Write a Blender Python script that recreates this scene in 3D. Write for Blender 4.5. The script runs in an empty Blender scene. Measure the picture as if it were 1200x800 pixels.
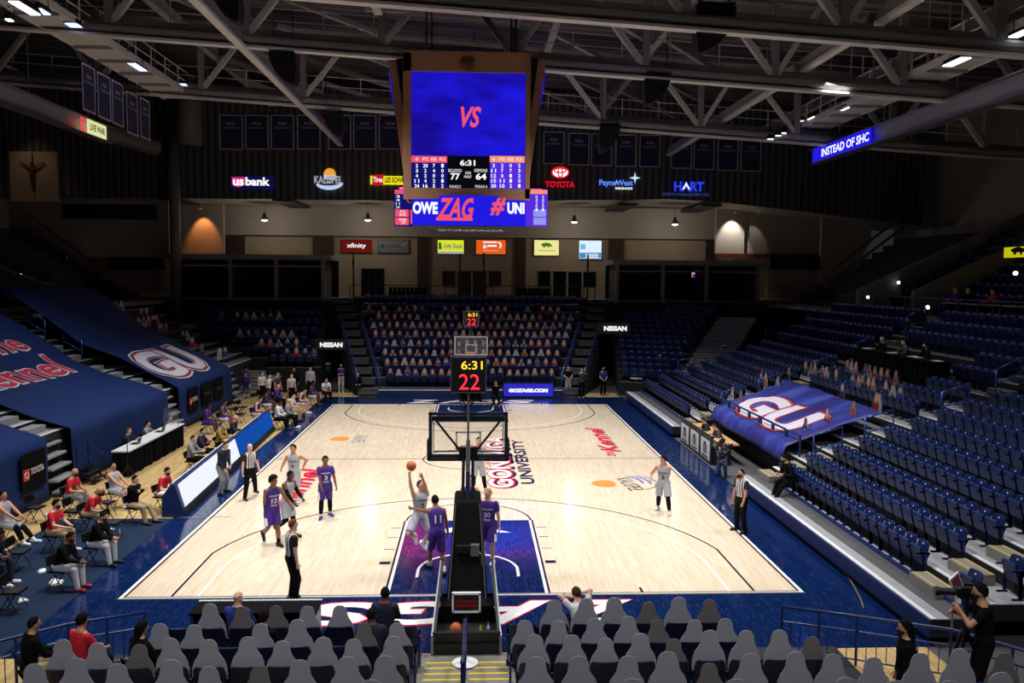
import bpy, bmesh, math, random
import numpy as np
from mathutils import Vector, Matrix
from mathutils.bvhtree import BVHTree
random.seed(7)
PI = math.pi
S = bpy.context.scene
COL = S.collection
# ------------------------------------------------------------------ camera
CAMP = (0.09828, -18.68635, 7.16842, 0.04647, 0.07552, 0.00748, 989.64448)
def cam_axes():
    cx, cy, cz, ya, pi_, ro, f = CAMP
    fw = Vector((math.sin(ya)*math.cos(pi_), math.cos(ya)*math.cos(pi_), -math.sin(pi_)))
    r = Vector((math.cos(ya), -math.sin(ya), 0)); u = r.cross(fw)
    return fw, math.cos(ro)*r+math.sin(ro)*u, -math.sin(ro)*r+math.cos(ro)*u
FW, RT, UP = cam_axes()
CP = Vector(CAMP[:3])
cd = bpy.data.cameras.new('camera'); cam = bpy.data.objects.new('camera', cd); COL.objects.link(cam)
cd.sensor_width = 36; cd.lens = CAMP[6]/1200*36; cd.clip_end = 300
cam.matrix_world = Matrix(((RT.x, UP.x, -FW.x, CP.x), (RT.y, UP.y, -FW.y, CP.y), (RT.z, UP.z, -FW.z, CP.z), (0, 0, 0, 1)))
S.camera = cam
def ray(x, y): return FW + RT*((x-600)/CAMP[6]) - UP*((y-400)/CAMP[6])
def G(x, y, z=0.0):
    d = ray(x, y); return CP + d*((z-CP.z)/d.z)
def AY(x, y, Y):
    d = ray(x, y); return CP + d*((Y-CP.y)/d.y)
def AX(x, y, X):
    d = ray(x, y); return CP + d*((X-CP.x)/d.x)
def seen(p, m=40):
    d = Vector(p)-CP; z = d.dot(FW)
    if z < 1: return False
    x = 600+CAMP[6]*d.dot(RT)/z; y = 400-CAMP[6]*d.dot(UP)/z
    return -m < x < 1200+m and -m < y < 800+m
# ------------------------------------------------------------------ light
w = bpy.data.worlds.new('world'); S.world = w; w.use_nodes = True
w.node_tree.nodes['Background'].inputs[0].default_value = (.72, .74, .8, 1)
w.node_tree.nodes['Background'].inputs[1].default_value = 0.023
S.view_settings.view_transform = 'Standard'; S.view_settings.look = 'None'
S.view_settings.exposure = 0.0; S.view_settings.gamma = 1.0; S.view_settings.use_curve_mapping = False
def area(x, y, z, sx, sy, e, spread, col=(1, .98, .955), rot=(0, 0, 0)):
    l = bpy.data.lights.new('arena_light', 'AREA'); l.shape = 'RECTANGLE'; l.size = sx; l.size_y = sy
    l.energy = e; l.spread = math.radians(spread); l.color = col
    o = bpy.data.objects.new('arena_light', l); COL.objects.link(o); o.location = (x, y, z); o.rotation_euler = rot
    return o
COURT_E = 605
for x in (-5.5, 5.5):
    for y in (1.5, 9.5, 18.5, 27.5):
        area(x, y, 15.6, 1.6, 2.4, COURT_E*(0.74 if y > 20 else 1), 92)
for x in (-15.5, 15.5):       # catwalk floods over the side stands
    for y in (4, 16):
        area(x, y, 15.4, 1, 3, 270, 100, (.93, .95, 1.0), (0, math.radians(14 if x > 0 else -14), 0))
for x in (-5, 5): area(x, -15.5, 15.5, 3, 1.5, 300, 100, (.94, .95, 1), (math.radians(34), 0, 0))  # unseen house lights behind the camera, added to light the cutout backs
# ------------------------------------------------------------------ materials
def lin(c):
    return tuple(((v/255)/12.92 if v/255 <= .04045 else ((v/255+.055)/1.055)**2.4) for v in c)
MATS = {}
def mat(name, c, rough=.6, metal=0.0, emit=0.0, spec=.5, noise=0.0, nscale=6.0, coat=0.0, ec=None):
    if name in MATS: return MATS[name]
    m = bpy.data.materials.new(name); m.use_nodes = True
    nt = m.node_tree; b = nt.nodes['Principled BSDF']; L = lin(c)
    b.inputs['Base Color'].default_value = (*L, 1); b.inputs['Roughness'].default_value = rough
    b.inputs['Metallic'].default_value = metal; b.inputs['Specular IOR Level'].default_value = spec
    b.inputs['Coat Weight'].default_value = coat
    if emit:
        b.inputs['Emission Color'].default_value = (*(lin(ec) if ec else L), 1); b.inputs['Emission Strength'].default_value = emit
    else:
        tc = nt.nodes.new('ShaderNodeTexCoord'); n = nt.nodes.new('ShaderNodeTexNoise'); n.inputs['Scale'].default_value = nscale
        n.inputs['Detail'].default_value = 4
        nt.links.new(tc.outputs['Object'], n.inputs['Vector'])
        r = nt.nodes.new('ShaderNodeMapRange'); a = noise if noise else .12
        r.inputs[3].default_value = 1-a; r.inputs[4].default_value = 1+a*.6
        mx = nt.nodes.new('ShaderNodeMix'); mx.data_type = 'RGBA'; mx.blend_type = 'MULTIPLY'; mx.inputs[0].default_value = 1
        mx.inputs[6].default_value = (*L, 1)
        nt.links.new(n.outputs[0], r.inputs[0]); nt.links.new(r.outputs[0], mx.inputs[7]); nt.links.new(mx.outputs[2], b.inputs['Base Color'])
    MATS[name] = m; return m
def node_mat(name, build, rough=.5, **kw):
    m = mat(name, (128, 128, 128), rough, **kw); nt = m.node_tree
    build(nt, nt.nodes['Principled BSDF']); return m
def ramp(nt, fac, stops, interp='LINEAR'):
    r = nt.nodes.new('ShaderNodeValToRGB'); r.color_ramp.interpolation = interp
    while len(r.color_ramp.elements) < len(stops): r.color_ramp.elements.new(.5)
    for e, (p, c) in zip(r.color_ramp.elements, stops): e.position = p; e.color = (*lin(c), 1)
    nt.links.new(fac, r.inputs[0]); return r.outputs[0]
def math_node(nt, op, a, b=None, c=None):
    n = nt.nodes.new('ShaderNodeMath'); n.operation = op
    for i, v in enumerate((a, b, c)):
        if v is None: continue
        if isinstance(v, (int, float)): n.inputs[i].default_value = v
        else: nt.links.new(v, n.inputs[i])
    return n.outputs[0]
def coords(nt, which='Object', scale=(1, 1, 1)):
    tc = nt.nodes.new('ShaderNodeTexCoord'); mp = nt.nodes.new('ShaderNodeMapping'); mp.inputs['Scale'].default_value = scale
    nt.links.new(tc.outputs[which], mp.inputs[0]); return mp.outputs[0]
def wood_build(c0, c1, c2, r0=.22, r1=.34):
    def f(nt, b):
        br = nt.nodes.new('ShaderNodeTexBrick'); nt.links.new(coords(nt), br.inputs['Vector'])
        mp = br.inputs['Vector'].links[0].from_node; mp.inputs['Rotation'].default_value = (0, 0, PI/2)
        br.inputs['Scale'].default_value = 1; br.inputs['Brick Width'].default_value = 1.7; br.inputs['Row Height'].default_value = .085
        br.inputs['Mortar Size'].default_value = .0012; br.inputs['Bias'].default_value = 0
        br.inputs['Color1'].default_value = (*lin(c0), 1); br.inputs['Color2'].default_value = (*lin(c1), 1); br.inputs['Mortar'].default_value = (*lin(c2), 1)
        n = nt.nodes.new('ShaderNodeTexNoise'); nt.links.new(coords(nt, scale=(14, 1.2, 1)), n.inputs['Vector']); n.inputs['Scale'].default_value = 1; n.inputs['Detail'].default_value = 6
        mx = nt.nodes.new('ShaderNodeMix'); mx.data_type = 'RGBA'; mx.blend_type = 'MULTIPLY'; mx.inputs[0].default_value = 1
        nt.links.new(br.outputs[0], mx.inputs[6])
        nt.links.new(ramp(nt, n.outputs[0], [(.3, (236, 232, 224)), (.7, (255, 255, 255))]), mx.inputs[7])
        nt.links.new(mx.outputs[2], b.inputs['Base Color'])
        r = nt.nodes.new('ShaderNodeMapRange'); nt.links.new(n.outputs[0], r.inputs[0]); r.inputs[3].default_value = r0; r.inputs[4].default_value = r1
        nt.links.new(r.outputs[0], b.inputs['Roughness'])
    return f
WOOD = node_mat('maple_court', wood_build((226, 211, 189), (219, 202, 178), (198, 178, 144), .13, .22), .25)
WOODF = node_mat('maple_floor', wood_build((214, 186, 132), (200, 168, 112), (160, 128, 80)), .35)
def navy_build(nt, b):
    n = nt.nodes.new('ShaderNodeTexNoise'); nt.links.new(coords(nt, scale=(9, .8, 1)), n.inputs['Vector']); n.inputs['Scale'].default_value = 1; n.inputs['Detail'].default_value = 5
    nt.links.new(ramp(nt, n.outputs[0], [(.3, (6, 25, 62)), (.7, (11, 36, 84))]), b.inputs['Base Color'])
    # scuffed varnish: short scratches that catch the light
    v = nt.nodes.new('ShaderNodeTexNoise'); nt.links.new(coords(nt, scale=(26, 3.2, 1)), v.inputs['Vector']); v.inputs['Scale'].default_value = 1; v.inputs['Detail'].default_value = 3
    r = nt.nodes.new('ShaderNodeMapRange'); nt.links.new(v.outputs[0], r.inputs[0]); r.inputs[1].default_value = .45; r.inputs[2].default_value = .75; r.inputs[3].default_value = .06; r.inputs[4].default_value = .42
    nt.links.new(r.outputs[0], b.inputs['Roughness'])
    bm_ = nt.nodes.new('ShaderNodeBump'); bm_.inputs['Strength'].default_value = .05; nt.links.new(v.outputs[0], bm_.inputs['Height']); nt.links.new(bm_.outputs[0], b.inputs['Normal'])
NAVYF = node_mat('navy_floor_paint', navy_build, .15)
CARPET = mat('navy_mat', (30, 44, 66), .95, noise=.25, nscale=30, spec=.1)
P_WHITE = mat('white_floor_paint', (238, 238, 236), .25)
P_BLACK = mat('navy_line_paint', (16, 20, 46), .25)
P_RED = mat('red_floor_paint', (206, 28, 52), .25)
P_ORANGE = mat('orange_floor_paint', (238, 140, 60), .25)
P_BLUE = mat('blue_floor_paint', (84, 116, 196), .25)
P_GREY = mat('grey_floor_paint', (120, 128, 150), .25)
STEEL = mat('brushed_steel', (150, 152, 156), .35, .8)
BLACKM = mat('black_metal', (14, 14, 16), .45)
BLACKP = mat('black_padding', (4, 4, 5), .8, noise=.2, spec=.12)
BLACKC = mat('black_cloth', (10, 10, 13), .95, noise=.25, spec=.1)
NAVYP = mat('navy_paint_metal', (20, 40, 92), .4)
NAVYS = mat('navy_seat_plastic', (11, 37, 90), .42, noise=.1)
RAILM = mat('blue_gloss_rail', (58, 88, 156), .22, .55)
NAVYD = mat('navy_seat_edge', (24, 50, 112), .3)
WHITEP = mat('white_plastic', (225, 226, 228), .4)
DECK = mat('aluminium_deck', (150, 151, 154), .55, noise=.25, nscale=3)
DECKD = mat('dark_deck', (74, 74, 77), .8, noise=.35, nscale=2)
NOSE = mat('white_nosing', (214, 214, 217), .5)
YEL = mat('yellow_stripe', (226, 196, 40), .5)
RISER = mat('dark_riser', (24, 26, 34), .8)
CONC = mat('concrete', (128, 124, 118), .9, noise=.2, nscale=1.5)
PLASTER = mat('cream_plaster', (158, 140, 116), .9, noise=.1, nscale=.8)
PLASTG = mat('grey_plaster', (150, 140, 126), .9, noise=.1, nscale=.8)
BROWN = mat('brown_pilaster', (62, 38, 26), .7)
WOODT = mat('walnut_trim', (176, 128, 102), .5, noise=.2, nscale=4)
TRUSS = mat('taupe_truss_paint', (140, 137, 134), .6)
TRUSSL = mat('pale_truss_paint', (206, 202, 196), .6)
DARKC = mat('dark_ceiling', (92, 90, 86), .9, noise=.15, nscale=.6)
CARD = mat('grey_cardboard', (150, 150, 158), .85, noise=.06, nscale=5)
CARDD = mat('brown_cardboard', (112, 106, 104), .85, noise=.06, nscale=5)
def corr_build(nt, b):
    wv = nt.nodes.new('ShaderNodeTexWave'); nt.links.new(coords(nt), wv.inputs['Vector']); wv.bands_direction = 'X'; wv.inputs['Scale'].default_value = .62
    nt.links.new(ramp(nt, wv.outputs[1], [(.2, (40, 40, 43)), (.8, (78, 78, 82))]), b.inputs['Base Color'])
    bm_ = nt.nodes.new('ShaderNodeBump'); bm_.inputs['Strength'].default_value = .6; nt.links.new(wv.outputs[1], bm_.inputs['Height']); nt.links.new(bm_.outputs[0], b.inputs['Normal'])
CORR = node_mat('corrugated_panel', corr_build, .7)
def emis(name, c, s=1.0): return mat(name, (4, 4, 4), .8, emit=s, ec=c, spec=0)
E_WHITE = emis('lit_white', (255, 255, 255), 1.0)
E_RED = emis('lit_red', (240, 40, 56), 1.0)
# ------------------------------------------------------------------ mesh builder
class MB:
    def __init__(s): s.v = []; s.f = []; s.m = []; s.mats = []
    def mi(s, m):
        if m not in s.mats: s.mats.append(m)
        return s.mats.index(m)
    def add(s, vs, fs, m):
        o = len(s.v); s.v += [tuple(v) for v in vs]; i = s.mi(m)
        for f in fs: s.f.append(tuple(o+k for k in f)); s.m.append(i)
        return s
    def box(s, c, size, m, R=None, taper=None):
        hx, hy, hz = size[0]/2, size[1]/2, size[2]/2
        vs = []
        for z in (-1, 1):
            t = taper if (taper and z > 0) else (1, 1)
            for x, y in ((-1, -1), (1, -1), (1, 1), (-1, 1)):
                v = Vector((x*hx*t[0], y*hy*t[1], z*hz))
                if R: v = R @ v
                vs.append(v+Vector(c))
        return s.add(vs, [(3, 2, 1, 0), (4, 5, 6, 7), (0, 1, 5, 4), (1, 2, 6, 5), (2, 3, 7, 6), (3, 0, 4, 7)], m)
    def bar(s, p, q, wd, ht, m, up=(0, 0, 1)):
        p, q = Vector(p), Vector(q); d = (q-p)
        L = d.length; d.normalize(); u = Vector(up)
        if abs(d.dot(u)) > .99: u = Vector((0, 1, 0))
        r = d.cross(u).normalized(); u = r.cross(d)
        R = Matrix((r, d, u)).transposed()
        return s.box((p+q)/2, (wd, L, ht), m, R)
    def tube(s, pts, r, m, n=8, cap=True):
        pts = [Vector(p) for p in pts]; N = len(pts); rs = r if isinstance(r, (list, tuple)) else [r]*N
        vs = []; fs = []; pr = None
        for i, p in enumerate(pts):
            t = (pts[min(i+1, N-1)]-pts[max(i-1, 0)]).normalized()
            if pr is None:
                a = Vector((0, 0, 1)) if abs(t.z) < .9 else Vector((1, 0, 0)); pr = (a-t*a.dot(t)).normalized()
            else: pr = (pr-t*pr.dot(t)).normalized()
            b = t.cross(pr)
            for k in range(n):
                a = 2*PI*k/n; vs.append(p+(pr*math.cos(a)+b*math.sin(a))*rs[i])
        for i in range(N-1):
            for k in range(n): fs.append((i*n+k, i*n+(k+1) % n, (i+1)*n+(k+1) % n, (i+1)*n+k))
        if cap: fs += [tuple(range(n-1, -1, -1)), tuple(range((N-1)*n, N*n))]
        return s.add(vs, fs, m)
    def poly(s, pts, m):      # flat face from 3-D points
        return s.add(pts, [tuple(range(len(pts)))], m)
    def prism(s, pts, d, m, m2=None):   # polygon pts extruded by vector d
        n = len(pts); d = Vector(d); a = [Vector(p) for p in pts]; b = [p+d for p in a]
        s.add(a+b, [(i, (i+1) % n, n+(i+1) % n, n+i) for i in range(n)], m2 or m)
        s.add(a, [tuple(range(n-1, -1, -1))], m); return s.add(b, [tuple(range(n))], m)
    def lathe(s, prof, c, m, n=16):
        vs = []; fs = []
        for r, z in prof:
            for k in range(n):
                a = 2*PI*k/n; vs.append((c[0]+r*math.cos(a), c[1]+r*math.sin(a), c[2]+z))
        P = len(prof)
        for i in range(P-1):
            for k in range(n): fs.append((i*n+k, i*n+(k+1) % n, (i+1)*n+(k+1) % n, (i+1)*n+k))
        fs += [tuple(range(n-1, -1, -1)), tuple(range((P-1)*n, P*n))]
        return s.add(vs, fs, m)
    def ball(s, c, r, m, n=12):
        rr = r if isinstance(r, (tuple, list)) else (r, r, r); vs = []; fs = []
        for i in range(1, n//2):
            t = PI*i/(n//2)
            for k in range(n):
                a = 2*PI*k/n; vs.append((c[0]+rr[0]*math.sin(t)*math.cos(a), c[1]+rr[1]*math.sin(t)*math.sin(a), c[2]+rr[2]*math.cos(t)))
        R_ = n//2-1
        for i in range(R_-1):
            for k in range(n): fs.append((i*n+k, (i+1)*n+k, (i+1)*n+(k+1) % n, i*n+(k+1) % n))
        vs += [(c[0], c[1], c[2]+rr[2]), (c[0], c[1], c[2]-rr[2])]; T = len(vs)-2
        for k in range(n):
            fs.append((T, k, (k+1) % n)); fs.append((T+1, (R_-1)*n+(k+1) % n, (R_-1)*n+k))
        return s.add(vs, fs, m)
    def data(s, name, smooth=False):
        me = bpy.data.meshes.new(name); me.from_pydata(s.v, [], s.f)
        for m in s.mats: me.materials.append(m)
        me.polygons.foreach_set('material_index', s.m)
        if smooth: me.polygons.foreach_set('use_smooth', [True]*len(s.f))
        me.update(); return me
    def build(s, name, parent=None, loc=None, rz=0, smooth=False, bevel=0):
        o = bpy.data.objects.new(name, s.data(name, smooth)); COL.objects.link(o)
        if parent: o.parent = parent
        if loc is not None: o.location = loc
        o.rotation_euler.z = rz
        if bevel:
            b = o.modifiers.new('bevel', 'BEVEL'); b.width = bevel; b.segments = 2; b.limit_method = 'ANGLE'
        return o
def tag(o, label=None, cat=None, group=None, kind=None):
    if label: o['label'] = label
    if cat: o['category'] = cat
    if group: o['group'] = group
    if kind: o['kind'] = kind
    return o
def struct(o): o['kind'] = 'structure'; return o
def empty(name, loc, rz=0, label=None, cat=None, group=None):
    o = bpy.data.objects.new(name, None); COL.objects.link(o); o.location = loc; o.rotation_euler.z = rz; o.empty_display_size = .2
    return tag(o, label, cat, group)
def dup(o, parent=None, loc=None, rz=None, label=None, group=None):
    c = o.copy(); COL.objects.link(c)
    if parent: c.parent = parent
    if loc is not None: c.location = loc
    if rz is not None: c.rotation_euler.z = rz
    if label: c['label'] = label
    if group: c['group'] = group
    for ch in o.children: dup(ch, c)
    return c
def text(s, m, M4, w, h, parent=None, name='lettering', bold=0.0, shear=0.0, depth=.004, fit=True):
    """lettering: runs along M4's x axis, upright along y, faces z; fitted into w x h, centred on M4's origin"""
    cu = bpy.data.curves.new('t', 'FONT'); cu.body = s; cu.align_x = 'LEFT'; cu.offset = bold; cu.shear = shear; cu.resolution_u = 3; cu.fill_mode = 'FRONT'
    t = bpy.data.objects.new('t', cu); TMP.objects.link(t); VL.update()
    me = bpy.data.meshes.new_from_object(t.evaluated_get(bpy.context.evaluated_depsgraph_get()))
    bpy.data.objects.remove(t); bpy.data.curves.remove(cu)
    n = len(me.vertices); a = np.empty(n*3); me.vertices.foreach_get('co', a); a = a.reshape(-1, 3)
    if n:
        lo, hi = a.min(0), a.max(0); sx = w/max(hi[0]-lo[0], 1e-6); sy = h/max(hi[1]-lo[1], 1e-6)
        a[:, 0] = (a[:, 0]-(lo[0]+hi[0])/2)*sx; a[:, 1] = (a[:, 1]-(lo[1]+hi[1])/2)*sy; a[:, 2] = depth
        me.vertices.foreach_set('co', a.ravel())
    me.materials.clear(); me.materials.append(m); me.name = name; me.update()
    o = bpy.data.objects.new(name, me); COL.objects.link(o)
    if parent: o.parent = parent
    o.matrix_local = M4; return o
TMP = COL; VL = bpy.context.view_layer
def frame(o, x, y):    # 4x4 with origin o, x axis, y axis
    x = Vector(x).normalized(); z = x.cross(Vector(y)).normalized(); y = z.cross(x)
    return Matrix(((x.x, y.x, z.x, o[0]), (x.y, y.y, z.y, o[1]), (x.z, y.z, z.z, o[2]), (0, 0, 0, 1)))
def upright(o): return frame(o, (1, 0, 0), (0, 0, 1))     # faces the camera side (-Y)
# ------------------------------------------------------------------ people: one skin surface per body, clothing as child meshes
class Field:
    def __init__(s, lo, hi, h):
        s.h = h; s.lo = np.array(lo, float); s.n = np.maximum(np.ceil((np.array(hi)-s.lo)/h).astype(int)+1, 4)
        s.D = np.full(s.n, 1.0, np.float32)
    def sub(s, lo, hi):
        a = np.clip(np.floor((np.array(lo)-s.lo)/s.h).astype(int), 0, s.n-1); b = np.clip(np.ceil((np.array(hi)-s.lo)/s.h).astype(int)+1, 1, s.n)
        if np.any(b <= a): return None, None
        ax = [s.lo[i]+s.h*np.arange(a[i], b[i]) for i in range(3)]
        P = np.stack(np.meshgrid(*ax, indexing='ij'), -1)
        return (slice(a[0], b[0]), slice(a[1], b[1]), slice(a[2], b[2])), P
    def put(s, fn, lo, hi, k=.02):
        sl, P = s.sub(np.array(lo)-k-2*s.h, np.array(hi)+k+2*s.h)
        if sl is None: return
        d = fn(P).astype(np.float32); a = s.D[sl]
        if k > 0:
            h = np.maximum(k-np.abs(a-d), 0)/k; s.D[sl] = np.minimum(a, d)-h*h*k*.25
        else: s.D[sl] = np.minimum(a, d)
    def cone(s, a, b, ra, rb, k=.02, clip=None, sq=None):
        a = np.array(a, float); b = np.array(b, float); ba = b-a; L2 = max(ba@ba, 1e-9)
        def fn(P):
            p = P-a; t = np.clip((p@ba)/L2, 0, 1)
            q = p-t[..., None]*ba
            if sq is not None:
                ax, f = sq; c = q@np.array(ax); q = q+np.array(ax)*(c*(1/f-1))[..., None]
            d = np.linalg.norm(q, axis=-1)-(ra+(rb-ra)*t)
            if sq is not None: d = d*min(1, f)
            if clip is not None:
                for c, n in clip: d = np.maximum(d, (P-np.array(c))@np.array(n))
            return d
        r = max(ra, rb)*(max(1, sq[1]) if sq else 1)
        s.put(fn, np.minimum(a, b)-r, np.maximum(a, b)+r, k)
    def ell(s, c, R, r, k=.015, clip=None, fn2=None):
        c = np.array(c, float); r = np.array(r, float)
        def fn(P):
            q = (P-c)@R; d = (np.linalg.norm(q/r, axis=-1)-1)*r.min()
            if fn2 is not None: d = fn2(q, d)
            return d
        m = r.max(); s.put(fn, c-m, c+m, k)
    def torso(s, a, Sx, u, v, rings, off, t0, t1, k=.02):
        a = np.array(a); rg = np.array(rings)
        def fn(P):
            p = P-a; t = p@Sx; rx = np.interp(t, rg[:, 0], rg[:, 1])+off; ry = np.interp(t, rg[:, 0], rg[:, 2])+off
            kk = np.sqrt(((p@u)/rx)**2+((p@v)/ry)**2); d = (kk-1)*np.minimum(rx, ry)
            return np.maximum(d, np.maximum(t0-t, t-t1))
        e0 = a+Sx*t0; e1 = a+Sx*t1; m = rg[:, 1].max()+off+.02
        s.put(fn, np.minimum(e0, e1)-m, np.maximum(e0, e1)+m, k)
    def mesh(s):
        D = s.D; D = np.pad(D, 1, constant_values=1.0); lo = s.lo-s.h
        I = D < 0; n = np.array(D.shape)-1
        cs = [(i, j, k) for i in (0, 1) for j in (0, 1) for k in (0, 1)]
        cnt = sum(I[i:n[0]+i, j:n[1]+j, k:n[2]+k].astype(np.int8) for i, j, k in cs)
        M = (cnt > 0) & (cnt < 8); idx = np.full(M.shape, -1, np.int64); cells = np.argwhere(M)
        if len(cells) == 0: return np.zeros((0, 3)), []
        idx[M] = np.arange(len(cells)); acc = np.zeros((len(cells), 3)); num = np.zeros(len(cells))
        for e in range(3):
            for c in cs:
                if c[e]: continue
                c2 = list(c); c2[e] = 1
                d0 = D[cells[:, 0]+c[0], cells[:, 1]+c[1], cells[:, 2]+c[2]]; d1 = D[cells[:, 0]+c2[0], cells[:, 1]+c2[1], cells[:, 2]+c2[2]]
                x = (d0 < 0) != (d1 < 0); t = np.where(x, d0/np.where(x, d0-d1, 1), 0)
                p = np.tile(np.array(c, float), (len(cells), 1)); p[:, e] = t
                acc += p*x[:, None]; num += x
        V = (cells+acc/num[:, None])*s.h+lo; F = []
        for e in range(3):
            a, b = [(1, 2), (2, 0), (0, 1)][e]
            s0 = [slice(1, -1)]*3; s1 = [slice(1, -1)]*3; s0[e] = slice(0, -1); s1[e] = slice(1, None)
            A = I[tuple(s0)]; B = I[tuple(s1)]; ch = np.argwhere(A != B)
            if len(ch) == 0: continue
            fl = A[tuple(ch.T)]; g = ch+1; g[:, e] -= 1
            da = np.zeros(3, int); da[a] = 1; db = np.zeros(3, int); db[b] = 1
            q = [idx[tuple((g-x).T)] for x in (da+db, db, 0*da, da)]
            q = np.stack(q, 1); q[~fl] = q[~fl][:, ::-1]; F.append(q)
        return V, np.concatenate(F)
def np_mesh(name, V, F, m, extra=None):
    me = bpy.data.meshes.new(name); V = [tuple(v) for v in V]; F = [tuple(int(i) for i in f) for f in F]
    if extra:
        o = len(V); V += [tuple(v) for v in extra.v]; F += [tuple(o+i for i in f) for f in extra.f]
    me.from_pydata(V, [], F); me.polygons.foreach_set('use_smooth', [True]*len(F)); me.materials.append(m); me.update(); return me
def ik(a, t, l1, l2, hint):
    a = np.array(a, float); t = np.array(t, float); d = t-a; L = np.linalg.norm(d); mx = (l1+l2)*.998
    if L > mx: t = a+d/L*mx; d = t-a; L = mx
    n = d/L; x = (l1*l1-l2*l2+L*L)/(2*L); hh = math.sqrt(max(l1*l1-x*x, 0))
    hint = np.array(hint, float); hint = hint-n*(hint@n); hint /= np.linalg.norm(hint)+1e-9
    return a+n*x+hint*hh, t
RINGS = [(-.10, .09, .07), (-.04, .15, .10), (.04, .158, .108), (.15, .138, .098), (.28, .156, .11), (.40, .176, .115), (.48, .17, .10), (.53, .125, .08), (.58, .07, .06)]
SKIN = {'light': (222, 172, 146), 'tan': (198, 142, 110), 'brown': (134, 88, 62), 'dark': (84, 54, 40)}
HAIR = {'black': (13, 11, 10), 'brown': (66, 44, 30), 'blond': (176, 136, 84), 'grey': (150, 146, 142), 'white': (206, 202, 196), 'auburn': (112, 62, 34)}
STAND = dict(pel=.94, lean=2, feet=((-.11, .0, 0, -8), (.11, .02, 0, 8)), hands=((-.25, .08, .84), (.25, .08, .84)))
SIT = dict(pel=.53, lean=8, feet=((-.13, .46, 0, -6), (.14, .50, 0, 8)), hands=((-.13, .40, .68), (.13, .42, .68)))
PEOPLE = []
def person(loc, head, label, pose, skin='light', hair=('short', 'brown'), wear=(), H=1.83, hy=0, hp=0, vox=.017, mask=None, face=False,
           num=None, group=None, slim=1.0, beard=None, **kw):
    """loc: ground point under the pelvis; head: heading in degrees (0 = away from camera, 90 = towards the right); wear: (garment, colour material) pairs"""
    p = dict(STAND if pose == 'stand' else SIT if pose == 'sit' else pose); p.update(kw)
    s = H/1.8; R3 = np.array
    lean, side, tw = (math.radians(p.get(k, 0)) for k in ('lean', 'side', 'twist'))
    pel = R3([p.get('px', 0), p.get('py', 0), p['pel']*s])
    Sx = R3([math.sin(side), math.sin(lean)*math.cos(side), math.cos(lean)*math.cos(side)])
    u0 = R3([1., 0, 0]); u = R3([math.cos(tw), math.sin(tw), 0]); u = u-Sx*(u@Sx); u /= np.linalg.norm(u); v = np.cross(Sx, u)
    g = slim*s; rings = [(t*s, rx*g, ry*g) for t, rx, ry in RINGS]
    sh = [pel+Sx*.485*s+u*x*.178*s for x in (-1, 1)]; hip = [pel+u0*x*.092*s-R3([0, 0, .01]) for x in (-1, 1)]
    head_c = pel+Sx*.715*s+v*.02*s
    yaw = math.radians(hy); pit = math.radians(hp)
    hf = v*math.cos(yaw)+u*math.sin(yaw); hu = np.cross(u*math.cos(yaw)-v*math.sin(yaw), hf); hz0 = hu
    hf2 = hf*math.cos(pit)+hz0*math.sin(pit); hz = hz0*math.cos(pit)-hf*math.sin(pit); hx = np.cross(hf2, hz)
    HR = np.stack([hx, hf2, hz], 1)
    sk = mat('skin_'+skin, SKIN[skin], .5, noise=.05)
    L_ = []   # limb chains
    arms = []; legs = []
    for i, x in enumerate((-1, 1)):
        t = R3(p['hands'][i][:3])*s; hint = p.get('ehint', ((-.6, -.7, -.3), (.6, -.7, -.3)))[i]
        el, wr = ik(sh[i], t, .29*s, .25*s, hint); arms.append((sh[i], el, wr))
        f = p['feet'][i]; td = math.radians(f[3]); fp = math.radians(f[4] if len(f) > 4 else 0)
        fd = R3([math.sin(td)*math.cos(fp), math.cos(td)*math.cos(fp), -math.sin(fp)]); fu = R3([math.sin(td)*math.sin(fp), math.cos(td)*math.sin(fp), math.cos(fp)])
        ank = R3(f[:3])*s+fu*.085*s
        kh = p.get('khint', ((-.12, 1, .15), (.12, 1, .15)))[i]
        kn, ank = ik(hip[i], ank, .435*s, .425*s, kh); legs.append((hip[i], kn, ank, fd, fu))
    pts = np.array([pel, head_c+hz*.2]+[q for a in arms for q in a]+[q for l in legs for q in l[:3]]+[l[2]+l[3]*.25 for l in legs])
    lo = pts.min(0)-.2; hi = pts.max(0)+.2; lo[2] = max(lo[2], -.02) if p['pel'] < 1.2 else lo[2]
    # body
    F = Field(lo, hi, vox)
    F.torso(pel, Sx, u, v, rings, 0, -.10*s, .58*s, .03)
    F.cone(pel+Sx*.53*s, head_c-hz*.03*s, .062*g, .056*g, .03)
    for a, e, wv in arms:
        F.cone(pel+Sx*.56*s, a-Sx*.005, .05*g, .045*g, .03)
        F.cone(a, e, .056*g, .040*g, .03); F.cone(e, wv, .043*g, .028*g, .012)
    for h_, kn, an, fd, fu in legs:
        F.cone(h_, kn, .088*g, .058*g, .03); F.cone(kn, kn+(an-kn)*.35, .056*g, .060*g, .015); F.cone(kn+(an-kn)*.35, an, .060*g, .038*g, .015)
        F.cone(an-fu*.035*s-fd*.045*s, an-fu*.045*s+fd*.16*s, .042*s, .033*s, .03)
    F.ell(head_c+hz*.02*s, HR, (.076*s, .095*s, .105*s), .02)
    F.cone(head_c-hz*.03*s+hf2*.01*s, head_c-hz*.085*s+hf2*.055*s, .066*s, .034*s, .03)
    F.cone(head_c+hz*.02*s+hf2*.088*s, head_c-hz*.022*s+hf2*.108*s, .010*s, .016*s, .008)
    for x in (-1, 1): F.ell(head_c+hx*x*.078*s-hz*.005*s, HR, (.012*s, .022*s, .033*s), .006)
    X = MB(); hands = []
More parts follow.
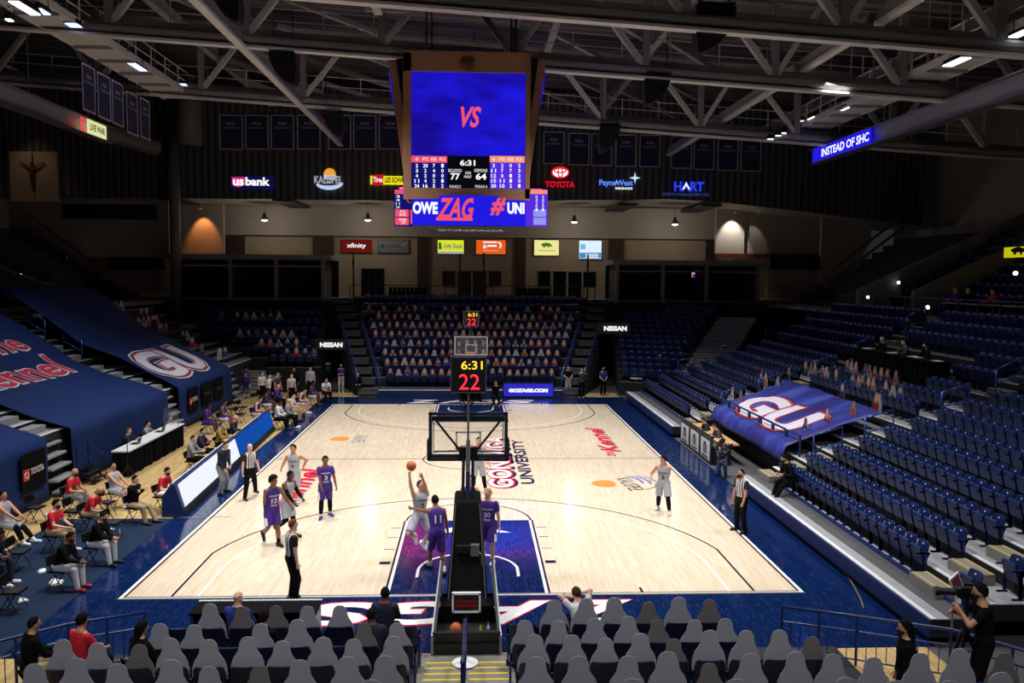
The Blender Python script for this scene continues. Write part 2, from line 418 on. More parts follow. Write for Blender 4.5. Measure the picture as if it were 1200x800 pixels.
    for i, (a, e, wv) in enumerate(arms):
        x = -1 if i == 0 else 1; hd = wv-e; hd /= np.linalg.norm(hd)
        if 'hdir' in p and p['hdir'][i] is not None: hd = R3(p['hdir'][i], float); hd /= np.linalg.norm(hd)
        pn = R3(p['palm'][i], float) if 'palm' in p and p['palm'][i] is not None else R3([-x, .25, -.1])
        pn = pn-hd*(pn@hd); pn /= np.linalg.norm(pn); th = np.cross(hd, pn)*(1 if i == 0 else -1)   # thumb side
        if 'palm' not in p and th[1] < 0 and abs(hd[2]) > .6: th = -th
        kn = wv+hd*.085*s; cu = p.get('curl', (.5, .5))[i]
        F.cone(wv, kn, .026*s, .040*s, .012, sq=(pn, .5))
        for j, (o_, ln) in enumerate(((.030, .068), (.010, .078), (-.010, .074), (-.029, .058))):
            b0 = wv+hd*.075*s+th*o_*s; a1 = cu*.8; a2 = cu*1.7; sp = p.get('spread', .12)*o_*8
            d1 = hd*math.cos(a1)+pn*math.sin(a1)+th*sp; d2 = hd*math.cos(a2)+pn*math.sin(a2)+th*sp
            X.tube([b0, b0+d1*ln*.55*s, b0+d1*ln*.55*s+d2*ln*.5*s], [.0105*s, .0095*s, .007*s], None, 6)
        b0 = wv+hd*.03*s+th*.03*s
        X.tube([b0, b0+(hd*.6+th*.7+pn*.2)*.035*s, b0+(hd*.9+th*.65+pn*.4)*.062*s], [.013*s, .011*s, .008*s], None, 6)
        hands.append((wv, hd, pn))
    V, Q = F.mesh()
    ob = bpy.data.objects.new('person', np_mesh('person_body', V, Q, sk, X)); COL.objects.link(ob)
    ob.location = loc; ob.rotation_euler.z = -math.radians(head); tag(ob, label, 'person', group)
    def child(name, fld, m):
        V, Q = fld.mesh()
        if len(V) == 0: return None
        c = bpy.data.objects.new(name, np_mesh(name, V, Q, m)); COL.objects.link(c); c.parent = ob; return c
    jersey = None
    for kind, m in wear:
        if kind in ('jersey', 'tee', 'jacket', 'vest'):
            f = Field(lo, hi, vox); of = (.016 if kind != 'jacket' else .026)*s
            f.torso(pel, Sx, u, v, rings, of, (-.07 if kind == 'jersey' else -.045)*s, .545*s if kind != 'jacket' else .575*s, .02)
            if kind != 'jersey' and kind != 'vest':
                for a, e, wv in arms:
                    d = e-a; d /= np.linalg.norm(d)
                    if kind == 'tee': f.cone(a, e, .067*g, .062*g, .03, clip=((a+d*.18*s, d),))
                    else: f.cone(a, e, .076*g, .058*g, .03); f.cone(e, wv, .058*g, .042*g, .015, clip=((wv, (wv-e)/np.linalg.norm(wv-e)),))
            c = child({'jersey': 'jersey', 'tee': 'shirt', 'jacket': 'jacket', 'vest': 'vest'}[kind], f, m)
            jersey = jersey or c
        elif kind in ('shorts', 'pants'):
            f = Field(lo, hi, vox)
            f.torso(pel, Sx, u, v, rings, .02*s, -.10*s, (.10 if kind == 'shorts' else .09)*s, .02)
            for h_, kn, an, fd, fu in legs:
                d = (kn-h_)/np.linalg.norm(kn-h_); d2 = (an-kn)/np.linalg.norm(an-kn)
                if kind == 'shorts': f.cone(h_, kn+d*.02, .108*g, .108*g, .035, clip=((h_+d*.40*s, d),))
                else:
                    f.cone(h_, kn, .104*g, .078*g, .03); f.cone(kn, an, .078*g, .060*g, .02, clip=((an+d2*.035*s, d2),))
            child('shorts' if kind == 'shorts' else 'trousers', f, m)
        elif kind == 'leggings':
            for h_, kn, an, fd, fu in legs:
                f = Field(lo, hi, vox); d2 = (an-kn)/np.linalg.norm(an-kn); f.cone(h_+(kn-h_)*.6, kn, .076*g, .066*g, .01); f.cone(kn, kn+(an-kn)*.4, .066*g, .068*g, .01); f.cone(kn+(an-kn)*.4, an, .068*g, .048*g, .01, clip=((an-d2*.06*s, d2),)); child('leg_sleeve', f, m)
        elif kind in ('sleeves', 'sleeve_right', 'sleeve_left'):
            for i, (a, e, wv) in enumerate(arms):
                if (kind == 'sleeve_right' and i == 0) or (kind == 'sleeve_left' and i == 1): continue
                f = Field(lo, hi, vox); d = (wv-e)/np.linalg.norm(wv-e); f.cone(a+(e-a)*.55, e, .054*g, .048*g, .01); f.cone(e, wv, .050*g, .036*g, .01, clip=((wv-d*.02, d),)); child('arm_sleeve', f, m)
        elif kind == 'socks':
            for h_, kn, an, fd, fu in legs:
                f = Field(lo, hi, vox); d = (kn-an)/np.linalg.norm(kn-an); f.cone(an, an+d*.15*s, .048*g, .056*g, .01, clip=((an+d*.12*s, d),)); child('sock', f, m)
        elif kind == 'shoes':
            for h_, kn, an, fd, fu in legs:
                f = Field(lo, hi, vox*.85)
                f.cone(an-fu*.030*s-fd*.05*s, an-fu*.042*s+fd*.175*s, .052*s, .040*s, .02, clip=((an-fu*.084*s, -fu),))
                f.cone(an-fu*.05*s-fd*.03*s, an+fu*.02*s-fd*.01*s, .050*s, .050*s, .02, clip=((an+fu*.02*s, fu),)); child('shoe', f, m)
        elif kind == 'tie':
            pass
    st, hc = hair
    if st != 'bald':
        hm = mat('hair_'+hc, HAIR[hc], .85, noise=.4, nscale=70, spec=.15)
        of = {'short': .007, 'medium': .018, 'afro': .040, 'long': .022, 'fringe': .010, 'buzz': .007}[st]*s
        f = Field(head_c-.26*s, head_c+.26*s, .012 if vox < .02 else .018)
        thr = (.010 if st != 'fringe' else -.02)*s
        def cut(q, d):
            qy, qz = q[..., 1], q[..., 2]; lowp = (.78*qy-qz-.023*s)*.79; w_ = np.sin(q[..., 0]*170)*np.sin(q[..., 1]*150+1)*np.sin(q[..., 2]*160) * (.010 if st in ('afro', 'medium') else .004)*s
            return np.maximum(np.maximum(d+w_, .8*qy-.6*qz-thr), lowp) if st != 'fringe' else np.maximum(np.maximum(d, .9*q[..., 1]+.44*q[..., 2]-.03*s), -q[..., 2]-.09*s)
        f.ell(head_c+hz*(.018 if st != 'afro' else .035)*s, HR, (.076*s+of, .095*s+of, .105*s+of), 0, fn2=cut)
        if st == 'long': f.cone(head_c-hf2*.05*s, head_c-hf2*.09*s-hz*.20*s, .075*s, .055*s, .03)
        child('hair', f, hm)
    if beard:
        f = Field(head_c-.2, head_c+.2, .012)
        f.cone(head_c-hz*.045*s+hf2*.012*s, head_c-hz*.085*s+hf2*.055*s, .071*s, .040*s, .02, clip=((head_c-hz*.045*s, hz), (head_c, -hf2))); child('beard', f, mat('hair_'+beard, HAIR[beard], .7))
    if mask:
        f = Field(head_c-.2, head_c+.2, .012)
        f.cone(head_c-hz*.03*s+hf2*.02*s, head_c-hz*.08*s+hf2*.06*s, .074*s, .044*s, .02, clip=((head_c-hz*.012*s, hz), (head_c+hf2*.01*s, -hf2)))
        f.ell(head_c-hz*.03*s+hf2*.095*s, HR, (.03*s, .026*s, .03*s), .02); child('face_mask', f, mask)
    if face:
        em = mat('eye_dark', (28, 20, 18), .3); wm = mat('eye_white', (226, 222, 216), .35)
        for x in (-1, 1):
            o_ = head_c+hx*x*.030*s+hf2*.082*s+hz*.020*s
            MB().ball(o_, (.012*s,.012*s,.009*s), wm, 8).ball(o_+hf2*.006*s, .008*s, em, 8).build('eye', ob, smooth=True)
            MB().bar(o_+hz*.020*s-hx*.015*s+hf2*.005*s, o_+hz*.022*s+hx*.015*s+hf2*.005*s, .006*s, .006*s, mat('hair_'+(hc if hc != 'white' else 'grey'), HAIR[hc], .7)).build('eyebrow', ob)
        if not mask: MB().ball(head_c-hz*.062*s+hf2*.088*s, (.022*s, .010*s, .006*s), mat('lip', (140, 78, 70), .5), 8).build('mouth', ob, smooth=True)
    if num and jersey:
        PEOPLE.append(None)
        for tx, m, tz, wd, ht, back in num:
            nrm = -v if back else v; org = pel+Sx*tz*s
            M4 = frame(org, (u if back else -u), Sx)
            o = text(tx, m, M4, wd, ht, ob, 'jersey_number' if tx.isdigit() else 'jersey_lettering', bold=.02)
            bv = BVHTree.FromPolygons([v_.co[:] for v_ in jersey.data.vertices], [p_.vertices[:] for p_ in jersey.data.polygons])
            for vt in o.data.vertices:
                wp = M4 @ vt.co; hit = bv.ray_cast(wp+Vector(nrm)*.5, -Vector(nrm))
                if hit[0] is not None: vt.co = M4.inverted() @ (hit[0]+Vector(nrm)*.007)
    ob['_hand'] = [float(c) for h_ in hands for c in (h_[0]+h_[1]*.09)]
    return ob
# ------------------------------------------------------------------ floor and court
def rect(mb, x0, x1, y0, y1, z, m): return mb.add([(x0, y0, z), (x1, y0, z), (x1, y1, z), (x0, y1, z)], [(0, 1, 2, 3)], m)
floor = struct(MB().box((0, 14, -.15), (70, 84, .3), DECKD).build('floor'))
mp = struct(rect(MB(), -13.6, 9.0, -6.8, 33.6, .003, WOODF).build('floor_maple_border'))
ap = struct(rect(MB(), -8.75, 9.2, -3.0, 31.65, .006, NAVYF).build('floor_apron'))
ct = struct(rect(MB(), -7.72, 7.72, -.1, 28.75, .009, WOOD).build('floor_court'))
struct(rect(MB(), -11.95, -8.72, -4.5, 6.2, .012, CARPET).build('floor_bench_mat'))
struct(MB().box((-.0, -.115, .008), (15.5, .05, .012), STEEL).build('trim_1'))
ZP = .012
def stroke(pts, wd, m, z=ZP, name='court_line', parent=ct):
    mb = MB(); n = len(pts); P = [Vector((p[0], p[1], 0)) for p in pts]; vs = []
    for i in range(n):
        t = (P[min(i+1, n-1)]-P[max(i-1, 0)]).normalized(); nn = Vector((-t.y, t.x, 0))*wd/2
        vs += [P[i]+nn, P[i]-nn]
    mb.add([(v.x, v.y, z) for v in vs], [(2*i, 2*i+1, 2*i+3, 2*i+2) for i in range(n-1)], m)
    return mb.build(name, parent)
def arc(cx, cy, r, a0, a1, n=48): return [(cx+r*math.cos(math.radians(a0+(a1-a0)*i/n)), cy+r*math.sin(math.radians(a0+(a1-a0)*i/n))) for i in range(n+1)]
L = 28.65
mb = MB()
for x in (-1, 1):
    rect(mb, x*7.62-.025, x*7.62+.025, -.02, L+.02, ZP, P_BLACK); rect(mb, x*7.70-.03, x*7.70+.03, -.1, L+.1, ZP, P_WHITE)
for y in (0, L): rect(mb, -7.6, 7.6, y-.025, y+.025, ZP+.001, P_GREY if y == 0 else P_WHITE)
mb.build('boundary_line', ct)
stroke([(-7.6, L/2), (7.6, L/2)], .05, P_BLACK, name='half_court_line')
stroke(arc(0, L/2, 1.83, 0, 360, 64), .05, P_BLACK, name='centre_circle')
for e in (0, 1):
    def T(pts): return pts if e == 0 else [(-x, L-y) for x, y in pts]
    a = math.degrees(math.acos(6.6/6.75))
    stroke(T([(6.6, 0), (6.6, 1.575+6.75*math.sin(math.radians(a)))]+arc(0, 1.575, 6.75, a, 180-a)+[(-6.6, 0)]), .055, P_BLACK, name='three_point_line')
    stroke(T([(6.02, 0), (6.02, 1.2)]+arc(0, 1.575, 6.03, 3, 177)+[(-6.02, 1.2), (-6.02, 0)]), .05, P_WHITE, z=ZP-.001, name='old_three_point_line')
    k = MB(); q = T([(-1.83, .03), (1.83, .03), (1.83, 5.8), (-1.83, 5.8)]); k.poly([(x, y, ZP+.001) for x, y in q], NAVYF); k.build('lane_paint', ct)
    for x in (-1, 1):
        stroke(T([(x*1.80, 0), (x*1.80, 5.8)]), .06, P_WHITE, ZP+.002, 'lane_line'); stroke(T([(x*1.87, 0), (x*1.87, 5.8)]), .05, P_BLACK, ZP+.002, 'lane_line')
        for i, y in enumerate((2.13, 3.2, 4.2, 5.1)): stroke(T([(x*1.95, y), (x*2.22, y)]), .2 if i == 0 else .035, P_BLACK, ZP+.002, 'lane_mark')
        stroke(T([(x*4.0, 0), (x*4.0, .3)]), .06, P_BLACK, ZP+.002, 'coaching_mark')
    stroke(T(arc(0, 5.8, 1.83, 0, 180)), .05, P_BLACK, ZP+.002, 'free_throw_circle')
    stroke(T([(1.22, 1.1)]+arc(0, 1.575, 1.22, 0, 180, 24)+[(-1.22, 1.1)]), .07, P_WHITE, ZP+.002, 'restricted_arc')
    for x in (-1, 1):    # slim white pennants at the free-throw end of the lane
        k = MB(); q = T([(x*.1, 5.35), (x*1.2, 4.6), (x*.55, 4.62), (x*.2, 4.9)]); k.poly([(a_, b_, ZP+.003) for a_, b_ in (q if x > 0 else q[::-1])], P_WHITE); k.build('lane_chevron', ct)
def floor_text(s, x, y, wd, ht, m, d=(0, 1), up=(-1, 0), z=ZP, bold=.02, shear=0, name='floor_lettering', parent=ct):
    return text(s, m, frame((x, y, 0), (*d, 0), (*up, 0)), wd, ht, parent, name, bold, shear, depth=z)
floor_text('GONZAGA', 1.17, 14.3, 9.5, 1.1, P_BLACK, z=ZP, bold=.09)
floor_text('GONZAGA', 1.12, 14.3, 9.35, 1.0, P_RED, z=ZP+.001, bold=.06)
floor_text('GONZAGA', 1.10, 14.3, 9.2, .88, P_WHITE, z=ZP+.002, bold=.02)
floor_text('UNIVERSITY', 2.05, 14.2, 8.0, .5, P_BLACK, bold=.03)
for x, y in ((-5.85, 9.9), (5.85, 18.4)):
    floor_text('Kennel', x+.05, y-.06, 5.6, .80, P_GREY, z=ZP, bold=.03, shear=.25)
    floor_text('Kennel', x, y, 5.6, .78, P_RED, z=ZP+.001, bold=.03, shear=.25)
    floor_text('the', x-.15, y-3.2, .9, .45, P_RED, z=ZP+.001, bold=.02, shear=.25)
for sx, x, y in ((1, 5.35, 10.1), (-1, -5.1, 18.4)):      # casino mark: sun, wordmark, blue waves
    d = (1, 0); k = 1 if sx > 0 else 1
    m_ = MB(); pts = [(x-.55+.42*math.cos(a)*(1.3 if math.cos(a) < 0 else .75), y+.1+.5*math.sin(a)) for a in [i*PI/12 for i in range(24)]]
    m_.poly([(a, b, ZP) for a, b in pts], P_ORANGE); m_.build('sponsor_sun', ct)
    floor_text('KALISPEL', x+.25, y, 1.8, .55, P_BLACK if sx > 0 else P_GREY, d=(.12, -1) if sx > 0 else (0, -1), up=(1, 0), bold=.0)
    if sx > 0:
        for i in range(3): stroke([(x+.2+.25*i+.55*math.cos(a), y+.15+1.05*math.sin(a)) for a in [PI*(.0+.045*j) for j in range(11)]], .11-.015*i, P_BLUE, name='sponsor_wave')
        stroke([(x+.15+1.0*math.cos(a), y-.05+.75*math.sin(a)) for a in [PI*(-.45+.05*j) for j in range(11)]], .05, P_BLACK, name='sponsor_wave')
# baseline wordmark, read from the court (upside down from here)
for yy, Y0 in ((-1.05, 0), (L+1.15, 1)):
    dd, uu = ((-1, 0), (0, -1)) if Y0 == 0 else ((1, 0), (0, 1))
    zz = 'ZAGS'
    for j, ch in enumerate(zz):
        X_ = (2.75-1.83*j)*(1 if Y0 == 0 else -1)
        floor_text(ch, X_, yy, 1.95, 1.36, P_RED, dd, uu, .009, .05, .18, parent=ap); floor_text(ch, X_, yy, 1.83, 1.24, P_WHITE, dd, uu, .010, .035, .18, parent=ap)
# white swoosh of tape seen along the left edge
stroke([(-8.62, 6.3), (-7.0, 6.35)], .05, P_GREY, name='floor_tape', parent=ap)
# ------------------------------------------------------------------ side stands
def prof(k):      # front edge and height of row k (distance from the court axis)
    if k < 9: return 9.75+.86*k, .5+.29*k
    return 17.6+.8*(k-9), 3.3+.43*(k-9)
NR = 14
WALK_X, WALK_Z = 21.6, 5.4
def stand(side, k0, y0, y1, name):
    mb = MB()
    for k in range(k0, NR):
        x, z = prof(k); xa = x-.27 if not (k == 0) else 9.15; xb = prof(k+1)[0]-.27 if k < NR-1 else WALK_X; zb = max(prof(k-1)[1], 0)-.05 if k > k0 else 0.14
        mb.box((side*(xa+xb)/2, (y0+y1)/2, (z+zb)/2), (xb-xa, y1-y0, z-zb-.004), RISER)
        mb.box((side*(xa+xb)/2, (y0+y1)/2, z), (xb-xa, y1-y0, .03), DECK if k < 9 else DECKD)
        mb.box((side*(xa+.05), (y0+y1)/2, z+.012), (.11, y1-y0, .02), NOSE if k < 9 else DECK)
        if k == 0: mb.box((side*9.80, (y0+y1)/2, z+.012), (.56, y1-y0, .016), DECKD); mb.box((side*10.0, (y0+y1)/2, z+.06), (.05, y1-y0, .12), NAVYD)
        if k == 0: mb.box((side*9.13, (y0+y1)/2, .32), (.05, y1-y0, .36), NAVYP)
    return struct(mb.build(name))
stand(1, 0, -2.9, 9.3, 'bleacher_deck_right'); stand(1, 2, 9.3, 18.7, 'bleacher_deck_middle'); stand(1, 0, 18.7, 30.4, 'bleacher_deck_far'); stand(-1, 5, -3, 28.9, 'bleacher_deck_left'); stand(-1, 5, 29.0, 37.0, 'bleacher_deck_corner')
wk = MB()
for sd in (1, -1):
    wk.box((sd*23.0, 14, WALK_Z-.1), (3.0, 60, .2), CONC)
    for k in range(10):
        x, z = 24.6+.85*k, 5.75+.5*k
        wk.box((sd*x, 14, z-.4), (.85, 60, .8), RISER)
struct(wk.build('upper_stand_steps'))
# ------------------------------------------------------------------ end stand with the cut-outs
EY0, ERUN, ERISE, EZ0 = 32.3, .95, .52, .42
def erow(j): return EY0+ERUN*j, EZ0+ERISE*j
def efront(j): return 5.35+.30*j     # half width of the seat rows
mb = MB()
for j in range(11):
    y, z = erow(j); hw = 8.4 if j > 5 else efront(j)+1.6
    mb.box((0, y+.35, z/2), (hw*2, ERUN+.02, z), RISER); mb.box((0, y+.35, z), (hw*2, ERUN+.02, .03), DECKD)
    for s_ in (-1, 1):
        xc = s_*(efront(j)+.8)
        for q in range(2): mb.box((xc, y-.10+.30*q-.30, z-.02-.17*(1-q)-.05), (1.15, .36, .16), DECKD)
mb.box((0, EY0-.45, .22), (11.0, .9, .44), NAVYP); mb.box((0, EY0-.86, .45), (11.0, .12, .04), NOSE)
struct(mb.build('end_stand_deck'))
# ------------------------------------------------------------------ near stand under the camera
NPITCH = .577
NEAR = [(-3.4, 0.0), (-4.4, .08), (-5.2, .12), (-7.6, .87), (-9.9, 1.65)]
mb = MB()
for (y, z), d0, d1 in zip(NEAR[3:], (-8.6, -11.2), (-6.9, -9.2)):
    for s_ in (-1, 1): mb.box((s_*5.0, (d0+d1)/2, z/2-.01), (8.2, d1-d0, z), DECKD)
for s_ in (-1, 1): mb.box((s_*4.0, -4.62, .035), (6.3, 3.1, .07), RISER)
struct(mb.build('near_stand_deck'))
mb = MB()
mb.box((0, -3.33, .012), (1.75, .5, .024), CONC)
for i in range(7):
    y = -3.42-.33*i; z = .02+.052*i
    mb.box((0, y-.165, z/2), (1.75, .33, z+.001), CONC)
    for s_ in (-1, 1): mb.box((s_*.40, y-.03, z+.004), (.70, .055, .008), YEL)
struct(mb.build('near_stair'))
# ------------------------------------------------------------------ far wall, concourse, fascia, roof
FY = 50.0     # lower far wall
mb = MB(); mb.box((0, (43.0+FY)/2, 5.5), (60, FY-43.0, .2), CONC); mb.box((0, 42.95, 5.45), (17, .1, .5), RISER)
struct(mb.build('floor_concourse'))
mb = MB(); mb.box((0, FY+.2, 8.2), (64, .4, 5.4), PLASTER); struct(mb.build('wall_far'))
mb = MB(); mb.box((0, FY-.15, 11.6), (64, .5, 2.45), PLASTG); struct(mb.build('wall_far_beam'))
mb = MB()
for x0, x1 in ((367, 391), (489, 503), (603, 616), (713, 731), (263, 287), (827, 838)):
    a, b = AY(x0, 300, FY-.1), AY(x1, 300, FY-.1); mb.box(((a.x+b.x)/2, FY-.05, 8.0), (b.x-a.x, .3, 4.75), BROWN)
struct(mb.build('trim_2'))
FASY = 43.2
def fz(y): return AY(555, y, FASY).z
mb = MB(); z0 = AY(555, 236, FASY).z
xs = [-34, -19.5, -10, 0, 14, 17.6, 21.8, 26.9, 33.5]; zb = [z0, z0, z0, z0, 12.98, 12.88, 12.46, 11.95, 11.2]
for i in range(len(xs)-1):
    mb.prism([(xs[i], FASY, zb[i]), (xs[i+1], FASY, zb[i+1]), (xs[i+1], FASY, 20.5), (xs[i], FASY, 20.5)], (0, .25, 0), CORR)
struct(mb.build('wall_fascia'))
mb = MB()
for i in range(len(xs)-1):      # soffit behind the fascia, in bays with dark gaps
    mb.prism([(xs[i], FASY+.25, zb[i]+.02), (xs[i+1], FASY+.25, zb[i+1]+.02), (xs[i+1], FY+.1, zb[i+1]+.02), (xs[i], FY+.1, zb[i]+.02)], (0, 0, .1), PLASTG)
for x in (-21.5, -13.6, 11.4, 17.6):
    mb.box((x, 46.6, z0-.06), (1.5, 6.6, .14), RISER)
struct(mb.build('ceiling_soffit'))
RZ0 = 22.0
RZ0 = 21.2
mb = MB(); mb.add([(-36, -22, RZ0+2.1), (36, -22, RZ0-2.1), (36, 52, RZ0-2.1), (-36, 52, RZ0+2.1)], [(3, 2, 1, 0)], DARKC)
for y in range(-2, 50, 2):    # roof purlins
    mb.add([(-36, y, RZ0+1.9), (36, y, RZ0-2.3), (36, y+.12, RZ0-2.3), (-36, y+.12, RZ0+1.9)], [(3, 2, 1, 0)], TRUSS); 
struct(mb.build('ceiling'))
mb = MB(); mb.box((-36, 14, 11), (.4, 76, 24), PLASTG); struct(mb.build('wall_left'))
mb = MB(); mb.box((36, 14, 11), (.4, 76, 24), PLASTG); struct(mb.build('wall_right'))
mb = MB()
for s_ in (-1, 1): mb.box((s_*17.5, 42.3, 2.6), (18, .3, 5.6), RISER)
struct(mb.build('wall_corner'))
mb = MB(); mb.box((0, -22.2, 11), (72, .4, 26), PLASTG); struct(mb.build('wall_near'))
# ------------------------------------------------------------------ stadium seats (tip-up, folded)
ORD = ['first', 'second', 'third', 'fourth', 'fifth', 'sixth', 'seventh', 'eighth', 'ninth', 'tenth', 'eleventh', 'twelfth', 'thirteenth', 'fourteenth', 'fifteenth',
       'sixteenth', 'seventeenth', 'eighteenth', 'nineteenth', 'twentieth'] + [a+b for a in ('twenty-', 'thirty-') for b in ('first', 'second', 'third', 'fourth', 'fifth', 'sixth', 'seventh', 'eighth', 'ninth')]
ORD.insert(29, 'thirtieth')
def seat_parts():
    out = []
    b = MB()
    xs = [-.225, -.15, 0, .15, .225]; pr = []     # curved back shell, leaning back, rounded top corners
    for yo in (0, .028):
        for z, ww, yb in ((.40, .96, -.20), (.55, 1.0, -.225), (.70, 1.0, -.26), (.78, .95, -.28), (.815, .80, -.29)):
            pr += [(x*ww, yb-yo+.045*(x/.225)**2, z) for x in xs]
    q = []
    for s_ in range(2):
        for r in range(4):
            for c in range(4):
                a = s_*25+r*5+c; f = (a, a+1, a+6, a+5); q.append(f[::-1] if s_ == 0 else f)
    for r in range(4):
        for c in (0, 4):
            a = r*5+c; q.append((a, a+25, a+30, a+5) if c else (a, a+5, a+30, a+25))
    for c in range(4): q.append((20+c, 20+c+1, 45+c+1, 45+c)); q.append((c, c+25, c+26, c+1))
    b.add(pr, q, NAVYS); out.append(('backrest', b))
    p = MB(); R = Matrix.Rotation(math.radians(-14), 3, 'X')
    p.box((0, -.105, .52), (.43, .055, .40), NAVYS, R); p.box((0, -.055, .712), (.40, .05, .022), NAVYD, R); out.append(('seat_pan', p))
    f = MB()
    for x in (-.25, .25):
        f.box((x, -.10, .60), (.035, .30, .03), NAVYD); f.box((x, -.16, .30), (.03, .06, .58), NAVYP); f.box((x, -.10, .015), (.05, .22, .03), NAVYP)
        f.bar((x, -.17, .45), (x, -.245, .62), .028, .03, NAVYP)
        f.box((0, -.17, .40), (.52, .03, .04), NAVYP); out.append(('frame', f))
    n = MB(); n.box((0, -.232, .755), (.038, .008, .038), WHITEP, Matrix.Rotation(math.radians(12), 3, 'X')); out.append(('number_plate', n))
    return out
SEATP = [(n, b.data('seat_'+n)) for n, b in seat_parts()]
SEAT_SHADED = SEATP[0][1].copy(); SEAT_SHADED.materials.clear(); SEAT_SHADED.materials.append(mat('shaded_navy_shell', (13, 18, 40), .45, noise=.1))  # same navy back; the near stand's shade is put into its colour
_all = MB()
for n, b in seat_parts():
    for f, mi in zip(b.f, b.m): pass
    _all.add(b.v, b.f, b.mats[0]) if len(b.mats) == 1 else [(_all.add(b.v, [f], b.mats[mi])) for f, mi in zip(b.f, b.m)]
SV = np.array(_all.v); SF = [list(f) for f in _all.f]; SMI = list(_all.m); SMATS = _all.mats
PRESS = sorted((AX(1102, 424, 17.6).y-.4, AX(1010, 412, 17.6).y+.4))
SEATS = []    # (x, y, z, rot, width scale, label, group)
for blk, (y0, y1, n) in enumerate(((-.75, 8.05, 17), (9.3, 18.5, 18), (19.9, 30.2, 20), (-2.75, -2.2, 1))):
    for k in range(NR):
        if blk == 1 and k < 6: continue
        if blk in (1, 2) and k in (8, 9, 10): ycut = PRESS
        else: ycut = None
        if blk == 3 and k > 4: continue
        x, z = prof(k)
        for i in range(n):
            y = y0+(i+.5)*(y1-y0)/n
            if ycut and ycut[0] < y < ycut[1]: continue
            nm = ('near', 'middle', 'far', 'aisle-side')[blk]
            SEATS.append((x+.28, y, z+.015, PI/2, 1.0, f'folded navy seat, {ORD[k]} row of {nm} right block, {ORD[i]} from the near end', 'seats of the right stand'))
NEARX = []
for r, (y, z) in enumerate(NEAR):
    lo, hi = (((-5.9, -1.15), (1.05, 5.6)), ((-6.2, -1.15), (1.05, 5.6)), ((-7.0, -1.2), (1.12, 6.6)), ((-8.2, -1.0), (1.0, 8.2)), ((-8.2, -1.0), (1.2, 8.2)))[r]
    for sd, (a, b) in enumerate((lo, hi)):
        n = int((b-a)/NPITCH)
        for i in range(n):
            x = (hi[0]+i*NPITCH) if sd else (lo[1]-i*NPITCH)
            NEARX.append((r, sd, i, x, y, z))
            SEATS.append((x, y, z+.015, 0.0, 1.12, f'navy seat seen from behind, {ORD[r]} near row, {ORD[i]} {"right" if sd else "left"} of centre stairs', 'seats of the near stand'))
def dist(s): return (Vector(s[:3])-CP).length
SEATS = [s for s in SEATS if seen((s[0], s[1], s[2]+.5), 30)]
SEATS.sort(key=dist)
def place_seat(s):
    r = empty('stadium_seat', s[:3], s[3], s[5], 'seat', s[6]); r.scale = (s[4], 1, 1)
    for n, me in SEATP:
        if n == 'backrest' and 'near stand' in s[6]: me = SEAT_SHADED
        c = bpy.data.objects.new(n, me); COL.objects.link(c); c.parent = r
REST = [(s[0], s[1], s[2], s[3]) for s in SEATS[300:]]
def late_seats():
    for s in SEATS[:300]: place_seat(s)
    # every further seat of the arena: one object
    R = list(REST)
    for j in range(10):
        y, z = erow(j); n = int(2*(efront(j) if j < 7 else 7.6)/.52)
        for i in range(n): R.append(((i-(n-1)/2)*.52, y+.45, z+.015, PI))
    for (x, y, z, rz) in CORNER: R.append((x, y, z, rz))
    for sd in (1, -1):
        for k in range(9):
            x, z = 24.75+.85*k, 5.75+.5*k
            for i in range(44):
                y_ = 1.5+.62*i
                if all(abs(y_-yw-.17) > .5 for yw in STW): R.append((sd*x, y_, z, PI/2*sd))
    A = np.array(R); n = len(A); V = np.zeros((n, len(SV), 3)); c, s_ = np.cos(A[:, 3]), np.sin(A[:, 3])
    V[:, :, 0] = SV[None, :, 0]*c[:, None]-SV[None, :, 1]*s_[:, None]+A[:, 0:1]; V[:, :, 1] = SV[None, :, 0]*s_[:, None]+SV[None, :, 1]*c[:, None]+A[:, 1:2]; V[:, :, 2] = SV[None, :, 2]+A[:, 2:3]
    F = []; m = len(SV)
    for i in range(n): F += [[q+i*m for q in f] for f in SF]
    me = bpy.data.meshes.new('seat_rows'); me.from_pydata(V.reshape(-1, 3).tolist(), [], F)
    for mm in SMATS: me.materials.append(mm)
    me.polygons.foreach_set('material_index', SMI*n); me.update()
    o = bpy.data.objects.new('seat_rows', me); COL.objects.link(o); tag(o, 'rows of small navy stadium seats filling the far and upper stands', 'seats', kind='stuff')
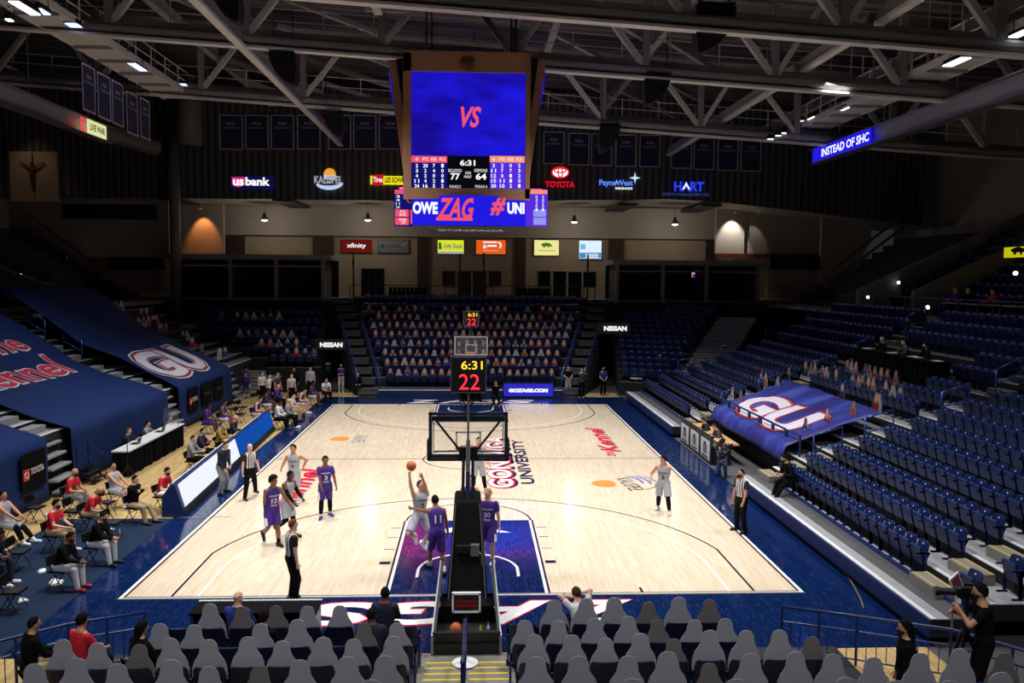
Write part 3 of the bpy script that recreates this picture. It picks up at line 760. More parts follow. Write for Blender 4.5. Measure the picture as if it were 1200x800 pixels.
# ------------------------------------------------------------------ cardboard cut-outs
OUT = [(-.230, 0), (-.235, .18), (-.224, .28), (-.196, .36), (-.155, .42), (-.130, .47), (-.122, .53), (-.112, .58), (-.084, .628), (-.045, .650), (0, .656)]
OUT = OUT+[(-x, z) for x, z in OUT[-2::-1]]
def cutout_data(name, skin, hair, shirt, trim, card=CARD, hs=0):
    mb = MB(); mb.prism([(x, -.006, z) for x, z in OUT], (0, .012, 0), card)
    if shirt:
        y = .0085
        def face(p, m, yy): mb.poly([(x, yy, z) for x, z in p[::-1]], m)
        face([(-.226, 0), (-.231, .18), (-.22, .28), (-.19, .355), (-.12, .40), (-.05, .41), (.05, .41), (.12, .40), (.19, .355), (.22, .28), (.231, .18), (.226, 0)], shirt, y)
        ell = lambda cx, cz, rx, rz, n=14: [(cx+rx*math.cos(-2*PI*i/n), cz+rz*math.sin(-2*PI*i/n)) for i in range(n)]
        if hs == 1: face(ell(0, .455, .135, .18), hair, y+.001)
        else: face(ell(0, .520, .104, .118), hair, y+.001)
        face([(-.035, .34), (-.04, .45), (.04, .45), (.035, .34)], skin, y+.002)
        face(ell(0, .495, .076, .098), skin, y+.003)
        if hs == 2: face([(-.085, .56), (-.08, .61), (0, .64), (.08, .61), (.085, .56)], trim, y+.004)
        if trim and hs != 2: face([(-.06, .17), (-.06, .27), (.06, .27), (.06, .17)], trim, y+.001)
    return mb.data(name)
CC = {'white': (206, 206, 208), 'navy': (26, 36, 78), 'red': (176, 26, 36), 'orange': (222, 112, 30), 'black': (22, 22, 24), 'grey': (120, 122, 126), 'purple': (70, 44, 130), 'green': (70, 150, 50), 'pink': (196, 110, 120), 'blue': (50, 84, 170), 'tan': (176, 140, 96)}
CV = []
for i, (sh, hr, skn, hs, tr) in enumerate((('white', 'brown', 'light', 0, 'navy'), ('navy', 'blond', 'light', 1, 'white'), ('red', 'brown', 'tan', 0, 'white'), ('black', 'blond', 'light', 1, 'grey'), ('grey', 'black', 'light', 0, None),
        ('orange', 'auburn', 'tan', 1, None), ('navy', 'grey', 'light', 0, 'red'), ('red', 'blond', 'light', 1, None), ('white', 'black', 'tan', 1, 'red'), ('black', 'brown', 'tan', 2, 'white'), ('blue', 'brown', 'light', 2, 'navy'),
        ('navy', 'auburn', 'light', 1, 'white'), ('white', 'grey', 'light', 0, 'navy'), ('tan', 'blond', 'light', 0, None), ('purple', 'black', 'brown', 0, 'white'), ('pink', 'blond', 'light', 1, None), ('green', 'brown', 'tan', 2, 'green'))):
    me = cutout_data('cutout_'+sh, mat('print_skin_'+skn, SKIN[skn], .8, noise=.1), mat('print_hair_'+hr, HAIR[hr], .8), mat('print_'+sh, tuple(int(v*.8) for v in CC[sh]), .8, noise=.2, nscale=25), mat('print_'+tr, CC[tr], .8, noise=.2, nscale=25) if tr else None, hs=hs)
    CV.append((me, sh, hr))
CBACK = cutout_data('cutout_back', None, None, None, None); CBACKD = cutout_data('cutout_back_brown', None, None, None, None, CARDD)
def cutout(me, x, y, z, rz, label, group, sc=1.0, wx=1.0):
    o = bpy.data.objects.new('fan_cutout', me); COL.objects.link(o); o.location = (x, y, z); o.rotation_euler = (math.radians(random.uniform(1, 3.5)), math.radians(random.uniform(-3, 3)), rz+random.uniform(-.05, .05)); o.scale = (sc*wx, sc, sc)
    return tag(o, label, 'cutout', group)
SKIP_NEAR = {(0, 0, 1), (0, 0, 7), (1, 0, 2), (1, 0, 5), (0, 1, 0), (0, 0, 0)}
def late_cutouts():
    for r, sd, i, x, y, z in NEARX:
        if (r, sd, i) in SKIP_NEAR or not seen((x, y, z+1.1), 20): continue
        if r == 4 and random.random() < .0: continue
        brown = random.random() < .16; sc = random.uniform(1.08, 1.22)*(.90 if brown else 1)
        top = 1.03 if not brown else .95
        cutout(CBACKD if brown else CBACK, x+random.uniform(-.04, .04), y-.165, z+.50+random.uniform(-.03, .05), 0,
               f'{"brownish" if brown else "plain grey"} cutout back, {ORD[r]} near row, {ORD[i]} {"right" if sd else "left"} of centre stairs', 'grey cutout backs in the near stand', sc*1.0, 1.0)
    for j in range(8):
        y, z = erow(j); n = int(2*efront(j)/.52); p = (1, 1, 1, .97, .97, .95, .8, .55)[j]
        for i in range(n):
            x = (i-(n-1)/2)*.52
            if random.random() > p: continue
            me, sh, hr = random.choice(CV[:-1])
            cutout(me, x, y+.605, z+.50+random.uniform(-.05, .04), PI, f'fan cutout, {sh} top, {hr} hair, {ORD[i]} from left in {ORD[j]} end-stand row', 'fan cutouts in the end stand', random.uniform(.98, 1.08), .9)
    for r, (j, x0, x1, p) in enumerate(((2, 317, 372, .9), (3, 297, 362, .9), (4, 272, 352, .85), (6, 240, 342, .7))):
        y, z = CROW[r]; a, b = AY(x0, 400, y).x, AY(x1, 400, y).x; n = int((b-a)/.55)
        for i in range(n):
            if random.random() > p: continue
            me, sh, hr = random.choice(CV)
            cutout(me, a+.35+i*.55, y+.575, z+.55, PI, f'fan cutout, {sh} top, {hr} hair, {ORD[i]} from left, {ORD[r]} far left corner row', 'fan cutouts in the far left corner', random.uniform(.98, 1.08), .9)
    for i, (px, py) in enumerate(sorted(((936, 440), (942, 443), (947, 440), (955, 446), (960, 444), (971, 452), (978, 455), (984, 437), (989, 436), (994, 440), (990, 455), (997, 458), (1001, 447), (1010, 443), (1016, 446), (1008, 460), (1014, 462), (1023, 449), (1030, 453), (1040, 452), (1020, 468), (1028, 468), (1036, 470), (1044, 470), (1016, 475), (989, 493), (959, 503), (933, 515), (860, 462), (884, 449), (850, 472), (916, 446), (903, 449), (1005, 434), (890, 443)))):
        bk = None
        for t in range(300):
            k = 1+t*.03; x, z = prof(0)[0]+.86*k, .5+.29*k; p = AX(px, py, x+.15)
            e = abs(p.z-(z+.75))
            if bk is None or e < bk[0]: bk = (e, p, z, k)
        k = round(bk[3]); x, z = prof(k); p = AX(px, py, x+.15); me, sh, hr = CV[(i*5) % 16]
        cutout(me, x+.445, p.y, z+.52, PI/2, f'fan cutout, {sh} top, {hr} hair, {ORD[i]} from left around right-hand tarp', 'fan cutouts beside the right tarp', 1.05)
    for i, (px, py) in enumerate(sorted(((127, 358), (134, 358), (141, 358), (148, 358), (155, 358), (163, 358), (170, 358), (166, 372), (173, 372), (180, 372), (187, 372), (195, 374), (200, 386), (204, 388), (209, 386), (214, 388), (219, 387), (233, 398), (241, 400), (262, 410), (268, 411), (272, 409), (240, 404)))):
        bk = None
        for t in range(120):
            p = AY(px, py, 29.2+.065*t); kx = (-p.x-9.75)/.86; zz = .5+.29*kx if kx < 9 else 3.3+.43*(-p.x-17.6)/.8; e = abs(p.z-zz-.95)
            if bk is None or e < bk[0]: bk = (e, p, kx)
        p = bk[1]; me, sh, hr = CV[(i*7) % 16]; kk = round(bk[2]); xk, zk = prof(kk)
        cutout(me, -xk-.3, p.y, zk+.45, -PI*.62, f'fan cutout, {sh} top, {hr} hair, {ORD[i]} from left beyond far left tarp', 'fan cutouts beyond the left tarp', .95)
# far corner sections: left with cut-outs, right with numbered empty seats
CROW = []; CORNER = []
mb = MB(); X0, X1 = -18.5, -9.6
for r, j in enumerate((2, 3, 4, 5, 6, 7)):
    y, z = erow(j); y -= .2
    x0 = AY((317, 297, 272, 255, 240, 236)[r], 400, y).x-.3; x1 = AY((374, 366, 362, 372, 378, 380)[r], 400, y).x
    mb.box(((x0+x1)/2, y+.45, z/2), (x1-x0, .97, z), RISER); mb.box(((x0+x1)/2, y+.45, z), (x1-x0, .97, .03), DECKD)
    if r != 3: CROW.append((y, z))
    for i in range(int((x1-x0)/.55)): CORNER.append((x0+.35+i*.55, y+.42, z, PI))
    for q in range(2): mb.box((x0-.75, y-.15+.3*q, z-.15+.16*q-.25), (1.5, .34, .14), DECK)
for q in range(6): mb.box((-15.6+.25*q, 31.2+.5*q, .12+.17*q), (5.2, .5, .12), DECK)
struct(mb.build('corner_deck_left'))
mb = MB()
rc = math.radians(-24); ux, uy = math.cos(rc), math.sin(rc)
for r in range(13):
    z = .78+.30*r; bx, by = 9.3+.10*r, 33.2+.86*r
    w_ = 3.2+.36*r
    c = Vector((bx+ux*w_/2, by+uy*w_/2, 0)); R = Matrix.Rotation(rc, 3, 'Z')
    mb.box((c.x, c.y, z/2), (w_, .90, z), RISER, R); mb.box((c.x, c.y, z), (w_, .90, .03), DECKD, R)
    for q in range(2): mb.box((bx+ux*(w_+1.3)+.15*q, by+uy*(w_+1.3)-.1+.3*q, z-.12+.15*q), (2.6, .34, .13), DECK, R)
    for i in range(int(w_/.53)): CORNER.append((bx+ux*(.3+i*.53), by+uy*(.3+i*.53)+.1, z, PI+rc))
struct(mb.build('corner_deck_right'))
# ------------------------------------------------------------------ tarps
TARP = mat('navy_tarp', (11, 40, 92), .8, noise=.18, nscale=2.5, spec=.25)
def tarp_b(nt, b):
    n = nt.nodes.new('ShaderNodeTexNoise'); nt.links.new(coords(nt, scale=(.35, .8, .35)), n.inputs['Vector']); n.inputs['Scale'].default_value = 1.2
    nt.links.new(ramp(nt, n.outputs[0], [(.35, (44, 26, 104)), (.5, (30, 46, 140)), (.68, (66, 80, 170))]), b.inputs['Base Color'])
TARPV = node_mat('violet_blue_tarp', tarp_b, .5)
T_WHITE = mat('white_tarp_print', (214, 216, 226), .6, noise=.08); T_RED = mat('red_tarp_print', (200, 30, 56), .6); T_NAVY = mat('navy_tarp_print', (14, 22, 62), .6)
def drape(side, path, y0, y1, m, name, label, sag=.05, seed=0, group=None):
    P = [Vector((side*a, 0, b)) for a, b in path]; pts = []
    for i in range(len(P)-1):
        n = max(2, int((P[i+1]-P[i]).length/.35))
        pts += [P[i].lerp(P[i+1], t/n) for t in range(n)]
    pts.append(P[-1]); ny = int((y1-y0)/.35); vs = []; rnd = random.Random(seed); ph = [rnd.uniform(0, 6) for _ in range(6)]
    for i, p in enumerate(pts):
        for k in range(ny+1):
            y = y0+(y1-y0)*k/ny
            wob = sag*(math.sin(y*1.7+ph[0]+i*.3)*.5+math.sin(y*3.9+ph[1]-i*.5)*.3+math.sin(i*.8+ph[2]+y*.4)*.5)
            if i < 7: vs.append((p.x-side*abs(wob)*.8*(1 if i else 1.3), y, p.z))
            else: vs.append((p.x, y+.0, p.z+wob))
    n1 = ny+1; fs = [(i*n1+k, i*n1+k+1, (i+1)*n1+k+1, (i+1)*n1+k) for i in range(len(pts)-1) for k in range(ny)]
    mb = MB(); mb.add(vs, fs, m); o = mb.build(name, smooth=True); sl = o.modifiers.new('solid', 'SOLIDIFY'); sl.thickness = .02
    tag(o, label, 'tarp', group); return o
def on_tarp(path, side, s):     # point and slope at distance s up the tarp from its front top edge
    P = [Vector((side*a, 0, b)) for a, b in path][1:]
    for i in range(len(P)-1):
        d = (P[i+1]-P[i]); 
        if s <= d.length or i == len(P)-2: return P[i]+d.normalized()*s, d.normalized()
        s -= d.length
def tarp_text(o, path, side, s, yc, txt, wd, ht, layers, **kw):
    d = (0, -side, 0) if side > 0 else (0, 1, 0)
    bv = BVHTree.FromPolygons([v.co[:] for v in o.data.vertices], [p.vertices[:] for p in o.data.polygons])
    p, up = on_tarp(path, side, s)
    for i, (m, gr, bo) in enumerate(layers):
        M4 = frame((p.x, yc, p.z+.12), d, up); t = text(txt, m, M4, wd+gr, ht+gr, o, 'tarp_lettering', bold=bo, **kw)
        bm = bmesh.new(); bm.from_mesh(t.data); bmesh.ops.triangulate(bm, faces=bm.faces[:])
        for _ in range(3):
            es = [e for e in bm.edges if e.calc_length() > .35]
            if not es: break
            bmesh.ops.subdivide_edges(bm, edges=es, cuts=1); bmesh.ops.triangulate(bm, faces=bm.faces[:])
        nz = M4.to_3x3() @ Vector((0, 0, 1))
        for v in bm.verts:
            wp = M4 @ v.co; h = bv.ray_cast(wp+nz*2, -nz)
            if h[0] is not None: v.co = M4.inverted() @ (h[0]+nz*(.022+.008*i))
        bm.to_mesh(t.data); bm.free()
PT3 = [(13.36, .03), (13.42, 2.0), (14.0, 2.36), (15.8, 3.22), (17.9, 4.2), (19.4, 5.35), (20.6, 6.2), (21.3, 6.6)]
PT2 = [(13.36, .03), (13.42, 2.0), (15.0, 2.52), (17.5, 3.42), (18.3, 4.1), (20.5, 5.45), (21.3, 5.9)]
TA = [drape(-1, PT2, -3.2, 8.4, TARP, 'bleacher_tarp', 'navy tarp over the nearest left bleacher block, beside the near bench chairs', seed=1, group='navy tarps on the left stand'),
      drape(-1, PT2, 10.1, 19.1, TARP, 'bleacher_tarp', 'navy tarp with red Kennel lettering over the middle left bleacher block', seed=2, group='navy tarps on the left stand'),
      drape(-1, PT3, 20.5, 28.9, TARP, 'bleacher_tarp', 'navy tarp with large white GU letters over the far left bleacher block', seed=3, sag=.07, group='navy tarps on the left stand')]
KL = ((T_WHITE, .16, .045), (T_RED, 0, .02))
tarp_text(TA[1], PT2, -1, 4.0, 13.85, 'Kennel', 7.1, 1.45, KL); tarp_text(TA[1], PT2, -1, 5.75, 15.3, 'The', 3.6, 1.1, KL)
GL = ((T_WHITE, .42, .09), (T_NAVY, .22, .075), (T_RED, .08, .06), (T_WHITE, -.1, .04))
tarp_text(TA[2], PT3, -1, 1.75, 24.1, 'GU', 6.3, 2.5, GL)
PTR = [(10.75, .95), (10.95, 1.42), (12.0, 1.82), (13.2, 2.25), (14.3, 2.62)]
tr = drape(1, PTR, 9.7, 18.4, TARPV, 'bleacher_tarp', 'violet and blue tarp with white GU letters over the right stand seats', seed=5)
tarp_text(tr, PTR, 1, 1.25, 14.3, 'GU', 6.4, 1.9, ((T_NAVY, .36, .085), (T_RED, .2, .075), (T_WHITE, 0, .05)))
# ------------------------------------------------------------------ handrails in the aisles
def handrail(pts, label, drops=(0,), r=.028, name='handrail', group='aisle handrails', m=RAILM, low=.42, foot=None):
    """pts: ground points; two tubes at 0.9 and low above them with a post at each index in drops"""
    o = empty(name, pts[0], 0, label, 'handrail', group); b = Vector(pts[0]); q = [Vector(p)-b for p in pts]; up = Vector((0, 0, 1))
    MB().tube([q[0]+up*low]+[p+up*.92 for p in q]+[q[-1]+up*low], r, m, 7).build('top_rail', o, smooth=True)
    MB().tube([p+up*low for p in q], r, m, 7).build('lower_rail', o, smooth=True)
    for i in drops: MB().tube([q[i] if foot is None else q[i]+up*foot, q[i]+up*.92], r, m, 7).build('post', o, smooth=True)
    return o
for ai, (yc, nm) in enumerate(((-1.35, 'near'), (8.65, 'second'), (19.2, 'third'), (30.9, 'far'))):
    for k in ((3, 9, 12) if ai == 0 else (2, 4, 7, 9, 12) if ai < 3 else (3, 6, 9, 12)):
        (xa, za), (xb, zb_) = prof(k), prof(k+1)
        handrail([(xa, yc, za), (xb+.1, yc, zb_)], f'short two-bar handrail at row {ORD[k]} of the {nm} right stand aisle', drops=(0,))
mb = MB()
for yc in (-1.35, 8.65, 19.2):
    for k in range(NR-1):
        x, z = prof(k); st = 2 if k >= 9 else 1
        for i in range(1):
            mb.box((x+.25+.0*i, yc, z+.12), (.42, 1.05, .235), CONC if k < 9 else DECKD) if not (yc > 8 and yc < 19 and k < 2 and yc > 18) else None
            for e in (.08, .36): mb.box((x+.04+e, yc, z+.243), (.025, 1.05, .008), YEL)
struct(mb.build('aisle_steps_right'))
mb = MB()
for yc in (9.25, 19.8, 29.5):
    for k in range(5, NR-1):
        x, z = prof(k); mb.box((-x-.25, yc, z+.12), (.42, 1.1, .235), DECK)
    for q in range(5): mb.box((-13.2+.0*q-.15*q, yc, .18+.36*q), (.34, 1.3, .07), DECK)
struct(mb.build('aisle_steps_left'))
for yc, nm in ((9.25, 'middle'), (19.8, 'far')):
    for k in (10, 12):
        (xa, za), (xb, zb_) = prof(k-1), prof(k)
        handrail([(-xa, yc+.5, za), (-xb, yc+.5, zb_)], f'two-bar handrail at row {ORD[k]} of the aisle between tarps, {nm} left aisle')

# blue stair railings on both sides of the end stand
for s_ in (-1, 1):
    for e, nm in ((0.15, 'inner'), (1.5, 'outer')):
        pts = []
        for j in range(0, 7, 2):
            y, z = erow(j); pts.append((s_*(efront(j)+e), y-.2, z))
        o = handrail(pts, f'navy stair railing up the {"left" if s_ < 0 else "right"} side of the end stand, {nm} side of the steps', drops=range(len(pts)), group='end stand stair railings')
        mb = MB(); n = 26; b0 = Vector(pts[0])
        for i in range(1, n):
            t = i/n*(len(pts)-1); k = int(t); p = Vector(pts[k]).lerp(Vector(pts[min(k+1, len(pts)-1)]), t-k)-b0; o_ = MB().box((p.x, p.y, p.z+.66), (.03, .03, .5), NAVYP).build('baluster', o)
# ------------------------------------------------------------------ basketball hoops
GLASS = bpy.data.materials.new('backboard_glass'); GLASS.use_nodes = True
_nt = GLASS.node_tree; _b = _nt.nodes['Principled BSDF']; _t = _nt.nodes.new('ShaderNodeBsdfTransparent'); _m = _nt.nodes.new('ShaderNodeMixShader'); _m.inputs[0].default_value = .10
_b.inputs['Base Color'].default_value = (.5, .55, .6, 1); _b.inputs['Roughness'].default_value = .06
_nt.links.new(_t.outputs[0], _m.inputs[1]); _nt.links.new(_b.outputs[0], _m.inputs[2]); _nt.links.new(_m.outputs[0], _nt.nodes['Material Output'].inputs[0])
NAVYPAD = mat('navy_padding', (22, 27, 44), .6, noise=.15)
ORANGE = mat('orange_rim', (226, 74, 22), .4); NET = mat('white_net', (216, 216, 216), .8)
LED_Y = emis('led_yellow', (255, 196, 60), 1.6); LED_R = emis('led_red', (255, 44, 64), 1.8); LED_DIM = emis('led_dim', (60, 10, 14), .5)
LCD = mat('dark_screen', (18, 14, 20), .2)
def hoop(Y, rz, label, clock_lab):
    o = empty('basketball_hoop', (0, Y, 0), rz, label, 'basketball hoop')
    b = MB()      # wheeled base: low tray behind, side plates rising to the mast
    b.box((0, -2.25, .12), (1.24, 1.75, .20), BLACKM); b.box((0, -3.0, .24), (1.3, .10, .36), BLACKM); b.box((0, -1.7, .34), (1.1, .7, .40), BLACKP)
    b.box((0, -2.82, .235), (1.14, .30, .02), mat('grille', (150, 150, 152), .5, .5)); b.build('base', o)
    for x in (-1, 1):
        MB().prism([(x*.60, -3.08, .02), (x*.60, -3.08, .34), (x*.50, -1.15, 1.15), (x*.50, -.9, 1.15), (x*.62, -.9, .02)], (x*.05, 0, 0), BLACKM).build('side_plate', o)
        MB().bar((x*.655, -3.08, .36), (x*.56, -1.15, 1.17), .03, .05, STEEL).build('side_trim', o)
        MB().bar((x*.65, -3.12, .03), (x*.65, -3.12, .36), .05, .04, STEEL).build('corner_trim', o)
    m = MB(); m.add([(-.44, -1.75, .3), (.44, -1.75, .3), (.44, -1.05, .3), (-.44, -1.05, .3), (-.285, -.55, 2.28), (.285, -.55, 2.28), (.285, -.05, 2.42), (-.285, -.05, 2.42)],
                    [(3, 2, 1, 0), (4, 5, 6, 7), (0, 1, 5, 4), (1, 2, 6, 5), (2, 3, 7, 6), (3, 0, 4, 7)], BLACKP); m.build('mast_pad', o, bevel=.04)
    for x in (-1, 1): MB().bar((x*.40, -1.78, .32), (x*.26, -.58, 2.26), .03, .02, mat('pad_seam', (40, 42, 50), .6)).build('pad_seam', o)
    MB().box((-.05, -1.14, 1.42), (.34, .10, .16), BLACKM).box((.16, -1.13, 1.40), (.18, .14, .24), STEEL).build('control_box', o)
    MB().tube([(.20, -1.16, 1.46), (.30, -1.2, 1.3), (.30, -1.3, .9), (.22, -1.6, .5)], .012, STEEL, 6).build('hose', o, smooth=True)
    for x in (-.11, .11): MB().bar((x, -.45, 2.15), (x, 1.10, 2.92), .07, .14, BLACKP).build('lower_arm', o)
    MB().bar((0, -.4, 2.4), (0, 1.08, 3.28), .10, .14, BLACKM).build('upper_arm', o)
    MB().bar((0, -.62, 1.2), (0, -.30, 2.9), .09, .09, NAVYP).build('lift_strut', o)
    MB().bar((0, .10, 2.6), (0, 1.02, 4.6), .05, .05, BLACKM).build('clock_pole', o)
    bb = MB().box((0, 1.22, 3.43), (1.80, .015, 1.04), GLASS).build('backboard_glass', o)
    f = MB()
    for x in (-.905, .905): f.box((x, 1.20, 3.43), (.065, .07, 1.10), NAVYPAD)
    for z in (2.92, 3.945): f.box((0, 1.20, z), (1.87, .07, .075 if z < 3 else .06), NAVYPAD)
    f.build('backboard_frame', o)
    f = MB()
    for x in (-.88, .88): f.box((x, 1.238, 3.43), (.05, .008, 1.05), WHITEP)
    for z in (2.94, 3.92): f.box((0, 1.238, z), (1.76, .008, .05), WHITEP)
    f.build('white_border', o)
    f = MB()
    for x in (-.285, .285): f.box((x, 1.234, 3.28), (.04, .008, .45), WHITEP)
    for z in (3.075, 3.485): f.box((0, 1.234, z), (.59, .008, .04), WHITEP)
    f.build('target_square', o)
    p = MB()
    for x in (-1, 1): p.prism([(x*.90, 1.14, 2.83), (x*.98, 1.14, 2.83), (x*.98, 1.14, 3.32), (x*.93, 1.14, 3.36)], (0, .14, 0), NAVYPAD)
    p.box((0, 1.21, 2.855), (1.92, .14, .09), NAVYPAD); p.build('edge_padding', o, bevel=.02)
    for x in (-1, 1):
        MB().bar((x*.82, 1.13, 3.86), (x*.10, 1.0, 2.98), .045, .045, BLACKM).build('brace', o)
        MB().bar((x*.82, 1.13, 3.86), (x*.82, 1.13, 3.05), .02, .02, BLACKM).build('side_rod', o)
    MB().box((0, 1.13, 3.05), (1.66, .03, .03), BLACKM).build('cross_bar', o)
    MB().box((0, 1.12, 3.84), (1.72, .05, .10), BLACKM).build('top_bar', o)
    MB().box((0, 1.14, 3.0), (.44, .14, .30), BLACKM).build('mount_plate', o)
    rc = (0, 1.24+.38, 3.05); r_ = .2286
    MB().tube([(rc[0]+r_*math.cos(a), rc[1]+r_*math.sin(a), rc[2]) for a in [2*PI*i/28 for i in range(29)]], .011, ORANGE, 6).box((0, 1.30, 3.03), (.18, .14, .05), ORANGE).build('rim', o, smooth=False)
    n = MB()
    for i in range(12):
        a0 = 2*PI*i/12
        for s_ in (-1, 1):
            q = [(rc[0]+(r_-.10*t)*math.cos(a0+s_*t*1.05), rc[1]+(r_-.10*t)*math.sin(a0+s_*t*1.05), rc[2]-.42*t) for t in (0, .33, .66, 1)]; n.tube(q, .005, NET, 4)
    n.build('net', o)
    c = MB().box((0, 1.02, 4.90), (.84, .26, .84), BLACKM).build('shot_clock', o)
    fr = MB()
    for yy in (.885, 1.155):
        for x in (-.41, .41): fr.box((x, yy, 4.90), (.025, .012, .84), STEEL)
        for z in (4.49, 5.31): fr.box((0, yy, z), (.84, .012, .025), STEEL)
    fr.build('clock_frame', c)
    for yy, d in ((.878, 1), (1.162, -1)):
        def M4(x, z): return frame((x*d, yy, z), (d, 0, 0), (0, 0, 1))
        text('6:31', LED_Y, M4(.08, 5.13), .50, .20, c, 'clock_digits', bold=.012); text('22', LED_R, M4(.02, 4.74), .48, .36, c, 'clock_digits', bold=.0)
    for x in (-1, 1): MB().bar((x*.22, 1.02, 4.5), (0, .86, 4.05), .025, .025, BLACKM).build('clock_stay', o)
    return o
hoop(0, 0, 'near basketball hoop seen from behind, black padded mast and 22 shot clock', '')
hoop(L, PI, 'far basketball hoop facing us with white-bordered glass backboard and shot clock', '')
# ------------------------------------------------------------------ centre-hung scoreboard
SB_BLUE = node_mat('screen_blue', lambda nt, b: None, .3) if False else None
def screen_mat(name, c0, c1, s=1.0, sc=(1, 1, 1)):
    def f(nt, b):
        n = nt.nodes.new('ShaderNodeTexNoise'); nt.links.new(coords(nt, scale=sc), n.inputs['Vector']); n.inputs['Scale'].default_value = 1; n.inputs['Detail'].default_value = 3
        c = ramp(nt, n.outputs[0], [(.35, c0), (.65, c1)]); nt.links.new(c, b.inputs['Emission Color']); b.inputs['Emission Strength'].default_value = s; b.inputs['Base Color'].default_value = (.004, .004, .004, 1); b.inputs['Specular IOR Level'].default_value = 0
        [nt.links.remove(l_) for l_ in list(b.inputs['Base Color'].links)]
    return node_mat(name, f, .8)
S_BLUE = screen_mat('screen_deep_blue', (22, 10, 140), (30, 24, 222), 1.0, (.5, .5, 1.2)); S_BLUE2 = emis('screen_ring_blue', (32, 26, 226)); S_PURP = emis('screen_purple', (86, 44, 222)); S_PINK = emis('screen_coral', (240, 84, 108))
S_NAVY = emis('screen_navy', (18, 18, 110)); S_BLACK = emis('screen_black', (8, 8, 14)); S_PEACH = emis('screen_peach', (244, 150, 110)); S_PALE = emis('screen_pale', (150, 150, 240))
SY = 11.6
sb = empty('scoreboard', (0, 14.3, 9.0), 0, 'centre-hung video scoreboard with walnut frame showing VS and 77 to 64', 'scoreboard')
def SP(x, y, Y=SY): return AY(x, y, Y)-sb.location
def quad_px(mb, x0, y0, x1, y1, Y, m, th=.02):
    a, b = SP(x0, y1, Y), SP(x1, y0, Y); mb.box(((a.x+b.x)/2, a.y+th/2, (a.z+b.z)/2), (b.x-a.x, th, b.z-a.z), m)
def tpx(s, m, x0, y0, x1, y1, Y, parent=sb, off=sb.location, **kw):
    a, b = AY(x0, y1, Y)-off, AY(x1, y0, Y)-off
    return text(s, m, upright(((a.x+b.x)/2, a.y, (a.z+b.z)/2)), b.x-a.x, b.z-a.z, parent, kw.pop('name', 'screen_lettering'), **kw)
mb = MB(); a, b = SP(473, 238), SP(622, 63); mb.box(((a.x+b.x)/2, SY-sb.location.y+2.7, (a.z+b.z)/2), (b.x-a.x-.3, 5.0, b.z-a.z-.2), BLACKM); mb.build('cabinet', sb)
for yy, d in ((SY, 1), (17.0, -1)):
    mb = MB(); k = (yy-SY) if d < 0 else 0
    for (x0, y0, x1, y1) in ((473, 63, 621, 84), (474, 222, 621, 233), (473, 63, 482, 233), (615, 63, 622, 233)):
        a, b = SP(x0, y1), SP(x1, y0); mb.box(((a.x+b.x)/2, a.y+k, (a.z+b.z)/2), (b.x-a.x, .3, b.z-a.z), WOODT)
    mb.build('screen_frame', sb)
    mb = MB(); a, b = SP(481, 223), SP(616, 83); mb.box(((a.x+b.x)/2, a.y+k, (a.z+b.z)/2), (b.x-a.x, .1, b.z-a.z), S_BLUE); scr = mb.build('main_screen', sb)
Yt = SY-.09
def panel(name, rects):
    mb = MB()
    for r in rects: quad_px(mb, *r[:4], Yt+(r[5] if len(r) > 5 else 0), r[4])
    return mb.build(name, sb)
panel('score_panel', [(482, 183, 524, 222, S_NAVY)]); panel('score_panel', [(574, 183, 615, 222, S_PURP)]); panel('score_panel', [(524, 183, 574, 222, S_BLACK)])
panel('score_header', [(482, 183, 524, 190, S_PINK, -.02)]); panel('score_header', [(574, 183, 615, 190, S_PEACH, -.02)])
tpx('VS', S_PINK, 540, 125, 564, 149, Yt-.03, bold=.03, shear=.3)
for c0, hdr, rows in ((486, ('#', 'PTS', 'REB', 'FLS'), (('2', '20', '7', '1'), ('3', '2', '4', '0'), ('4', '2', '0', '0'), ('11', '4', '2', '1'), ('24', '16', '5', '2'))),
                      (576, ('#', 'PTS', 'REB', 'FLS'), (('3', '2', '0', '2'), ('11', '7', '7', '3'), ('12', '0', '1', '2'), ('15', '11', '1', '0'), ('30', '10', '2', '1')))):
    for i in range(4):
        cx = c0+2.5+10*i; hw = (1.6, 3.2, 3.2, 3.2)[i]; tpx(hdr[i], E_WHITE, cx-hw, 184.8, cx+hw, 188.4, Yt-.06)
        for r in range(5):
            t = rows[r][i]; hw = 1.4*len(t); y = 194+5.95*r; tpx(t, E_WHITE, cx-hw, y-2.1, cx+hw, y+2.1, Yt-.03, bold=.02)
tpx('6:31', E_WHITE, 539, 187.5, 557, 194, Yt-.03, bold=.03); tpx('BULLDOGS', E_WHITE, 525.5, 198, 541, 201.5, Yt-.03); tpx('DEMONS', E_WHITE, 556, 198, 571, 201.5, Yt-.03)
tpx('77', E_WHITE, 528, 203, 539, 210.5, Yt-.03, bold=.03); tpx('64', E_WHITE, 557.5, 203, 570, 210.5, Yt-.03, bold=.03); tpx('2ND', E_WHITE, 545, 201, 552, 204, Yt-.03); tpx('HALF', E_WHITE, 544, 205.5, 552.5, 208.5, Yt-.03)
tpx('FOULS 2', E_WHITE, 527, 217, 540, 220, Yt-.03); tpx('FOULS 6', E_WHITE, 557, 217, 571, 220, Yt-.03)
# round emblem in the top rail
mb = MB(); c = SP(547.5, 73.5, SY-.17)
for i in range(-3, 4):
    h = math.sqrt(max(.27**2-(i*.07)**2, 0)); mb.bar((c.x+i*.07, c.y, c.z-h), (c.x+i*.07, c.y, c.z-.02), .02, .03, BLACKM); mb.bar((c.x+i*.07-.05, c.y, c.z), (c.x+i*.07+.03, c.y, c.z+h*.9), .02, .03, BLACKM)
mb.build('frame_emblem', sb)
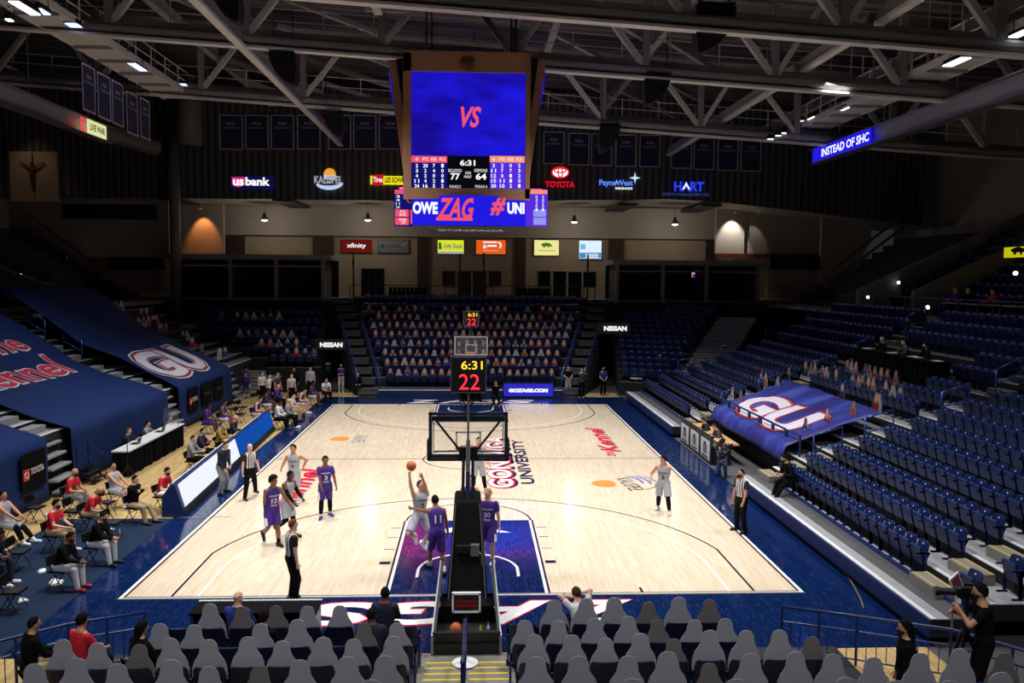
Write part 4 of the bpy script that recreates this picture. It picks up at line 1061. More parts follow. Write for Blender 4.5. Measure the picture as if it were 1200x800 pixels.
# side screens that lean outwards
for x, (xt, xb) in ((-1, (455, 477)), (1, (640, 617))):
    t, b = SP(xt, 70, 12.2), SP(xb, 236, 12.2); th = .35
    mb = MB(); d = 4.4
    mb.add([(t.x, t.y, t.z), (t.x-x*.28, t.y, t.z), (b.x-x*.28, b.y, b.z), (b.x, b.y, b.z)]+[(v, t.y+d, w_) for v, w_ in ((t.x, t.z), (t.x-x*.28, t.z), (b.x-x*.28, b.z), (b.x, b.z))],
           [(0, 1, 2, 3), (7, 6, 5, 4), (0, 4, 5, 1), (1, 5, 6, 2), (2, 6, 7, 3), (3, 7, 4, 0)], WOODT); mb.build('side_frame', sb)
    mb = MB(); n = x*.03; mb.add([(t.x+n, t.y+.3, t.z-.35), (t.x+n, t.y+d-.3, t.z-.35), (b.x+n, b.y+d-.3, b.z+.3), (b.x+n, b.y+.3, b.z+.3)], [(0, 1, 2, 3)], S_BLUE); mb.build('side_screen', sb)
    mb = MB(); mb.bar((b.x-x*.3, 12.2-14.3, b.z+.05), ((b.x-x*1.0), 11.9-14.3, b.z-.65), .12, .3, WOODT); mb.build('strut', sb)
    # gap between front frame and leaning side
    mb = MB(); f0, f1 = SP(474 if x < 0 else 621, 66, 12.1), SP(474 if x < 0 else 621, 232, 12.1)
    mb.poly([(f0.x, 12.3-14.3, f0.z), (t.x, 12.3-14.3, t.z), (b.x, 12.3-14.3, b.z), (f1.x, 12.3-14.3, f1.z)], BLACKM); mb.build('side_skin', sb)
# lower ring
rg = MB(); a, b = SP(483, 264, SY+.1), SP(616, 231, SY+.1); n = 10; vs = []
for i in range(n+1):
    t = i/n*2-1; x = (a.x+b.x)/2+(b.x-a.x)/2*t; y = a.y-.35*(1-t*t)
    vs += [(x, y, a.z), (x, y, b.z)]
rg.add(vs, [(2*i, 2*i+2, 2*i+3, 2*i+1) for i in range(n)], S_BLUE2); rg.build('ring_front_screen', sb)
mb = MB()
mb = MB()
for x0, x1, c, pc, hc in ((462, 484, S_NAVY, S_PINK, S_PINK), (615, 642, S_PURP, S_PALE, S_PEACH)):
    quad_px(mb, x0, 222, x1, 264.5, 13.0, c, .25); quad_px(mb, x0+.5, 222.5, x1-.5, 227, 12.97, hc)
    for y in (245.5, 255): quad_px(mb, x0+1 if x0 < 500 else 625, y, x0+17 if x0 < 500 else 640, y+8.3, 12.97, pc)
    if x0 < 500: quad_px(mb, 481, 245.5, 483.5, 262, 12.97, S_PINK)
    mb.build('ring_side_screen', sb); mb = MB()
for i, t in enumerate(('3', '4', '11', '24')): tpx(t, E_WHITE, 464, 228.5+4.2*i, 468.5, 231.6+4.2*i, 12.93); tpx('Totals'[:6] if i > 9 else 'Guard', E_WHITE, 470, 228.5+4.2*i, 479, 231.6+4.2*i, 12.93) if False else None
for i in range(5):
    tpx(('0', '3', '2', '0', '1')[i], E_WHITE, 627.5, 229+3.8*i, 630, 232+3.8*i, 12.93); tpx(('2', '3', '2', '0', '1')[i], E_WHITE, 635, 229+3.8*i, 637.5, 232+3.8*i, 12.93)
tpx('FG', E_WHITE, 469, 246.5, 475, 249, 12.93); tpx('50%', E_WHITE, 468, 250, 476, 253, 12.93); tpx('REB', E_WHITE, 468, 256, 476, 258.5, 12.93); tpx('29', E_WHITE, 470, 259.5, 475, 262.5, 12.93)
def ring_text(s, m, x0, y0, x1, y1, **kw):
    o = tpx(s, m, x0, y0, x1, y1, SY+.1, **kw); org = o.matrix_local.translation
    for v in o.data.vertices:
        t = (org.x+v.co.x-(a.x+b.x)/2)/((b.x-a.x)/2); v.co.z += .35*(1-min(1, t*t))+.03
a, b = SP(483, 264, SY+.1), SP(616, 231, SY+.1)
ring_text('OWE', E_WHITE, 484.5, 237.5, 513.5, 251.5, bold=.05); ring_text('ZAG', S_PINK, 512, 233, 557, 257, bold=.03, shear=.35); ring_text('#', S_PINK, 574, 233, 593, 253, bold=.04, shear=.3); ring_text('UNI', E_WHITE, 594, 238.5, 614, 251.5, bold=.05)
mb = MB(); p, q = SP(511, 256.5, SY-.27), SP(554, 258.5, SY-.27); mb.box(((p.x+q.x)/2, p.y, p.z), (q.x-p.x, .02, .10), S_PINK); mb.build('screen_underline', sb)
mb = MB(); a0, b0 = SP(484, 264, SY+.2), SP(615, 264, SY+.2); z1 = a0.z
mb.add([(a0.x, a0.y, z1), (b0.x, b0.y, z1), (b0.x-.4, b0.y+5.2, z1), (a0.x+.4, a0.y+5.2, z1), (a0.x, a0.y, z1+1.0), (b0.x, b0.y, z1+1.0), (b0.x-.4, b0.y+5.2, z1+1.0), (a0.x+.4, a0.y+5.2, z1+1.0)],
       [(0, 3, 2, 1), (4, 5, 6, 7), (1, 2, 6, 5), (3, 0, 4, 7), (2, 3, 7, 6)], BLACKM); mb.build('underside', sb)
text('GONZAGA', mat('dim_white_print', (190, 190, 196), .6), frame((0.02, a0.y+2.6, z1-.01), (1, 0, 0), (0, -1, 0)), 2.6, 1.2, sb, 'underside_lettering', bold=.02)
for x in (-1.6, 1.6):
    for y in (-1.9, 1.9): MB().tube([(x, y, 6.5), (x, y, 12.2)], .03, BLACKM, 6).build('hanger_cable', sb)
# ------------------------------------------------------------------ signs
def sign_box(name, label, x0, y0, x1, y1, Y, m, th=.15, rim=True, cat='sign', group=None):
    a, b = AY(x0, y1, Y), AY(x1, y0, Y); c = ((a.x+b.x)/2, Y, (a.z+b.z)/2); o = empty(name, c, 0, label, cat, group)
    if rim: MB().box((0, .06, 0), (b.x-a.x+.10, th, b.z-a.z+.10), BLACKM).build('case', o)
    MB().box((0, 0, 0), (b.x-a.x, .06, b.z-a.z), m).build('face_panel', o); o['_c'] = list(c); return o
def st(o, s, m, x0, y0, x1, y1, dy=.05, **kw):
    off = Vector(o['_c']); a, b = AY(x0, y1, off.y)-off, AY(x1, y0, off.y)-off
    return text(s, m, upright(((a.x+b.x)/2, -dy, (a.z+b.z)/2)), b.x-a.x, b.z-a.z, o, kw.pop('name', 'lettering'), **kw)
def sp_poly(o, pts, m, name='mark', dy=.05, th=.012):
    off = Vector(o['_c']); P = [AY(x, y, off.y)-off for x, y in pts]; mb = MB(); mb.prism([(p.x, -dy, p.z) for p in P], (0, th, 0), m); return mb.build(name, o)
def ellp(cx, cy, rx, ry, n=20, a0=0, a1=360): return [(cx+rx*math.cos(math.radians(a0+(a1-a0)*i/n)), cy+ry*math.sin(math.radians(a0+(a1-a0)*i/n))) for i in range(n+(a1-a0 < 360))]
SYF = FASY-.16
o = sign_box('wall_sign', 'lit navy bank sign reading usbank on the dark ribbed fascia', 271, 206, 321, 221.5, SYF, emis('sign_navy', (10, 14, 60)), rim=False)
sp_poly(o, [(272, 207.5), (287, 207.5), (287, 216.5), (279.5, 219.5), (272, 216.5)], emis('sign_magenta', (214, 30, 110))); st(o, 'us', E_WHITE, 273.5, 210, 286, 217.5, .08, bold=.04); st(o, 'bank', E_WHITE, 288, 208, 316.5, 217.5, .08, bold=.04)
o = sign_box('wall_sign', 'lit KALISPEL sign with an orange sun above a white sweep', 384, 213, 386, 214, SYF, E_WHITE, rim=False)
sp_poly(o, ellp(386.5, 205, 7.2, 8, 16, 180, 360), emis('sign_orange', (240, 160, 50))); sp_poly(o, [(379.5, 205), (393.5, 205), (394, 210), (379, 210)], emis('sign_pale', (190, 196, 214)))
st(o, 'KALISPEL', emis('sign_silver', (160, 160, 170)), 368.5, 206.5, 401.5, 215, .09, bold=.03)
sp_poly(o, ellp(386, 213.5, 16.5, 9, 14, 8, 160)+ellp(385, 213.5, 14, 4, 14, 160, 10)[0:], emis('sign_sweep', (190, 204, 240)))
o = sign_box('wall_sign', 'yellow tire shop sign half hidden behind the scoreboard', 434, 206.5, 480, 216, SYF, emis('sign_yellow', (238, 226, 30)), rim=False)
sp_poly(o, [(437, 205), (449.5, 204.5), (449, 217), (436, 217)], emis('sign_red', (190, 24, 34))); st(o, 'Tires', E_WHITE, 437.5, 207.5, 448.5, 213.5, .08, bold=.02); st(o, 'LES SCHWAB', S_BLACK, 451, 208, 479, 214, .08, bold=.03, shear=.2)
SR = emis('sign_bright_red', (214, 16, 34))
o = sign_box('wall_sign', 'red TOYOTA sign with its oval emblem on the fascia', 655.5, 200, 657.5, 202, SYF, SR, rim=False)
sp_poly(o, ellp(656.5, 202, 10.8, 7.3), SR); sp_poly(o, ellp(656.5, 202, 9, 5.8), E_WHITE, dy=.08)
def ring(cx, cy, rx, ry, w_): return ellp(cx, cy, rx, ry, 20, 0, 355)+ellp(cx, cy, rx-w_, ry-w_, 20, 355, 0) if False else None
for cx, cy, rx, ry in ((656.5, 199.8, 7, 2.6), (656.5, 202, 2.6, 5.8)):
    off = Vector(o['_c']); P = [AY(x, y, off.y)-off for x, y in ellp(cx, cy, rx, ry, 24)]+[AY(cx+rx, cy, off.y)-off]; MB().tube([(p.x, -.1, p.z) for p in P], .045, SR, 5).build('emblem_ring', o)
st(o, 'TOYOTA', SR, 639, 212.5, 673.5, 219.5, .06, bold=.04)
o = sign_box('wall_sign', 'blue insurance sign reading PayneWest with a white star', 722, 213, 723, 214, SYF, E_WHITE, rim=False)
SBL = emis('sign_blue', (90, 140, 250)); st(o, 'PayneWest', SBL, 702, 211, 741.5, 219, .06, bold=.03); st(o, 'INSURANCE', E_WHITE, 721, 219.6, 741, 222, .06, bold=.04)
sp_poly(o, [(p[0], p[1]) for p in [(744, 201.5), (745, 207), (750.5, 208.5), (745, 210), (744, 215.5), (743, 210), (737.5, 208.5), (743, 207)]], emis('sign_star', (200, 240, 255)))
o = sign_box('wall_sign', 'deep blue HART sign at the right end of the fascia row', 806, 219, 807, 220, SYF, E_WHITE, rim=False)
st(o, 'HART', emis('sign_royal', (44, 60, 230)), 789.5, 213, 825, 224, .06, bold=.04); sp_poly(o, [(799, 222), (804, 213.5), (808.5, 222), (806.5, 222), (804, 217.5), (801, 222)], E_WHITE, dy=.09); st(o, 'CAPITAL MANAGEMENT INC.', emis('sign_dim_blue', (50, 70, 130)), 776, 226.5, 832, 229.2, .06)
LYF = FY-.15
o = sign_box('display_panel', 'dark red xfinity panel on the far concourse wall', 400.5, 281.5, 435.5, 295.5, LYF, emis('p_darkred', (96, 18, 12))); st(o, 'xfinity', E_WHITE, 406.5, 285, 429, 291.5, bold=.02)
o = sign_box('display_panel', 'unlit grey panel with a small yellow mark beside the xfinity panel', 443.5, 281.5, 479, 296, LYF, mat('p_grey', (110, 112, 120), .5)); st(o, 'Northwest', mat('p_dkgrey', (50, 52, 60), .5), 452, 286.5, 469, 290, bold=.01); sp_poly(o, [(470, 287), (474, 285), (478, 283), (477, 286), (474, 288), (471, 288.5)], mat('p_gold', (190, 160, 70), .5)); sp_poly(o, [(446, 288.2), (448.5, 285.5), (451, 288.2), (448.5, 291)], mat('p_dkgrey', (50, 52, 60), .5))
o = sign_box('display_panel', 'bright yellow panel reading Ugly Duck with blue letters', 513, 281.5, 543.5, 297, LYF, emis('p_yellow', (222, 226, 40))); st(o, 'Ugly Duck', emis('p_teal', (20, 90, 140)), 520, 285.5, 542, 292.5, bold=.02); sp_poly(o, [(514, 284), (516.5, 283.5), (517.5, 288), (518, 292), (514, 292)], emis('p_green', (40, 110, 40)))
sp_poly(o, [(513.5, 294.8), (543, 294.8), (543, 296.6), (513.5, 296.6)], S_PALE, 'footer_strip')
o = sign_box('display_panel', 'orange panel with white lettering on the far concourse wall', 558, 281.5, 592.5, 297.5, LYF, emis('p_orange', (226, 92, 28)))
st(o, '&', E_WHITE, 566, 286.5, 570.5, 291, bold=.02); sp_poly(o, [(566, 283), (582, 283), (582, 284.6), (566, 284.6)], E_WHITE, 'text_bar'); sp_poly(o, [(571, 287), (582, 287), (582, 289), (571, 289)], E_WHITE, 'text_bar'); sp_poly(o, [(566, 293), (584, 293), (584, 294.2), (566, 294.2)], S_PEACH, 'text_bar')
sp_poly(o, [(583, 283), (587, 284.5), (588, 288), (586, 291), (584.5, 291), (586.3, 288), (585.5, 285.5), (583, 284.4)], E_WHITE)
BIS = [(0, .42), (.08, .3), (.3, .16), (.5, .1), (.75, .22), (.92, .4), (1, .62), (.93, .84), (.84, .7), (.74, .72), (.72, 1), (.64, 1), (.62, .72), (.4, .7), (.3, .98), (.22, .98), (.2, .72), (.08, .64)]
o = sign_box('display_panel', 'pale yellow panel with a green bison on the far concourse wall', 626, 281.5, 655, 299, LYF, emis('p_cream', (236, 232, 150))); sp_poly(o, [(634+13*x, 283.5+7*y) for x, y in BIS], emis('p_bison', (70, 110, 30)), 'bison_mark'); sp_poly(o, [(630, 293), (651, 293), (651, 294.3), (630, 294.3)], emis('p_tan', (190, 180, 110)), 'text_bar')
o = sign_box('display_panel', 'white and blue lit panel on the far concourse wall near the right suites', 678.5, 282, 705, 303, LYF, emis('p_white', (226, 240, 255))); sp_poly(o, [(679, 296), (704.5, 296), (704.5, 302.5), (679, 302.5)], emis('p_blue', (60, 140, 200)), 'footer_strip', dy=.06); sp_poly(o, [(680, 286), (686, 286), (686, 292), (680, 292)], emis('p_sky', (110, 190, 220)))
for y in (297.6, 299.4, 301): sp_poly(o, [(686, y), (701, y), (701, y+.8), (686, y+.8)], E_WHITE, 'text_bar', dy=.075)
# big LED board on the end fascia behind the scoreboard
o = empty('led_board', (AY(552, 250, FASY-.4).x, FASY-.235, 12.4), 0, 'wide LED board on the end fascia, hidden behind the hanging scoreboard', 'screen')
MB().box((0, .12, 0), (10.4, .2, 2.6), BLACKM).build('case', o); mb = MB()
for i, c in enumerate(((210, 30, 130), (150, 30, 160), (40, 34, 220), (36, 50, 230), (50, 70, 240), (70, 60, 220))): mb.box((-4.3+1.72*i, 0, -.15), (1.72, .05, 2.1), emis('board_%d' % c[1]+str(c[0]), c, 3.2))
mb.box((0, 0, 1.05), (10.3, .05, .25), emis('board_pink', (226, 60, 130), 3.2)); mb.build('lit_face', o)
# tunnel signs and end board
o = sign_box('tunnel_sign', 'lit NISSAN lettering above the dark tunnel left of the end stand', 371, 398.5, 404, 409, 33.2, mat('sign_dark', (14, 16, 26), .5)); st(o, 'NISSAN', E_WHITE, 375, 401, 401.5, 406.6, bold=.05)
o = sign_box('tunnel_sign', 'lit NISSAN lettering above the dark tunnel right of the end stand', 702, 379, 738, 390.5, 35.2, mat('sign_dark', (14, 16, 26), .5)); st(o, 'NISSAN', E_WHITE, 707.5, 381.8, 734.5, 387.5, bold=.05)
o = sign_box('advert_board', 'blue lit GOZAGS.COM board standing behind the far baseline', 590.5, 449.5, 648, 464, 31.36, emis('board_blue', (52, 48, 214), .8)); st(o, 'GOZAGS.COM', E_WHITE, 596, 455, 642, 459.5, bold=.09)
MB().box((0, .05, -.42), (2.9, .3, .1), BLACKM).build('foot', o)
# ------------------------------------------------------------------ ribbon boards along both sides
def ribbon(side, X, Y0, Y1, z0, z1, label):
    o = empty('ribbon_board', (side*X, (Y0+Y1)/2, z0), 0, label, 'LED ribbon board'); n = side*-1; h = z1-z0; d = Y1-Y0
    MB().box((side*.2, 0, h/2), (.35, d, h), mat('ribbon_grey', (150, 153, 162), .35, .2, noise=.3, nscale=.4)).build('cabinet', o)
    for z in (0, h): MB().box((0.0, 0, z), (.5, d+.05, .05), STEEL).build('edge_rail', o)
    for k in range(5): MB().tube([(side*.2, -d/2+2+k*(d-4)/4, h), (side*.2, -d/2+2+k*(d-4)/4, h+3.0)], .03, STEEL, 6).build('hanger', o)
    return o
rb = ribbon(1, 20.3, 2.0, AX(952, 185, 20.3).y, 14.0, 14.85, 'long grey ribbon board on the right, blue end reading INSTEAD OF SHC')
p0, p1 = AX(952, 185, 20.05), AX(1020, 160, 20.05); c = (p0+p1)/2; ln = p0.y-p1.y
MB().box((20.07-20.3, c.y-rb.location.y, .425), (.04, ln, .76), emis('ribbon_blue', (34, 26, 232))).build('lit_section', rb)
text('INSTEAD OF SHC', E_WHITE, frame((20.04-20.3, c.y-rb.location.y-.6, .42), (0, -1, 0), (0, 0, 1)), ln*.80, .46, rb, 'lettering', bold=.03)
lb = ribbon(-1, 20.3, 2.0, AX(127, 155, -20.3).y, 14.5, 15.35, 'dark ribbon board on the left with a pale yellow lit panel at its end')
p0, p1 = AX(124, 155, -20.05), AX(102, 148, -20.05); c = (p0+p1)/2; ln = p0.y-p1.y
MB().box((.26, c.y-lb.location.y, .40), (.04, ln, .72), emis('ribbon_cream', (226, 226, 160))).build('lit_section', lb)
text('LIVE WAR', S_BLACK, frame((.30, c.y-lb.location.y, .40), (0, 1, 0), (0, 0, 1)), ln*.8, .36, lb, 'lettering', bold=.03)
for k in range(3): MB().box((.27, c.y-lb.location.y-ln*.72, .15+.25*k), (.03, .5, .12), LED_R).build('red_digit', lb)
# ------------------------------------------------------------------ banners
BN = mat('banner_navy', (34, 38, 76), .85, noise=.1); BG = mat('banner_grey', (196, 198, 206), .85); BT = mat('banner_print', (170, 172, 190), .85); BR = mat('banner_red', (120, 30, 34), .85)
bw, bh = 1.62, 2.42; BP = MB(); BP.box((0, 0, 0), (bw, .03, bh), BN); bp = BP.data('cloth')
BB = MB()
for x in (-bw/2+.03, bw/2-.03): BB.box((x, -.02, 0), (.06, .02, bh), BG)
for z in (-bh/2+.03, bh/2-.03): BB.box((0, -.02, z), (bw, .02, .06), BG)
bb_ = BB.data('border'); b3 = MB().box((0, 0, -bh/2-.04), (bw, .03, .07), BR).data('hem'); b5 = MB().tube([(-bw/2-.05, 0, bh/2+.03), (bw/2+.05, 0, bh/2+.03)], .03, BLACKM, 6).data('rod')
_t = text('NCAA', BT, Matrix.Identity(4), .62, .2, bold=.03); b4 = _t.data; bpy.data.objects.remove(_t)
_t = text('Second Round', BT, Matrix.Identity(4), 1.1, .17, bold=.0); b6 = _t.data; bpy.data.objects.remove(_t)
def banner(loc, rz, label, group, sx=1, sz=1):
    o = empty('hanging_banner', loc, rz, label, 'banner', group); o.scale = (sx, 1, sz)
    for n, me, m4 in (('cloth', bp, None), ('border', bb_, None), ('hem', b3, None), ('rod', b5, None), ('lettering', b4, upright((0, -.03, .62))), ('lettering', b6, upright((0, -.03, .33)))):
        c = bpy.data.objects.new(n, me); COL.objects.link(c); c.parent = o
        if m4 is not None: c.matrix_local = m4
    if rz:
        for x in (-.6, .6): MB().tube([(x, 0, bh/2), (x, 0, (17.16-loc[2])/sz)], .015, BLACKM, 5).build('hanging_cord', o)
for i, (x0, x1) in enumerate(((258, 284), (288, 314), (318, 344), (349, 375), (385, 411), (415, 440), (445, 470))):
    a, b = AY(x0, 175, FASY-.06), AY(x1, 135, FASY-.06); banner(((a.x+b.x)/2, FASY-.06, (a.z+b.z)/2), 0, f'navy NCAA banner on the end fascia, {ORD[i]} from left of those left of scoreboard', 'tournament banners')
for i, (x0, x1, y0, y1) in enumerate(((637, 661, 155, 191.5), (667, 690, 156.5, 193), (693, 717, 157.5, 193.5), (722, 745, 158.5, 194.5), (749, 774, 159, 195), (787, 810, 160.5, 197), (813, 837, 162, 198.5), (841, 865, 162.5, 200), (868, 892, 163.5, 201))):
    a, b = AY(x0, y1, FASY-.06), AY(x1, y0, FASY-.06); banner(((a.x+b.x)/2, FASY-.06, (a.z+b.z)/2), 0, f'navy NCAA banner on the end fascia, {ORD[i]} from left of those right of scoreboard', 'tournament banners', .93, .95)
for i, (x0, x1, y0, y1) in enumerate(((96, 111, 78, 130), (114, 129, 89, 138), (131, 144, 97, 146), (148, 161, 114, 153), (164, 175, 119, 160))):
    a, b = AX(x0, (y0+y1)/2-3, -17.4), AX(x1, (y0+y1)/2+3, -17.4); c = (a+b)/2; banner(c, PI/2, f'navy NCAA banner under the left catwalk, {ORD[i]} from the near end', 'tournament banners', abs(a.y-b.y)/bw, .85)
# ------------------------------------------------------------------ roof steel
def tz_(x, z): return z-.058*x
def truss(Y, z, name, x0=-34, x1=34, ph=0.0, hgt=3.6):
    mb = MB()
    mb.tube([(x0, Y, tz_(x0, z)), (x1, Y, tz_(x1, z))], .22, TRUSS, 10)
    mb.bar((x0, Y-.05, tz_(x0, z)-.34), (x1, Y-.05, tz_(x1, z)-.34), .42, .10, TRUSSL)
    mb.bar((x0, Y, tz_(x0, z)+hgt), (x1, Y, tz_(x1, z)+hgt), .4, .36, TRUSS)
    for i in range(-6, 7):
        x = 1.8+5.53*i; e = -1 if x > 0 else 1
        if not x0+3 < x < x1-3: continue
        mb.bar((x, Y, tz_(x, z)), (x, Y, tz_(x, z)+hgt), .30, .30, TRUSS, up=(0, 1, 0))
        mb.bar((x, Y, tz_(x, z)+.1), (x+e*2.76, Y, tz_(x, z)+hgt), .24, .24, TRUSSL, up=(0, 1, 0))
        if i % 2 == 0: mb.bar((x, Y, tz_(x, z)+.1), (x-e*2.2, Y, tz_(x, z)+hgt), .24, .24, TRUSSL, up=(0, 1, 0))
    struct(mb.build(name))
    mb = MB(); yy = Y+.9; mb.bar((x0, yy, tz_(x0, z)+.42), (x1, yy, tz_(x1, z)+.42), .9, .22, TRUSS)
    for h in (.95, 1.45): mb.tube([(x0, yy-.4, tz_(x0, z)+h), (x1, yy-.4, tz_(x1, z)+h)], .028, TRUSSL, 5)
    x = x0+.5
    while x < x1:
        mb.box((x, yy-.4, tz_(x, z)+.95), (.05, .05, 1.1), TRUSSL); x += 2.1
    struct(mb.build(name+'_walkway'))
truss(10.7, 16.45, 'roof_truss', ph=1.2); truss(17.4, 16.35, 'roof_truss', ph=2.3); truss(29.2, 16.3, 'roof_truss', ph=3.0)
mb = MB()
for x, z, y0, y1, m in ((14.3, 16.15, 2, 51, TRUSSL), (-9.4, 16.5, 2, 44, TRUSSL), (-3.7, 17.6, 2, 16, TRUSSL), (1.8, 17.5, 2, 17, TRUSS), (3.8, 18.6, 4, 30, TRUSS), (-14.0, 19.0, 2, 42, TRUSS), (9.0, 18.6, 2, 42, TRUSS), (20.5, 17.4, 6, 46, TRUSS)):
    mb.bar((x, y0, z), (x, y1, z), .34, .14, m); mb.bar((x, y0, z+.28), (x, y1, z+.28), .16, .5, TRUSS)
for x0_, x1_ in ((-9.4, -3.7), (3.8, 9.0), (9, 14.3), (-14, -9.4)):
    for k in range(4): mb.bar((x0_, 17.5+6*k, 19.2), (x1_, 23.5+6*k, 18.6), .22, .22, TRUSS)
struct(mb.build('roof_beams'))
mb = MB()
for k in range(7): mb.box((-1.1, 9.5+1.15*k, 17.9+.0*k), (6.4, .09, .22), TRUSSL)
mb.box((-1.1, 13.4, 19.2), (6.6, 8.2, .2), RISER)
struct(mb.build('scoreboard_rigging'))
# catwalks carrying the floodlights
def catwalk(X, z, y0, y1, name):
    mb = MB(); mb.box((X, (y0+y1)/2, z), (1.7, y1-y0, .08), TRUSSL)
    for s_ in (-1, 1):
        mb.box((X+s_*.85, (y0+y1)/2, z+.05), (.10, y1-y0, .30), TRUSSL)
        for h in (.6, 1.1): mb.tube([(X+s_*.85, y0, z+h), (X+s_*.85, y1, z+h)], .03, TRUSSL, 5)
        y = y0
        while y <= y1: mb.box((X+s_*.85, y, z+.55), (.06, .06, 1.1), TRUSSL); y += 1.9
    y = y0
    while y <= y1: mb.box((X, y, z-.10), (1.7, .10, .16), TRUSS); mb.box((X-.85, y, z+1.6), (.06, .06, 3.2), TRUSS); y += 2.4
    struct(mb.build(name))
catwalk(-16.6, 17.2, -4, 31, 'catwalk_left'); catwalk(19.6, 15.9, 4, 31.5, 'catwalk_right')
FLOOD = emis('flood_face', (250, 250, 255), 2.2); FLOODB = emis('flood_face_blue', (186, 196, 255), 2.0)
def flood(p, sx, sy, sz, rot, label, group, m=FLOOD):
    o = empty('floodlight', p, rot, label, 'floodlight', group)
    MB().box((0, 0, .12), (sx+.1, sy+.1, .24), BLACKM, taper=(.7, .7)).build('housing', o); MB().box((0, 0, -.02), (sx, sy, .05), m).build('lens', o)
    MB().tube([(-sx/2-.08, 0, .1), (-sx/2-.08, 0, .5), (sx/2+.08, 0, .5), (sx/2+.08, 0, .1)], .02, BLACKM, 6).build('yoke', o); zc = 17.2 if p[0] < 0 else 15.9
    MB().bar((0, 0, .45 if zc > p[2] else .1), (0, 0, zc-p[2]), .05, .05, BLACKM, up=(0, 1, 0)).build('mounting_pole', o); return o
for i, (px, py, X, sx, sy, m) in enumerate(sorted(((29, 9, -15.9, .35, 1.5, FLOOD), (50, 13, -15.9, .25, .7, FLOODB), (86, 29, -15.9, .45, .5, FLOODB), (11, 23, -17.3, .2, .25, FLOOD), (161, 78, -15.9, .35, 1.5, FLOODB), (144, 63, -15.9, .25, .4, FLOOD), (216, 100, -15.9, .4, .9, FLOODB), (203, 98, -15.9, .22, .4, FLOOD)), key=lambda t: t[0])):
    p = AX(px, py, X); flood(p, sx, sy, .2, 0, f'roof floodlight at upper left, {ORD[i]} from left of the lit ones there', 'floodlights on the left catwalk', m)
for i, (px, py, X, sx, sy, m) in enumerate(sorted(((1121, 72, 18.9, .4, 1.3, FLOOD), (1196, 39, 18.9, .35, .8, FLOOD), (1015, 111, 18.9, .3, 1.2, FLOODB), (990, 126, 18.9, .35, 1.2, FLOOD), (955, 138, 18.9, .5, .9, FLOOD), (938, 142, 18.9, .3, .6, FLOODB), (902, 163, 18.9, .3, .4, FLOOD), (911, 159, 18.9, .3, .4, FLOOD), (917, 156, 18.9, .3, .4, FLOOD)), key=lambda t: t[0])):
    p = AX(px, py, X) if px > 920 else AY(px, py, 29.1)
    if p.y > 31: p = AX(px, py, 18.9); p = AY(px, py, 31.0)
    flood(p, sx, sy, .2, 0, f'roof floodlight at upper right, {ORD[i]} from left of the lit ones there', 'floodlights on the right catwalk', m)
# hanging speaker arrays
SPK = mat('speaker_black', (9, 9, 10), .8)
def speaker(px, py, Y, hp, label, tilt=1):
    d = (AY(px, py, Y)-CP).dot(FW); h = hp*d/CAMP[6]; t = AY(px, py, Y)
    o = empty('line_array_speaker', t, 0, label, 'speaker', 'hanging speakers'); n = 6
    Lf = [(-.40, 0), (-.47, -.25), (-.48, -.5), (-.46, -.72), (-.43, -.88), (-.42, -1.0)]; Rt = [(.44, -.05), (.42, -.22), (.35, -.42), (.24, -.60), (.08, -.78), (-.12, -.90), (-.36, -1.0)]
    Lp = [Lf[0], (-.445, -.12), (-.47, -.27), (-.48, -.45), (-.475, -.62), (-.45, -.8), (-.42, -.99)]
    for i in range(n):
        q = [Lp[i], Rt[i], (Rt[i+1][0], Rt[i+1][1]+.012), (Lp[i+1][0], Lp[i+1][1]+.012)]; x_ = -tilt
        P = [(x_*a_*h*.9, -.35, b_*h) for a_, b_ in q]; mb = MB(); mb.prism(P if x_ < 0 else P[::-1], (0, .7, 0), SPK); mb.build('cabinet', o)
    MB().box((0, 0, .06), (h*.8, .5, .06), BLACKM).build('bumper_frame', o)
    for x in (-.3*h, .3*h): MB().tube([(x, 0, -.05), (x, 0, 18.4-t.z-.3)], .02, BLACKM, 5).build('hanging_chain', o)
speaker(838, 8, 11.0, 56, 'large black hanging speaker array at upper right, nearest of the three', -1)
speaker(770, 86, 17.5, 38, 'black hanging speaker array in mid air right of the scoreboard', -1)
speaker(714, 149, 29.0, 30, 'small far black speaker array in front of the right banners', -1)
speaker(332, 62, 17.5, 38, 'black speaker array hanging at upper left of the scoreboard', 1)
speaker(391, 133, 29.0, 28, 'small far black speaker array in front of the left banners', 1)
speaker(268, -6, 11.0, 34, 'black speaker array cut by the top edge at upper left', 1)
# ducts and column
DUCT = mat('duct_grey', (104, 100, 94), .6, .2)
p, q = AY(118, 152, 34), AY(178, 172, 40)
tag(MB().tube([p, q, q+Vector((.25, .3, -.05))], .55, DUCT, 18).build('air_duct', smooth=True), 'long round air duct rising to the left behind the navy banners', 'air duct', kind='structure')
dd = [o for o in COL.objects if o.name == 'air_duct'][0]
for t_ in (.25, .75): MB().tube([p.lerp(q, t_), p.lerp(q, t_)+Vector((0, 0, 6.6))], .03, BLACKM, 5).build('hanger_rod', dd)
p = AY(222, 120, 40.5); tag(MB().tube([p+Vector((-3, 0, 1.6)), p+Vector((-.8, 0, 1.4)), p+Vector((-.1, 0, .8)), p, AY(222, 170, 40.5)], .8, DUCT, 18).build('air_duct', smooth=True), 'short fat vertical air duct beside the round column at upper left', 'air duct', kind='structure')
p = AY(203, 160, 41.5); struct(MB().tube([(p.x, 41.5, 18), (p.x, 41.5, 4.0)], .38, DUCT, 20).build('column_left', smooth=True))
